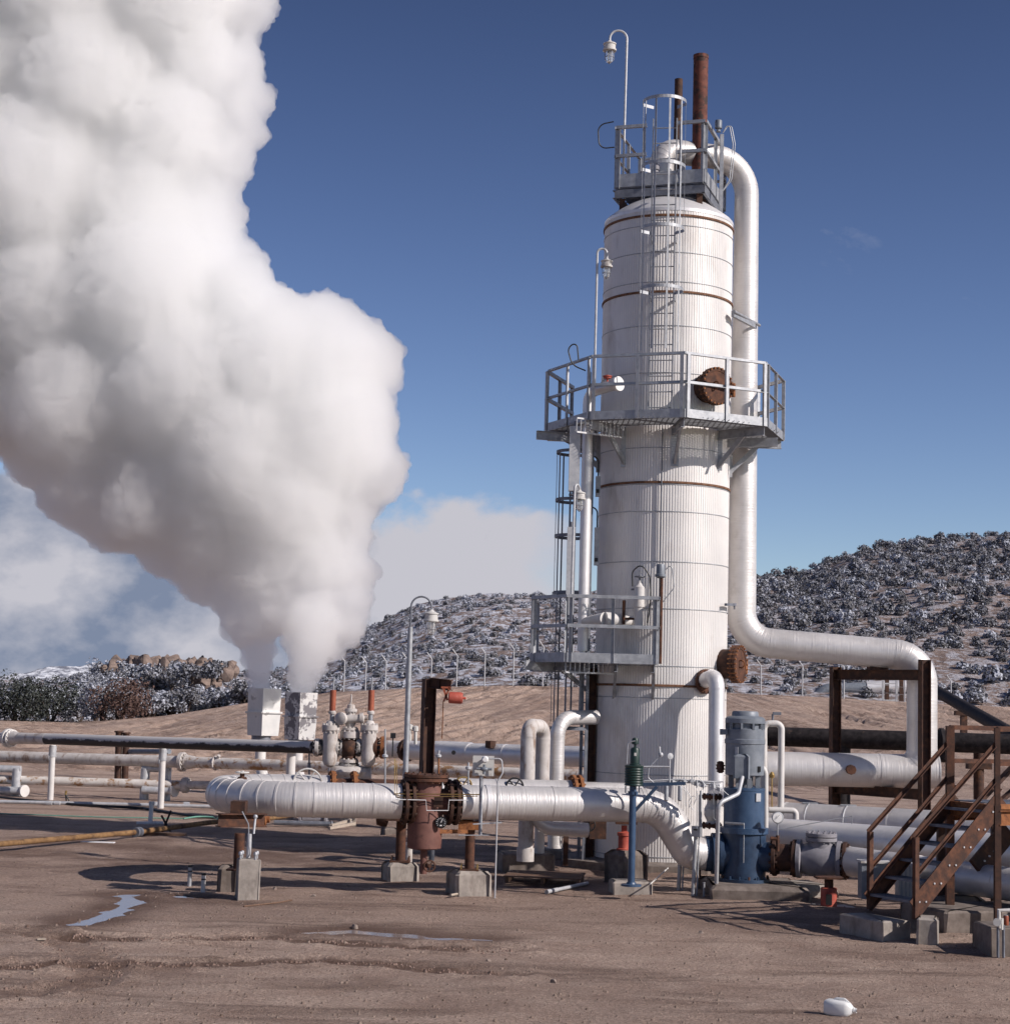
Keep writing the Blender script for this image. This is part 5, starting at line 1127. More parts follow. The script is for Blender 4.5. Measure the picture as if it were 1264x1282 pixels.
# red jack on ground below the pipe
g = G(1037, 1137); t = thing('pipe_jack', 'bright red screw jack on spilled white grout under the discharge pipe', 'pipe support', g)
m_ = MB(); m_.lathe(g, [(.125, 0), (.125, .30), (.11, .31)], 24); build('jack_body', m_, red, t)
m_ = MB(); m_.cyl(g+UP*.30, g+UP*.45, .07, seg=14); m_.box(tuple(g+UP*.46), (.42, .3, .03)); build('head_plate', m_, rust, t)
m_ = MB(); m_.box((g.x-.02, g.y-.125, .14), (.09, .02, .16)); build('stencil_patch', m_, black, t)
m_ = MB(); n = 22; m_.v = [(g.x+(.36+.12*math.sin(3*k)+.05*math.sin(7*k))*math.cos(2*PI*k/n), g.y+(.30+.1*math.cos(4*k))*math.sin(2*PI*k/n), z) for z in (.0, .028) for k in range(n)]; m_.f = [tuple(range(n, 2*n))]+[(k, (k+1) % n, n+(k+1) % n, n+k) for k in range(n)]; m_.uv = [[(0, 0)]*len(f) for f in m_.f]
solo('grout_spill', m_, white_paint, 'spilled white grout around the foot of the red jack', 'grout', g)
# ------------------------------------------------------------------ big white pipes right
t = thing('white_main', 'wide dull-white pipe running right behind the discharge pipe', 'pipe', (P(960, 1047, 30.6).x, 30.6, .5))
a = P(958, 1046, 30.6); b_ = P(1264, 1064, 28.0); a.z = b_.z = .88; m_ = MB(); q = [a, a+(b_-a)*1.5]; m_.tube(q, .285, 36); seams(m_, q, .285, 2.2, seg=36); build('pipe_wall', m_, jacket_tube, t)
m_ = MB(); x_ = P(1064, 1053, 29.8); m_.box((x_.x, 29.45, x_.z), (.10, .05, .24)); build('lug', m_, rust_dark, t)
t = thing('far_white_main', 'farthest of the low white pipes, its top just showing, with tapered left end', 'pipe', (P(940, 1034, 33).x, 33, .7))
a = P(955, 1034, 33.2); b_ = P(1264, 1052, 31.0); a.z = b_.z = .98; m_ = MB(); d_ = (b_-a); m_.tube([a-d_*.06-UP*.35, a-UP*.08, a+d_*.10, a+d_*1.4], [.10, .22, .33, .33], 36); seams(m_, [a+d_*.10, a+d_*1.4], .33, 1.5, seg=36); build('pipe_wall', m_, jacket, t)
for px in (1008, 1050):
    q0 = P(px, 1020, 32.4); m_ = MB(); m_.torus(a+d_*(.2 if px < 1030 else .36), d_.normalized(), .335, .012, 28); m_.box(tuple((a+d_*(.2 if px < 1030 else .36))+UP*.34), (.28, .1, .02)); build('strap', m_, galv, t)
def small_pipe(pts, Y, r, label, mt=white_paint, bend=.1):
    q = fillet([P(a, b_, Y) for a, b_ in pts], bend, 8); m_ = MB(); m_.tube(q, r, 14); return solo('small_pipe', m_, mt, label, 'pipe', q[-1])
small_pipe([(956, 1010), (956, 906), (978, 906), (977, 1020)], 29.9, .055, 'white inverted-u pipe right of the grey motor')
small_pipe([(951, 958), (958, 966), (958, 1040)], 29.5, .045, 'narrow white pipe hugging the right side of the blue barrel', bend=.15)
small_pipe([(962, 1014), (996, 1015), (996, 1026)], 29.8, .05, 'short white pipe elbowing down onto the far white main')
m_ = MB(); q0 = P(967, 900, 30.0); m_.cyl(q0-UP*.12, q0+UP*.08, .02, seg=8); m_.box(tuple(q0+V((.07, 0, .09))), (.14, .05, .05)); solo('petcock', m_, dark_galv, 'tiny dark petcock on top of the inverted-u pipe', 'valve', q0)
m_ = MB(); m_.tube([P(966, 972, 29.9), P(966, 1012, 29.9)], .012, 8); m_.lathe(P(966, 974, 29.8), [(.04, 0), (.05, .05), (.02, .1)], 10); solo('brass_petcock', m_, brass, 'small brass valve beside the inverted-u pipe', 'valve', P(966, 1012, 29.9))
m_ = MB(); m_.tube([P(967, 1040, 29.4), P(1066, 1022, 29.4), P(1066, 1032, 29.4)], .008, 6); solo('guy_wire', m_, galv, 'thin wire stretched from the pump to a peg on the white main', 'wire', P(967, 1040, 29.4))
# black coated pipe behind
t = thing('black_pipe', 'thick black coated pipe crossing behind the rusty frame below the bank', 'pipe', (P(950, 917, 38).x, 38, 2))
a = P(930, 918, 38.4); b_ = P(1264, 923, 36.5); a.z = b_.z = 2.44; d_ = b_-a; m_ = MB(); m_.tube([a-d_*.1, a+d_*1.4], .205, 32); build('pipe_wall', m_, black_pipe, t)
c_ = a+d_*((1186-930)/334); m_ = MB(); m_.lathe(c_-V((.14, 0, 0)), [(.25, 0), (.29, .02), (.29, .10), (.21, .11), (.21, .20), (.29, .21), (.29, .28)], 24, V((1, 0, 0))); m_.lathe(c_-UP*.42, [(.08, 0), (.17, .06), (.17, .3)], 20); build('flange', m_, black_pipe, t)
for px, wd in ((1056, .28), (1228, .17)):
    q0 = P(px, 940, 37.5); m_ = MB(); m_.cyl((q0.x, 37.7, -.1), (q0.x, 37.7, 2.40), wd/2*1.3, seg=20)
    if px > 1200: m_.box((q0.x, 37.7, 1.95), (.5, .25, .14))
    build('support', m_, rust_dark if px > 1200 else black_pipe, t)
t = thing('sloping_black_pipe', 'black pipe sloping down to the right across the bank', 'pipe', P(1200, 885, 60))
a = P(1140, 847, 68); b_ = P(1290, 933, 48); m_ = MB(); m_.tube([a, b_], .20, 20); build('pipe_wall', m_, black_pipe, t)
q0 = P(1206, 893, 59.5); m_ = MB(); m_.box((q0.x, 59.5, q0.z), (.6, .25, .16)); m_.bar((q0.x, 59.5, q0.z-1.0), (q0.x, 59.5, q0.z), .2, .2); build('support', m_, rust_dark, t)
# pipe and gate beyond the crest
t = thing('insulated_pipe', 'grey insulated pipe beyond the bank crest, bending down at its left end', 'pipe', P(1020, 876, 128))
q = fillet([P(1012, 880, 132), P(1034, 863, 132), P(1084, 861, 132), P(1150, 859, 132)], 1.0); m_ = MB(); m_.tube(q, .42, 20); build('pipe_wall', m_, motor_grey, t)
m_ = MB(); m_.tube([P(1084, 861, 132), P(1170, 858, 132)], .47, 20); build('pipe_sleeve', m_, jacket_tube, t)
t = thing('steel_gate_frame', 'pale steel gate frame on the crest below the overhead pipe', 'gate', P(1115, 878, 118))
m_ = MB()
for px in (1105, 1122): m_.bar(P(px, 880, 118), P(px, 848, 118), .13, .13)
m_.bar(P(1105, 877, 118), P(1122, 877, 118), .1, .1); m_.bar(P(1105, 856, 118), P(1122, 856, 118), .1, .1); build('frame', m_, galv_light, t)
for px in (1110, 1128): m_ = MB(); m_.bar(P(px, 878, 120), P(px, 850, 120), .25, .2); build('post', m_, rust_dark, t)
# ------------------------------------------------------------------ staircase
u = V((.9, .435, 0)).normalized(); v = V((.435, -.9, 0)).normalized(); W_s = .97
RF = P(1146, 1140, 23.6); RF = V((RF.x, 23.6, .36)); LF = RF - v*W_s
rise, run = .235, .25
stt = thing('steel_staircase', 'rusty steel staircase with double pipe handrails climbing right to a landing', 'staircase', RF)
slope = (u*run+UP*rise)
for s_, F0 in ((1, RF), (-1, LF)):
    m_ = MB(); a = F0-slope*.05+UP*.03; b_ = F0+slope*5.9+UP*.07; m_.prism([(-.006, -.13), (.006, -.13), (.006, .13), (-.006, .13)], a+UP*.07, b_+UP*.07, up=UP); m_.bar(a+UP*.20-v*s_*.03, b_+UP*.20-v*s_*.03, .06, .01); m_.bar(a-UP*.065-v*s_*.03, b_-UP*.065-v*s_*.03, .06, .01)
    sg = build('stringer', m_, rust, stt)
    if s_ == 1:
        for k in range(6):
            for d in (.0, .11):
                q0 = F0+slope*(k+.20)+UP*.13+u*d; m_ = MB(); m_.cyl(q0, q0+v*.02, .013, seg=8); build('bolt', m_, galv_light, sg)
for k in range(6):
    q0 = LF+slope*(k)+u*.12+UP*.17; m_ = MB()
    for j in range(7): m_.bar(q0+u*(-.11+j*.034)+v*.02, q0+u*(-.11+j*.034)+v*(W_s-.02), .008, .03)
    m_.bar(q0-u*.125+v*.02, q0-u*.125+v*(W_s-.02), .03, .035); m_.bar(q0+u*.12+v*.02, q0+u*.12+v*(W_s-.02), .008, .04)
    for j in range(9): m_.bar(q0+v*(.05+j*.11)-u*.11, q0+v*(.05+j*.11)+u*.11, .006, .012)
    build('tread', m_, dark_galv, stt)
for s_, F0, xt, in ((1, RF, 1), (-1, LF, 1)):
    hb = F0+UP*1.02; ht = F0+slope*5.5+UP*.98
    m_ = MB(); m_.angle(F0-UP*.03, hb, .065, .01, up=u); m_.angle(hb-u*.03, ht, .052, .01); m_.angle(F0+UP*.52, F0+slope*5.5+UP*.50, .048, .01); build('handrail', m_, rust, stt)
# landing
LT = RF+slope*5.55; ZLD = 1.80; La = V((LT.x, LT.y, ZLD)); Lb = La-v*W_s
ld = thing('landing', 'rusty steel landing with railings at the head of the stairs', 'platform', V((La.x, La.y, 0)))
m_ = MB(); m_.channel(La-UP*.17, La+u*7-UP*.17, .06, .20, .012); m_.bar(La-UP*.02, La+u*7-UP*.02, .06, .07); m_.channel(Lb-UP*.17, Lb+u*7-UP*.17, .06, .2, .012); m_.bar(La-UP*.1, Lb-UP*.1, .05, .2); build('edge_beam', m_, rust_orange, ld)
m_ = MB()
m_.prism([(-W_s*.98/2, -.006), (W_s*.98/2, -.006), (W_s*.98/2, .006), (-W_s*.98/2, .006)], (La+Lb)/2+u*.04+UP*.012, (La+Lb)/2+u*6.9+UP*.012)  # solid plate, carried on far out of view to shade the area below
build('deck_plate', m_, dark_galv, ld)
m_ = MB()
for base in (La, Lb):
    m_.bar(base+UP*1.03, base+u*4+UP*1.03, .05, .065); m_.bar(base+UP*.56, base+u*4+UP*.56, .05, .06)
build('railing', m_, rust, ld)
m_ = MB(); m_.bar(La, V((La.x, La.y, .15)), .085, .085); m_.bar(La-UP*.2, La+UP*1.05, .07, .07); build('post', m_, rust_dark, ld)
m_ = MB(); m_.bar(Lb+UP*1.05, V((Lb.x, Lb.y, .10)), .11, .09); build('post', m_, rust, ld)
for (pa, pb_, w_) in (((1226, 1004), (1296, 930), .09), ((1250, 1005), (1300, 962), .08), ((1222, 1088), (1262, 1040), .30)):
    m_ = MB(); m_.bar(P(*pa, 25.6), P(*pb_, 26.2), w_, .05, up=V((0, 1, 0)) if w_ > .2 else UP); build('brace', m_, rust_dark, ld)
m_ = MB()
for px, py in ((1232, 1078), (1244, 1066), (1238, 1072)): q0 = P(px, py, 25.5); m_.cyl(q0, q0-V((0, .03, 0)), .014, seg=8)
build('bolt', m_, galv_light, ld)
for px in (1178, 1246):
    q0 = P(px, 1100, 26.2); m_ = MB(); m_.bar((q0.x, 26.2, .0), (q0.x, 26.2, 1.6), .12, .12); build('post', m_, rust_dark, ld)
# blocks under the stairs
B0 = RF+V((0, 0, -.36))
bc = (P(1098, 1160, 23.9)); m_ = MB(); m_.chamfer_block(((RF+LF)/2 - v*.18 - u*.16).xy.to_tuple()+(0,), (.95, .46, .27), math.atan2(v.y, v.x), .02, .008); solo('stair_block', m_, concrete, 'long low concrete block in front of the bottom step', 'block', (RF.x, RF.y, 0), smooth=False)
m_ = MB(); m_.chamfer_block((RF.x+.14, RF.y-.05, 0), (.28, .42, .36), math.atan2(v.y, v.x)+.9, .03, .015); solo('stair_footing', m_, concrete, 'squarish weathered concrete footing under the near stringer', 'block', (RF.x+.14, RF.y, 0), smooth=False)
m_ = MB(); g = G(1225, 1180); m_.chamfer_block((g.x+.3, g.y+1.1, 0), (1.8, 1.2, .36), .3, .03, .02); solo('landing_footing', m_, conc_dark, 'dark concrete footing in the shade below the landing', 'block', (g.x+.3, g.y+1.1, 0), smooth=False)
g = G(1218, 1150); m_ = MB(); m_.chamfer_block((g.x-.4, 26.2, 0), (.75, .6, .38), .4, .08, .02); solo('pipe_block', m_, conc_dark, 'grey concrete pier under the discharge pipe behind the landing post', 'pier', (g.x, 26.2, 0), smooth=False)  # dark concrete here stands in for the deep shade around the landing
m_ = MB(); q0 = P(1098, 1140, 26.2); m_.box((q0.x-.05, 26.3, .55), (.38, .28, .52)); bx_ = solo('grey_cabinet', m_, motor_grey, 'blue-grey cabinet standing behind the bottom stair post', 'cabinet', (q0.x, 26.3, .2))
m_ = MB(); m_.box((q0.x-.03, 26.3, .825), (.46, .34, .03)); build('cabinet_top', m_, cream, bx_)
m_ = MB(); q0 = P(1138, 1100, 26.4); m_.box((q0.x+.0, 26.5, .55), (.32, .25, .5)); bx_ = solo('white_cabinet', m_, cream, 'white ribbed cabinet seen between the stair treads', 'cabinet', (q0.x, 26.5, .2))
m_ = MB()
for k in range(5): m_.box((q0.x-.12+k*.06, 26.365, .55), (.02, .02, .44))
build('rib', m_, galv, bx_)
# block and valve at the right edge
g = G(1252, 1198); m_ = MB(); m_.chamfer_block((g.x+.22, g.y+.35, 0), (.75, .7, .36), .05, .02, .01); solo('edge_block', m_, conc_dark, 'dark concrete block cut by the right frame edge', 'block', (g.x+.2, g.y+.3, 0), smooth=False)
uv_ = thing('hose_valve', 'small white hose valve on twin dark risers at the right frame edge', 'valve', g)
x_ = P(1250, 1150, g.y-.05).x; yv = g.y-.08
m_ = MB(); m_.tube([(x_, yv, .36), P(1250, 1140, yv), P(1268, 1140, yv)], .028, 10); m_.sphere(P(1248, 1155, yv), .055, 12); m_.cyl(P(1248, 1155, yv), P(1248, 1155, yv-.08), .05, seg=16); m_.cyl(P(1253, 1150, yv), P(1253, 1164, yv), .03, seg=8); build('valve_body', m_, cream, uv_)
for dx in (-.02, .05): m_ = MB(); m_.cyl((x_+dx, yv, 0), (x_+dx, yv, .40), .018, seg=8); build('riser', m_, dark_galv, uv_)
q0 = P(1259, 1160, g.y+.25); cn = solo('drink_can', MB().lathe((q0.x, g.y+.25, .36), [(.028, 0), (.033, .008), (.033, .11), (.028, .122)], 18), orange, 'orange drink can standing on the dark block at the right edge', 'can', (q0.x, g.y+.25, .36))
m_ = MB(); m_.cyl((q0.x, g.y+.25, .485), (q0.x, g.y+.25, .488), .027, seg=18); build('can_top', m_, galv_light, cn)
# ------------------------------------------------------------------ vertical pipes left of the tower
t = thing('riser_pipe', 'leftmost dull grey riser pipe with a rust spot on its top elbow', 'pipe', G(658, 1080))
Yr = 31.62; xa = P(660, 970, Yr).x; zt_ = P(661, 909, Yr).z
q = fillet([V((xa, Yr, .28)), V((xa, Yr, zt_)), V((P(680, 909, Yr+.7).x, Yr+.7, zt_-.02)), V((P(680, 909, Yr+.7).x, Yr+.7, .9))], [.18, .22], 8)
m_ = MB(); m_.tube(q, .135, 28); seams(m_, q, .135, .9, gore=False, seg=28, dr=.004); m_.cyl((xa, Yr, .22), (xa, Yr, .45), .155, seg=24); build('pipe_wall', m_, old_white, t)
t = thing('riser_pipe', 'bright silver riser pipe whose elbow bends right behind the ladder', 'pipe', G(697, 1065))
xb = P(697, 950, 32.6).x; zt_ = P(710, 899, 32.6).z
q = fillet([V((xb, 32.6, .4)), V((xb, 32.6, zt_)), V((P(745, 899, 33).x, 33.2, zt_+.02))], [.34], 10)
m_ = MB(); m_.tube(q, .135, 28); seams(m_, q, .135, .8, seg=28, dr=.004); build('pipe_wall', m_, jacket, t)
m_ = MB(); q = fillet([V((P(668, 1000, 31.6).x, 31.6, 1.4)), V((P(672, 1040, 31.6).x, 31.6, .82)), V((P(735, 1046, 31.8).x, 31.8, .78))], .35, 8); m_.tube(q, .13, 24); solo('low_elbow', m_, jacket_tube, 'white pipe elbow under the front pipe leading right to the dark valve', 'pipe', (q[0].x, 31.6, .6))
m_ = MB(); m_.cyl((P(675, 1060, 32.2).x, 32.2, .15), (P(675, 1060, 32.2).x, 32.2, 1.3), .09, seg=20); solo('short_leg', m_, white_paint, 'short white leg standing on the small concrete block under the elbow', 'pipe', (P(675, 1060, 32.2).x, 32.2, .15))
pier(657, 1092, .95, .32, .75, 'wide damp concrete pier under the leftmost riser', conc_dark, .15, .03)
pier(693, 1076, .62, .20, .6, 'small pale concrete pier beneath the white elbow', concrete, .1, .03)
m_ = MB(); q0 = P(708, 1062, 32.3); m_.bar((q0.x, 32.3, .1), (q0.x, 32.3, .72), .09, .07); solo('elbow_prop', m_, rust_dark, 'thin dark prop under the low elbow', 'post', (q0.x, 32.3, .1))
t = thing('drain_valve', 'dark green-black valve assembly with a handwheel low beside the tower', 'valve', P(748, 1048, 32.6))
q0 = P(748, 1037, 32.6); m_ = MB(); m_.box(tuple(q0), (.30, .25, .38)); m_.cyl(q0+V((-.3, 0, .05)), q0, .10, seg=16); build('valve_body', m_, rust_dark, t)
m_ = MB(); m_.wheel(P(737, 1033, 32.3), V((0, -1, 0)), .11, .013, 4); build('handwheel', m_, black, t)
for px, py, lb_ in ((736, 1066, 'small red extinguisher-like cylinder standing behind the ladder foot'),):
    g = G(px, 1077); m_ = MB(); m_.lathe(g, [(.06, 0), (.07, .02), (.07, .28), (.03, .33), (.03, .4)], 16); solo('red_cylinder', m_, red, lb_, 'cylinder', g)
# pallet and rod on the ground
pl_ = thing('wooden_pallet', 'weathered wooden pallet lying flat on the dirt by the tower', 'pallet', G(680, 1103))
pc = G(682, 1104); rz = -.12
Mz = Matrix.Rotation(rz, 3, 'Z')
for k in range(7): m_ = MB(); m_.box(tuple(V((pc.x, pc.y, .115))+Mz @ V((0, -.5+k*.165, 0))), (1.3, .12, .02), rz); build('deck_board', m_, wood, pl_)
for k in (-1, 0, 1): m_ = MB(); m_.box(tuple(V((pc.x, pc.y, .055))+Mz @ V((k*.6, 0, 0))), (.05, 1.05, .10), rz); build('stringer', m_, wood, pl_)
m_ = MB(); m_.tube([G(684, 1117, .03), G(735, 1106, .03)], .03, 12); m_.tube([G(684, 1117, .03), G(684, 1117, .03).lerp(G(735, 1106, .03), .25)], .036, 12); solo('loose_pipe', m_, galv_light, 'short pale loose pipe lying in front of the pallet', 'pipe', G(684, 1117))
m_ = MB(); m_.tube([G(814, 1107, .22), P(836, 1087, 30.5)], .012, 6); solo('loose_rod', m_, white_paint, 'thin pale rod leaning between the blue post pad and the tower foundation', 'rod', G(814, 1107))
m_ = MB(); m_.tube([G(564, 1121, .02), G(580, 1118, .02), G(600, 1117, .02)], .02, 6); solo('wooden_board', m_, wood_pale, 'pale wooden slat lying in front of the strainer pier', 'board', G(580, 1118))
m_ = MB(); m_.box(tuple(G(52, 1176, .02)), (.10, .035, .02), .3); solo('litter_scrap', m_, wood_pale, 'small white scrap lying beside the curved tyre track at left', 'scrap', G(52, 1176))
m_ = MB(); m_.tube([G(305, 1135, .02), G(350, 1130, .03), G(365, 1127, .02)], .012, 6); solo('twig', m_, wood, 'dark twig on the dirt right of the tall concrete block', 'twig', G(330, 1132))
# jug
jg = G(1052, 1273); jt = thing('plastic_jug', 'milky white plastic jug lying on its side in the foreground dirt', 'jug', jg)
ax = V((.88, -.46, -.04)).normalized(); side = ax.cross(UP).normalized(); uu = side.cross(ax)
m_ = MB(); rows = []
prof = [(-.165, .03), (-.155, .066), (-.13, .078), (-.04, .080), (.05, .078), (.085, .066), (.115, .040), (.125, .030)]
for h_, r_ in prof:
    rows.append([jg+UP*.078+ax*h_+(side*math.copysign(abs(math.cos(a))**.55, math.cos(a))*r_+uu*math.copysign(abs(math.sin(a))**.55, math.sin(a))*r_) for a in [2*PI*k/20 for k in range(20)]])
m_.v = [tuple(p) for r_ in rows for p in r_]; n = 20
m_.f = [(i*n+k, (i+1)*n+k, (i+1)*n+(k+1) % n, i*n+(k+1) % n) for i in range(len(rows)-1) for k in range(n)]+[tuple(range(n)), tuple((len(rows)-1)*n+k for k in range(n-1, -1, -1))]; m_.uv = [[(0, 0)]*len(f) for f in m_.f]
build('jug_body', m_, plastic, jt)
q0 = jg+UP*.078+ax*.125; m_ = MB(); m_.tube([q0, q0+ax*.035], .023, 16); m_.tube([q0+ax*.008, q0+ax*.014], .030, 16); nk = build('neck', m_, plastic, jt); m_ = MB(); m_.cyl(q0+ax*.034, q0+ax*.037, .016, seg=14); build('mouth', m_, black, nk)
m_ = MB(); m_.tube(fillet([jg+UP*.14+ax*.09, jg+UP*.175+ax*.04, jg+UP*.17-ax*.05, jg+UP*.145-ax*.07], .03, 5), .011, 8); build('handle', m_, plastic, jt)
# ------------------------------------------------------------------ steam vents
cn_i = 0
for px, y0, y1, Y, w_, lb_ in ((329, 862, 921, 56, 40, 'left square steam vent box, smooth chalky white'), (375, 867, 926, 54, 39, 'right square steam vent box with dark peeling paint on its left face')):
    c_ = P(px, y1, Y); h_ = P(px, y0, Y).z-c_.z; s_ = w_*Y/2200/1.36; t = thing('steam_vent', lb_, 'steam vent', (c_.x, Y, 0), 'white steam vent boxes')
    vm = mat('peeling_vent_paint', (.50, .49, .48), (.60, .59, .57), 2, .7, 0, .2, stain=(.17, .16, .17), st_at=(.50, .53), st_scale=2.2) if px > 350 else mat('chalky_vent_paint', (.54, .54, .53), (.64, .63, .61), 2, .7, 0, .2, stain=(.36, .35, .34), st_at=(.60, .64), st_scale=2)
    a = R(48); m_ = MB(); hs = s_/2
    def sq(z, k): return [V((c_.x, Y, c_.z+z))+Matrix.Rotation(a+R(20 if False else 0), 3, 'Z') @ V((i*hs*k, j*hs*k, 0)) for i, j in ((-1,-1),(1,-1),(1,1),(-1,1))]
    L4 = [sq(0, .92), sq(h_*.48, 1.0), sq(h_*.52, .96), sq(h_, 1.0), sq(h_, .93), sq(h_*.6, .93)]
    m_.v = [tuple(p) for r_ in L4 for p in r_]; m_.f = [(i*4+k, i*4+(k+1) % 4, i*4+4+(k+1) % 4, i*4+4+k) for i in range(5) for k in range(4)]+[(3,2,1,0)]; m_.uv = [[(0, 0)]*4 for f in m_.f]
    build('vent_box', m_, vm, t, smooth=False)
    m_ = MB(); f0 = sq(h_*.49, 1.08)
    for k in range(4): m_.bar(f0[k], f0[(k+1) % 4], .05, .045)
    build('band', m_, vm, t)
    m_ = MB(); m_.cyl((c_.x-.05, Y, c_.z), (c_.x-.05, Y, c_.z-.15), .38*.8, seg=20); build('collar', m_, dark_galv, t)
    m_ = MB(); m_.tube(fillet([(c_.x-.05, Y, c_.z-.1), (c_.x-.05, Y, .9), (c_.x+.15, Y-.6, .45), (c_.x+.15, Y-.6, -.1)], .3, 6), .17, 20); build('stand_pipe', m_, white_paint, t)
# big upright leg with flange in front
m_ = MB(); q0 = P(364, 960, 46.5); m_.cyl((q0.x, 46.5, -.1), (q0.x, 46.5, P(364, 938, 46.5).z), .12, seg=20); m_.cyl((q0.x, 46.5, P(364, 934, 46.5).z-.15), (q0.x, 46.5, P(364, 934, 46.5).z), .3, seg=20); solo('upright_support', m_, white_paint, 'thick white leg holding the mottled pipe below the right steam vent', 'pipe support', (q0.x, 46.5, 0))
# ------------------------------------------------------------------ left pipes
top_pts = [P(-40, 923, 50.5), P(70, 925.5, 48.3), P(200, 930, 46), P(392, 936, 43.2)]
for p in top_pts: p.z = 0
zz_ = [P(-40, 923, 50.5).z, P(70, 925.5, 48.3).z, P(200, 930, 46).z, P(392, 936, 43.2).z]
tpz = [V((p.x, p.y, z)) for p, z in zip(top_pts, zz_)]
t = thing('mottled_pipe', 'long upper pipe at left with snow-white top and black peeling underside', 'pipe', (tpz[1].x, tpz[1].y, 0))
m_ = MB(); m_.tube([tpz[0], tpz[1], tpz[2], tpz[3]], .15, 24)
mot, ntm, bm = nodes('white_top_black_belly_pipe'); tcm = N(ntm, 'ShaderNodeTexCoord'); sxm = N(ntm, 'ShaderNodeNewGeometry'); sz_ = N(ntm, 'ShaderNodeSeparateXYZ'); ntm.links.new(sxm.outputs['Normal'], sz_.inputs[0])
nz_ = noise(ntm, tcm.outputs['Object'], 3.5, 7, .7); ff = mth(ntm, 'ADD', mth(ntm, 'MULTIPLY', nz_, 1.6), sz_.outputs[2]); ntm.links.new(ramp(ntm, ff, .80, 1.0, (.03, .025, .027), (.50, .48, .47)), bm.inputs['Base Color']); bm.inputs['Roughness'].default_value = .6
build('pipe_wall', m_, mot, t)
m_ = MB(); fx = tpz[0].lerp(tpz[1], (12+40)/110); d_ = (tpz[1]-tpz[0]).normalized(); m_.flange(fx, d_, .26, .10, 12, .025); m_.flange(fx+d_*.14, d_, .24, .06, 12, .025); build('flange', m_, white_paint, t)
m_ = MB(); m_.tube([tpz[0], fx+d_*1.6], .154, 24); m_.tube([fx+d_*.1, fx+d_*.45], [.22, .154], 24); build('white_section', m_, old_white, t)
for px, y0, y1, lb_ in ((65, 933, 1001, 'slim white post under the mottled pipe, farther left'), (203, 937, 1012, 'slim white post under the mottled pipe, right of the other')):
    g = G(px-2, y1); b_ = P(px+2, y0, g.y); tt = thing('pipe_post', lb_, 'post', g, 'slim white posts under the mottled pipe'); m_ = MB(); m_.tube([g-UP*.1, V((b_.x-.02, g.y, b_.z))], .085, 14); build('post', m_, white_paint, tt)
    m_ = MB(); m_.tube([V((b_.x-.02, g.y, b_.z-.32)), V((b_.x-.01, g.y, b_.z-.02))], .105, 14); m_.wheel((b_.x-.1, g.y-.05, b_.z-.35), V((-1, -.3, 0)), .06, .01, 4); build('sleeve', m_, galv_light, tt)
g0 = P(-40, 948, 52); g1 = P(225, 954, 50); g2_ = P(760, 973, 44)
t = thing('middle_pipe', 'long cream pipe running left to right below the mottled pipe, flanged and rust-streaked', 'pipe', (g0.x, 52, 0))
g0.z = 1.03; g1.z = P(225, 954, 50).z; g2_.z = P(760, 973, 44).z
m_ = MB(); m_.tube([g0, g1], .165, 24); build('pipe_wall', m_, old_white, t)
rst_white = mat('rust_streaked_white_paint', (.55, .50, .45), (.68, .64, .60), 4, .65, 0, .2, stain=(.30, .16, .07), st_at=(.50, .60), st_scale=3.5)
m_ = MB(); m_.tube([g1, g2_], .155, 24); build('pipe_wall', m_, rst_white, t)
d_ = (g1-g0).normalized(); m_ = MB(); m_.flange(g1+d_*.08, d_, .27, .12, 12, .03); m_.lathe(g1+d_*.2, [(.21, 0), (.17, .25)], 20, d_); build('flange', m_, old_white, t)
d_ = (g2_-g1).normalized(); q0 = g1.lerp(g2_, .095); m_ = MB(); m_.torus(q0, d_, .18, .03, 16); m_.cyl(q0, q0+V((.1, -.15, .22)), .05, seg=8); build('clamp', m_, old_white, t)
h0 = P(-40, 975, 50.5); h1 = P(228, 984, 50); h2 = P(330, 986, 49)
for p in (h0, h1, h2): p.z = .40
h1.z = P(228, 983, 50).z; h2.z = P(330, 984, 49).z; h0.z = P(-40, 975, 50.5).z
t = thing('lower_pipe', 'lowest cream pipe at left, flaking, with a scalloped flange near its right end', 'pipe', (h0.x, 50, 0))
m_ = MB(); m_.tube([h0, h1], .125, 20); build('pipe_wall', m_, rst_white, t)
m_ = MB(); m_.tube([h1, h2, h2+V((3, -.1, -.02))], .115, 20); build('pipe_wall', m_, old_white, t)
d_ = (h1-h0).normalized(); m_ = MB(); m_.flange(h1+d_*.1, d_, .22, .14, 12, .035); build('flange', m_, old_white, t)
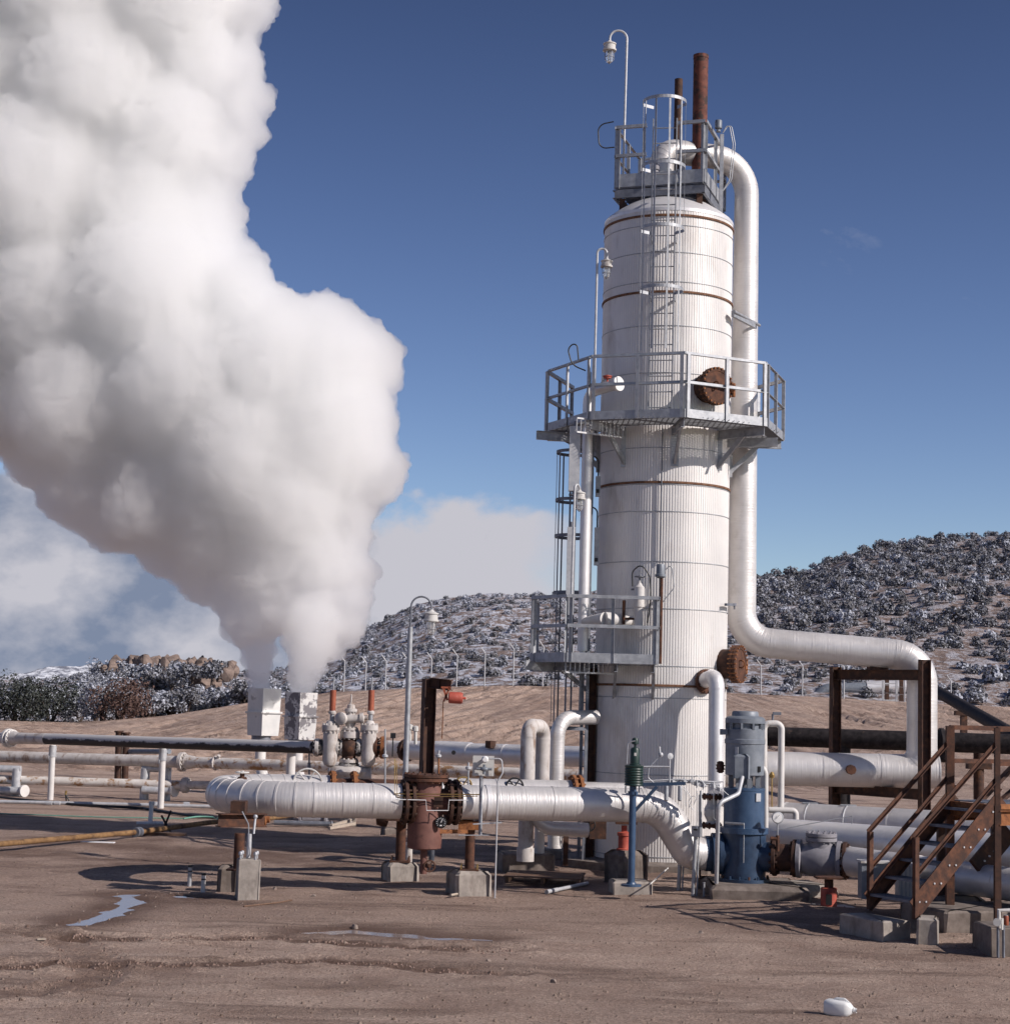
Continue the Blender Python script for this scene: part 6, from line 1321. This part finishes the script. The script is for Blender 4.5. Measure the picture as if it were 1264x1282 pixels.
# cross supports
for px, lb_ in ((18, 'grey pipe trestle at the far left'), (197, 'grey pipe trestle under the middle and lower pipes, right of the other')):
    s_ = thing('pipe_trestle', lb_, 'trestle', G(px, 999), 'grey pipe trestles'); Yt = 50.3
    xs_ = (px-16, px+11) if px > 100 else (px-35, px+2)
    for x in xs_: m_ = MB(); a = P(x, 985, Yt); m_.cyl((a.x, Yt, -.1), (a.x, Yt, P(x, 962, Yt).z), .13, seg=16); build('leg', m_, galv_light, s_)
    m_ = MB(); a = P(xs_[0]-3, 962, Yt); b_ = P(xs_[1]+6, 964, Yt); m_.cyl(a, V((b_.x, Yt, a.z)), .10, seg=16); m_.cyl(V((b_.x, Yt, a.z))-V((.02, 0, 0)), V((b_.x+.01, Yt, a.z)), .075, seg=16); build('crossbar', m_, galv_light, s_)
    m_ = MB(); a = P(xs_[0]-3, 989, Yt-.3); b_ = P(xs_[1]+9, 990, Yt-.3); m_.cyl(a, V((b_.x, Yt-.3, a.z)), .11, seg=16); build('crossbar', m_, galv_light, s_)
    m_ = MB(); m_.cyl(V((b_.x, Yt-.3, a.z)), V((b_.x+.06, Yt-.34, a.z)), .17, seg=18); build('end_cap', m_, white_paint, s_)
m_ = MB(); m_.tube([G(-30, 1003, .05), G(150, 1007, .05), G(275, 1010, .05)], .045, 10)
for px in (58, 68, 190, 230): q0 = G(px, 1005+px*.008, .05); m_.cyl(q0, q0+V((.15, 0, 0)), .06, seg=10)
solo('ground_conduit', m_, galv_light, 'long thin silver pipe lying on the ground below the left pipes', 'pipe', G(100, 1006))
m_ = MB(); m_.tube([G(-30, 996, .04), G(100, 1008, .03), G(180, 1012, .03), G(235, 1021, .03), G(272, 1024, .03)], .035, 8); solo('black_cable', m_, black, 'black cable snaking on the ground behind the silver ground pipe', 'cable', G(180, 1012))
m_ = MB(); m_.tube([G(-20, 1018, .02), G(120, 1023, .02), G(230, 1025, .02), G(262, 1022, .03), G(275, 1027, .02)], .013, 8); m_.tube(fillet([G(230, 1025, .03), G(250, 1022, .05), G(275, 1024, .03)], .3), .02, 8); solo('garden_hose', m_, hose_green, 'thin pale green hose on the ground ending by the loop support', 'hose', G(120, 1023))
# rusty pipe on the ground
t = thing('rusty_pipe', 'long ochre rusty pipe lying on the dirt at left', 'pipe', G(100, 1050))
pts = [G(-40, 1062, .16), G(0, 1057, .16), G(172, 1042, .17), G(262, 1030, .18), G(335, 1025, .2), G(372, 1020, .2)]
m_ = MB(); m_.tube(pts, .054, 14); build('pipe_wall', m_, ochre_rust, t)
m_ = MB(); d_ = (pts[3]-pts[2]).normalized(); m_.tube([pts[2]-d_*.1, pts[2]+d_*.1], .10, 16); build('coupling', m_, dark_galv, t)
m_ = MB(); q0 = pts[4]; m_.lathe(q0-V((.15, 0, 0)), [(.1, 0), (.16, .02), (.16, .12), (.1, .14), (.1, .2)], 16, V((1, 0, 0))); build('end_fitting', m_, rust_orange, t)
m_ = MB(); m_.box(tuple(G(196, 1046, .05)), (1.2, .3, .12), .03); solo('timber_block', m_, wood, 'dark timber sleeper under the rusty pipe by the crossed rods', 'timber', G(196, 1046))
xr = thing('crossed_rods', 'pair of dark crossed rods holding the rusty pipe', 'rods', G(208, 1046))
for a, b_ in (((214, 1015), (202, 1045)), ((202, 1021), (216, 1047))): g = G(*b_); m_ = MB(); m_.cyl(g, P(*a, g.y), .022, seg=8); build('rod', m_, dark_galv if False else black_pipe, xr)
tst = thing('pipe_stand', 'small white inverted-t pipe stand on the dirt left of the crossed rods', 'stand', G(188, 1031))
g = G(188, 1031, .03); m_ = MB(); m_.cyl(g, P(190, 1004, g.y), .05, seg=12); m_.cyl(P(190, 1006, g.y)-V((.06, 0, 0)), P(190, 1006, g.y)+V((.06, 0, 0)), .045, seg=12); build('upright', m_, white_paint, tst); m_ = MB(); m_.tube([G(171, 1031, .04), G(204, 1031, .04)], .045, 12); build('foot', m_, white_paint, tst)
mk_ = thing('marker_stake', 'short stake with yellow tip near the left pipe posts', 'stake', G(83, 1003)); g = G(83, 1003); m_ = MB(); m_.tube([g, P(82, 994, g.y)], .02, 6); m_.tube([g+V((.08, 0, 0)), P(82, 994, g.y)], .02, 6); build('stake', m_, black, mk_); m_ = MB(); m_.cyl(P(82, 995, g.y), P(83, 990, g.y), .03, seg=8); build('tip', m_, brass, mk_)
tape = mat('white_sheet', (.7, .7, .7), (.8, .8, .8), 3, .6, 0, 0)
m_ = MB(); m_.box(tuple(G(116, 1055, .03)), (.85, .22, .03), .02); solo('ice_patch', m_, tape, 'long thin white strip lying on the shaded dirt below the rusty pipe', 'strip', G(116, 1055))
for px, y0 in ((149, 917), (158, 919)):
    q0 = P(px, 945, 62); m_ = MB(); m_.cyl((q0.x, 62, -.1), P(px, y0, 62), .12, seg=12); m_.cyl(P(px, y0, 62), P(px, y0-2, 62), .16, seg=12); solo('bollard', m_, rust_dark, 'dark rusty bollard behind the mottled pipe, ' + ('left' if px < 155 else 'right') + ' of the pair', 'bollard', (q0.x, 62, 0))
m_ = MB(); m_.tube([P(162, 941, 62), P(212, 941, 60)], .09, 10); solo('side_pipe', m_, motor_grey, 'thin grey pipe running right from the dark bollards', 'pipe', P(162, 941, 62))
# skid items under the front pipe, far
sk_ = thing('pump_skid', 'small dark pump with pipes lying on a wooden skid seen under the looped pipe', 'pump', G(400, 1028))
m_ = MB(); q0 = G(392, 1025, .15); m_.cyl(q0-V((.25, 0, 0)), q0+V((.25, 0, 0)), .12, seg=16); m_.flange(q0-V((.3, 0, 0)), V((1, 0, 0)), .17, .06, 8, .02); m_.flange(q0+V((.3, 0, 0)), V((1, 0, 0)), .17, .06, 8, .02); build('pump_body', m_, valve_grey, sk_)
m_ = MB(); m_.tube([G(343, 1030, .1), G(414, 1032, .1)], .06, 10); m_.cyl(G(414, 1032, .1), G(416, 1032, .1), .07, seg=10); build('pipe_wall', m_, dark_galv, sk_)
for pts in (((414, 1034), (442, 1026)), ((412, 1037), (444, 1031)), ((408, 1026), (442, 1026))): m_ = MB(); m_.bar(G(*pts[0], .08), G(*pts[1], .16), .08, .06); build('timber', m_, wood_pale, sk_)
m_ = MB(); q0 = G(443, 1036); m_.bar(q0, q0+UP*.28, .07, .07); build('leg', m_, wood_pale, sk_)
m_ = MB(); m_.box(tuple(G(350, 1022, .08)), (.7, .4, .14), .1); solo('pale_slab', m_, concrete, 'pale slab on the ground seen under the looped pipe', 'slab', G(350, 1022))
g = G(487, 1050); m_ = MB(); m_.chamfer_block(g+V((0, .2, 0)), (.35, .35, .22), .3, .04); solo('small_footing', m_, conc_dark, 'small dark footing behind the left strainer column', 'footing', g, smooth=False)
# white object behind strainer base
t = thing('drain_trap', 'small white and grey trap behind the drain of the strainer', 'trap', G(511, 1080)); q0 = G(511, 1080); m_ = MB(); m_.cyl(q0, q0+UP*.28, .07, seg=12); m_.sphere(q0+UP*.3, .09, 12); build('trap_body', m_, old_white, t); m_ = MB(); m_.bar(q0+V((.42, .3, 0)), q0+V((.42, .3, .4)), .10, .08); build('bracket', m_, dark_galv, t)
# ------------------------------------------------------------------ wellhead valve tree
YW = 43.0
wt = thing('valve_tree', 'white and black valve tree with two orange-topped gate valves on the left pipe', 'valve tree', G(435, 995))
def W(px, py): return P(px, py, YW)
zc_ = W(430, 936).z
def gatevalve(px, y_or0, y_or1):
    x = W(px, 930).x
    m_ = MB(); z0 = W(px, 958).z; H_ = W(px, 907).z-z0; m_.lathe((x, YW-.1, z0), [(.05, -.04), (.13, .0), (.17, .08), (.18, .2), (.18, H_-.16), (.215, H_-.14), (.215, H_-.02), (.14, H_), (.10, H_+.08), (.05, H_+.1)], 24); g_ = build('gate_body', m_, old_white, wt)
    m_ = MB()
    for k in range(12): a = k*PI/6; m_.cyl((x+.19*math.cos(a), YW-.1+.19*math.sin(a), z0+H_-.2), (x+.19*math.cos(a), YW-.1+.19*math.sin(a), z0+H_+.03), .02, seg=6)
    build('bolts', m_, old_white, g_)
    zo0, zo1 = W(px, y_or1).z, W(px, y_or0).z
    m_ = MB(); m_.cyl((x+.02, YW-.1, z0+H_), (x+.02, YW-.1, zo0), .055, seg=12); build('stem', m_, galv, g_); m_ = MB(); m_.cyl((x+.02, YW-.1, zo1), (x+.03, YW-.1, zo1+.32), .02, seg=8); build('indicator_rod', m_, galv, g_)
    m_ = MB(); m_.lathe((x+.02, YW-.1, zo0-.08), [(.08, 0), (.09, .02), (.09, .06), (.075, .07), (.075, .1)], 16); build('yoke', m_, old_white, g_)
    m_ = MB(); m_.cyl((x+.02, YW-.1, zo0), (x+.02, YW-.1, zo1), .075, seg=20); build('stem_cover', m_, orange, g_)
gatevalve(414, 864, 890); gatevalve(462, 864, 890)
m_ = MB(); m_.cyl(W(392, 936), W(488, 938), .15, seg=24); build('run_pipe', m_, mottled, wt)
for px, r_, mt_ in ((397, .22, old_white), (401, .20, mottled), (422, .22, mottled), (429, .2, mottled), (449, .22, mottled), (443, .20, rust_dark), (470, .25, rust), (479, .27, rust_orange)):
    m_ = MB(); m_.flange(W(px, 936), V((1, 0, 0)), r_, .09, 12, .025); build('flange', m_, mt_, wt)
m_ = MB(); m_.cyl((W(437, 936).x, YW, zc_-.55), (W(437, 936).x, YW, zc_+.38), .17, seg=20); m_.sphere((W(437, 936).x, YW, zc_), .26, 16); build('cross', m_, rust_dark, wt)
xc = W(438, 920).x
for py, r_, h_, mt_ in ((920, .24, .16, old_white), (913, .20, .06, old_white), (953, .23, .08, old_white), (958, .25, .07, mottled), (890, .155, .05, old_white)):
    m_ = MB(); m_.flange((xc, YW, W(438, py).z), UP, r_, h_, 10, .025); build('flange', m_, mt_, wt)
m_ = MB(); m_.lathe((xc, YW, W(438, 915).z), [(.17, 0), (.11, .06), (.11, .12), (.15, .22), (.15, .34), (.11, .40), (.11, .46), (.15, .47), (.15, .53), (.10, .54), (.09, .62), (.04, .66), (.025, .70), (.02, .88)], 20); m_.cyl((xc-.22, YW-.1, W(438, 901).z), (xc+.30, YW-.1, W(438, 899).z), .10, seg=20); m_.lathe((xc+.22, YW-.1, W(438, 899).z), [(.10, 0), (.13, .02), (.13, .10), (.06, .12), (.06, .2)], 16, V((1, 0, .1))); m_.lathe((xc-.18, YW-.15, W(436, 900).z), [(.14, 0), (.155, .03), (.155, .12), (.08, .16)], 20, V((-.5, -1, 0))); build('swab_valve', m_, old_white, wt)
m_ = MB(); m_.sphere((xc, YW, W(438, 966).z), .42, 16, (1.25, .8, .42)); m_.cyl((xc-.45, YW, W(430, 968).z), (xc+.55, YW, W(430, 968).z), .17, seg=16); m_.cyl((xc, YW, 0), (xc, YW, W(438, 960).z), .22, seg=20); build('wellhead_base', m_, old_white, wt)
# white pipe leading right from the tree
a = W(484, 938); b_ = P(590, 943, 40.8); c_ = P(742, 948, 38.6)
t = thing('tree_outlet_pipe', 'white insulated pipe running right from the valve tree to the tower', 'pipe', a)
m_ = MB(); m_.tube([a, a.lerp(b_, .22)], .21, 28); build('pipe_wall', m_, jacket, t)
m_ = MB(); m_.tube([a.lerp(b_, .30), b_, b_.lerp(c_, .3), c_, c_+(c_-b_)*.5], .225, 28); seams(m_, [b_.lerp(c_, .3), c_], .225, 1.6, seg=28); m_.lathe(a.lerp(b_, .80), [(.16, -.9), (.235, -.8), (.25, -.3), (.25, .55), (.23, .62)], 28, (b_-a).normalized()); build('pipe_wall', m_, jacket_tube, t)
m_ = MB(); m_.cyl(P(614, 931, 40.2)-UP*.1, P(614, 931, 40.2)+UP*.06, .12, seg=8); build('plug', m_, rust_dark, t)
m_ = MB(); m_.flange(a.lerp(b_, .25), (b_-a).normalized(), .27, .12, 12, .03); build('flange', m_, rust_dark, t)
m_ = MB(); q0 = P(568, 942, 40.8); m_.cyl(q0-V((0, .2, 0)), q0-V((0, .26, 0)), .05, seg=12); build('port', m_, black, t)
for px, y0, y1, lb_ in ((513, 910, 926, 'short thin pale stem on the outlet pipe right of the valve tree'), (520, 912, 930, 'slim white nozzle on the outlet pipe behind the davit')):
    m_ = MB(); q0 = P(px, y1+2, 41.3); m_.cyl(q0, P(px, y0, 41.3), .04, seg=8); m_.lathe(P(px, y0, 41.3), [(.07, -.06), (.07, .04), (.03, .06)], 10); solo('vent_stem', m_, cream, lb_, 'vent', q0)
m_ = MB(); q0 = P(492, 921, 42); m_.box(tuple(q0), (.12, .12, .12)); m_.cyl(q0-UP*.5, q0, .015, seg=6); solo('sensor_box', m_, black, 'tiny black sensor box on a stem between valve tree and mast', 'sensor', q0-UP*.4)
t = thing('hanging_sensor', 'thin rod hanging below the mottled pipe beside the left gate valve', 'sensor', P(387, 975, 43.5)); m_ = MB(); m_.cyl(P(387, 943, 43.5), P(387, 975, 43.5), .02, seg=6); m_.cyl(P(387, 955, 43.5), P(387, 963, 43.5), .04, seg=8); build('rod', m_, dark_galv, t)
# top bleed valve on u-turn
q0 = P(303, 975, 28.9); t = thing('bleed_valve', 'small rusty bleed valve on top of the u-turn', 'valve', q0); m_ = MB(); m_.cyl(q0-UP*.15, q0+UP*.09, .04, seg=10); m_.flange(q0, UP, .08, .03, 6, .01); build('valve_body', m_, rust, t); m_ = MB(); m_.wheel(q0+UP*.10, UP, .10, .014, 5); build('handwheel', m_, cream, t)
# ------------------------------------------------------------------ steam plume
def plume_mesh():
    bl = []
    def add(px, py, Y, rpx): bl.append((P(px, py, Y), rpx*Y/2200))
    Y0 = 55
    # narrow feet
    for i in range(12):
        k = i/11; add(328-12*k, 866-86*k, 56, 18+15*k); add(376+14*k, 870-86*k, 54, 19+21*k)
    for a_, b_, c_ in ((300, 800, 16), (418, 812, 22), (432, 790, 26), (290, 785, 20), (340, 770, 34)): add(a_, b_, 54.8, c_)
    core = [(316, 770, 42), (350, 750, 50), (400, 760, 45), (425, 768, 34), (290, 745, 34), (330, 700, 66), (400, 700, 62), (440, 712, 36), (250, 715, 45), (210, 690, 42), (260, 660, 75), (350, 620, 95), (430, 640, 48), (470, 600, 42), (150, 640, 60), (110, 600, 70), (200, 600, 90), (300, 560, 110), (400, 540, 95), (450, 530, 50), (478, 575, 32), (60, 560, 60), (20, 500, 80), (-40, 520, 60), (100, 500, 110), (220, 480, 120), (330, 460, 105), (410, 450, 85), (455, 450, 52), (435, 425, 42), (480, 470, 28), (-60, 400, 120), (60, 380, 130), (180, 370, 120), (270, 390, 85), (330, 400, 52), (370, 410, 40), (300, 330, 38), (240, 300, 70), (150, 260, 110), (30, 240, 140), (-100, 250, 120), (255, 250, 48), (270, 200, 52), (200, 170, 90), (300, 160, 38), (290, 120, 46), (320, 130, 26), (100, 110, 120), (-40, 100, 130), (240, 80, 70), (300, 70, 34), (300, 20, 40), (330, 10, 24), (200, 0, 100), (60, -20, 130), (-100, -20, 120), (260, -60, 80), (120, -110, 120), (-30, -130, 120), (300, -80, 45), (-170, 120, 100), (-170, 330, 110), (-140, 480, 70)]
    rg = random.Random(12)
    for px, py, r_ in core:
        dY = -(r_-45)*.010*rg.uniform(.3, 1); add(px, py, Y0+dY, r_)
        if r_ > 70: add(px+rg.uniform(-20, 20), py+rg.uniform(-20, 20), Y0+1.6, r_*.85); add(px+rg.uniform(-30, 30), py+rg.uniform(-30, 30), Y0-1.2, r_*.62)
    # cauliflower bumps on the right-hand outline
    edge = [(462, 790), (470, 755), (482, 715), (478, 675), (472, 640), (500, 600), (512, 582), (497, 545), (492, 505), (503, 465), (505, 440), (488, 408), (455, 392), (430, 386), (405, 402), (372, 392), (345, 370), (335, 335), (325, 310), (312, 270), (303, 235), (322, 195), (337, 170), (346, 125), (335, 85), (325, 60), (345, 18), (350, -15)]
    for px, py in edge:
        for _ in range(3): add(px-14+rg.uniform(-7, 3), py+rg.uniform(-9, 9), Y0+rg.uniform(-.8, .8), rg.uniform(12, 20))
    for px, py in ((120, 655), (165, 690), (205, 715), (250, 745), (275, 780), (290, 805), (60, 615), (20, 575), (90, 630)):
        for _ in range(2): add(px+8+rg.uniform(-6, 8), py-10+rg.uniform(-8, 6), Y0+rg.uniform(-.7, .7), rg.uniform(11, 20))
    # surface billows
    for _ in range(34):
        c_, r_ = bl[rg.randrange(29, len(bl))]
        if r_ < .9: continue
        d = V((rg.gauss(0, 1), -abs(rg.gauss(0, 1)), rg.gauss(0, 1))).normalized(); bl.append((c_+d*r_*.80, r_*rg.uniform(.20, .34)))
    mb = MB()
    for c_, r_ in bl: mb.sphere(c_, r_, 18)
    me = bpy.data.meshes.new('steam_plume'); me.from_pydata(mb.v, [], mb.f); me.update()
    o = bpy.data.objects.new('steam_plume', me); col.objects.link(o)
    rm = o.modifiers.new('remesh', 'REMESH'); rm.mode = 'VOXEL'; rm.voxel_size = .10
    sm = o.modifiers.new('smooth', 'SMOOTH'); sm.iterations = 18; sm.factor = .7
    for k, (sz_, st_, ty) in enumerate(((2.6, .40, 'CLOUDS'), (.95, .34, 'CLOUDS'), (.42, .30, 'CLOUDS'), (.19, .16, 'CLOUDS'))):
        tx = bpy.data.textures.new('billow', type=ty); tx.noise_scale = sz_; tx.noise_depth = 1; tx.noise_basis = 'VORONOI_F1' if k in (1, 2) else 'ORIGINAL_PERLIN'; tx.intensity = 1.0
        dm = o.modifiers.new('billow', 'DISPLACE'); dm.texture = tx; dm.texture_coords = 'GLOBAL'; dm.strength = -st_; dm.mid_level = .45
    dg = bpy.context.evaluated_depsgraph_get(); ev = o.evaluated_get(dg); nm = bpy.data.meshes.new_from_object(ev); o.modifiers.clear(); o.data = nm
    nm.materials.clear(); return o
plume = plume_mesh(); plume['kind'] = 'stuff'
tag(plume, 'huge billowing white steam plume rising from the two vents and leaning left', 'steam')
pm = bpy.data.materials.new('steam'); pm.use_nodes = True; nt = pm.node_tree; nt.nodes.remove(nt.nodes['Principled BSDF'])
vs_ = nt.nodes.new('ShaderNodeVolumeScatter'); vs_.inputs['Color'].default_value = (.994, .984, .985, 1); vs_.inputs['Density'].default_value = 2.8; vs_.inputs['Anisotropy'].default_value = .6
nt.links.new(vs_.outputs[0], nt.nodes['Material Output'].inputs['Volume']); plume.data.materials.append(pm)
# ------------------------------------------------------------------ light and sky
PHI, EL = R(26), R(32)
sd = V((math.cos(EL)*math.cos(PHI), -math.cos(EL)*math.sin(PHI), math.sin(EL)))
sl = bpy.data.lights.new('sun', 'SUN'); sl.energy = 4.7; sl.angle = R(.5); sl.color = (1, .925, .875)
so = bpy.data.objects.new('sun', sl); col.objects.link(so); so.rotation_euler = sd.to_track_quat('Z', 'Y').to_euler(); so.location = (40, -20, 40)
w = bpy.data.worlds.new('World'); sc.world = w; w.use_nodes = True; nt = w.node_tree; bgn = nt.nodes['Background']
sk = N(nt, 'ShaderNodeTexSky'); sk.sky_type = 'NISHITA'; sk.sun_disc = False; sk.sun_elevation = EL; sk.sun_rotation = math.atan2(sd.x, sd.y)
sk.altitude = 1400; sk.air_density = 1.0; sk.dust_density = .8; sk.ozone_density = 2.5
tc = N(nt, 'ShaderNodeTexCoord'); s3 = N(nt, 'ShaderNodeSeparateXYZ'); nt.links.new(tc.outputs['Generated'], s3.inputs[0])
azm = mth(nt, 'ARCTAN2', s3.outputs[0], s3.outputs[1]); el = mth(nt, 'ARCSINE', s3.outputs[2])
cb = N(nt, 'ShaderNodeCombineXYZ'); nt.links.new(mth(nt, 'MULTIPLY', azm, 9.0), cb.inputs[0]); nt.links.new(mth(nt, 'MULTIPLY', el, 17.0), cb.inputs[1])
n1 = noise(nt, cb.outputs[0], 1.0, 9, .55, dist=.25)
# bank: coverage falls with elevation and towards the right
azd = mth(nt, 'MULTIPLY', azm, 57.2958); eld = mth(nt, 'MULTIPLY', el, 57.2958)
top = mth(nt, 'ADD', 6.3, mth(nt, 'MULTIPLY', mth(nt, 'SUBTRACT', n1, .5), 7.0))
inb = mth(nt, 'SUBTRACT', top, eld)
mr = N(nt, 'ShaderNodeMapRange', interpolation_type='SMOOTHSTEP'); mr.inputs['From Min'].default_value = -.25; mr.inputs['From Max'].default_value = .55; nt.links.new(inb, mr.inputs[0])
rt = N(nt, 'ShaderNodeMapRange', interpolation_type='SMOOTHSTEP'); rt.inputs['From Min'].default_value = 3.2; rt.inputs['From Max'].default_value = 1.0
nt.links.new(mth(nt, 'ADD', azd, mth(nt, 'MULTIPLY', mth(nt, 'SUBTRACT', n1, .5), 5.0)), rt.inputs[0])
mask = mth(nt, 'MULTIPLY', mr.outputs[0], rt.outputs[0])
cb2 = N(nt, 'ShaderNodeCombineXYZ'); nt.links.new(mth(nt, 'MULTIPLY', azm, 17.0), cb2.inputs[0]); nt.links.new(mth(nt, 'MULTIPLY', el, 24.0), cb2.inputs[1]); cb2.inputs[2].default_value = 4
n2 = noise(nt, cb2.outputs[0], 1.0, 8, .55, dist=.0)
lt = N(nt, 'ShaderNodeMapRange', interpolation_type='SMOOTHSTEP'); lt.inputs['From Min'].default_value = -7.5; lt.inputs['From Max'].default_value = -2.5; lt.inputs['To Min'].default_value = -.02; lt.inputs['To Max'].default_value = .28; nt.links.new(azd, lt.inputs[0])
sh = ramp(nt, mth(nt, 'ADD', n2, lt.outputs[0]), .36, .64, (2.0, 2.45, 3.5), (5.4, 5.35, 5.9))
wz = noise(nt, cb.outputs[0], .75, 7, .62, dist=.6)
wisps = mth(nt, 'MULTIPLY', ramp(nt, wz, .66, .80), .22)
# sky colour: deepen
hs = N(nt, 'ShaderNodeHueSaturation'); hs.inputs['Saturation'].default_value = 1.1; hs.inputs['Hue'].default_value = .517; hs.inputs['Value'].default_value = 1.0; nt.links.new(sk.outputs[0], hs.inputs['Color'])
dk_ = N(nt, 'ShaderNodeMapRange'); dk_.inputs['From Min'].default_value = 2; dk_.inputs['From Max'].default_value = 24; dk_.inputs['To Min'].default_value = 1.12; dk_.inputs['To Max'].default_value = .56; nt.links.new(eld, dk_.inputs[0])
vm_ = N(nt, 'ShaderNodeVectorMath', operation='SCALE'); nt.links.new(hs.outputs[0], vm_.inputs[0]); nt.links.new(dk_.outputs[0], vm_.inputs['Scale'])
c = mix(nt, wisps, vm_.outputs[0], (5.5, 5.5, 6.2)); c = mix(nt, mask, c, sh)
nt.links.new(c, bgn.inputs['Color']); bgn.inputs['Strength'].default_value = .10
# ------------------------------------------------------------------ render settings
sc.view_settings.view_transform = 'Standard'; sc.view_settings.look = 'None'; sc.view_settings.gamma = 1; sc.view_settings.exposure = .05
sc.cycles.use_denoising = True
try: sc.cycles.denoiser = 'OPENIMAGEDENOISE'
except Exception: pass
sc.cycles.max_bounces = 34; sc.cycles.diffuse_bounces = 3; sc.cycles.glossy_bounces = 3; sc.cycles.volume_bounces = 24; sc.cycles.transparent_max_bounces = 16
sc.cycles.use_adaptive_sampling = True; sc.cycles.adaptive_threshold = .02
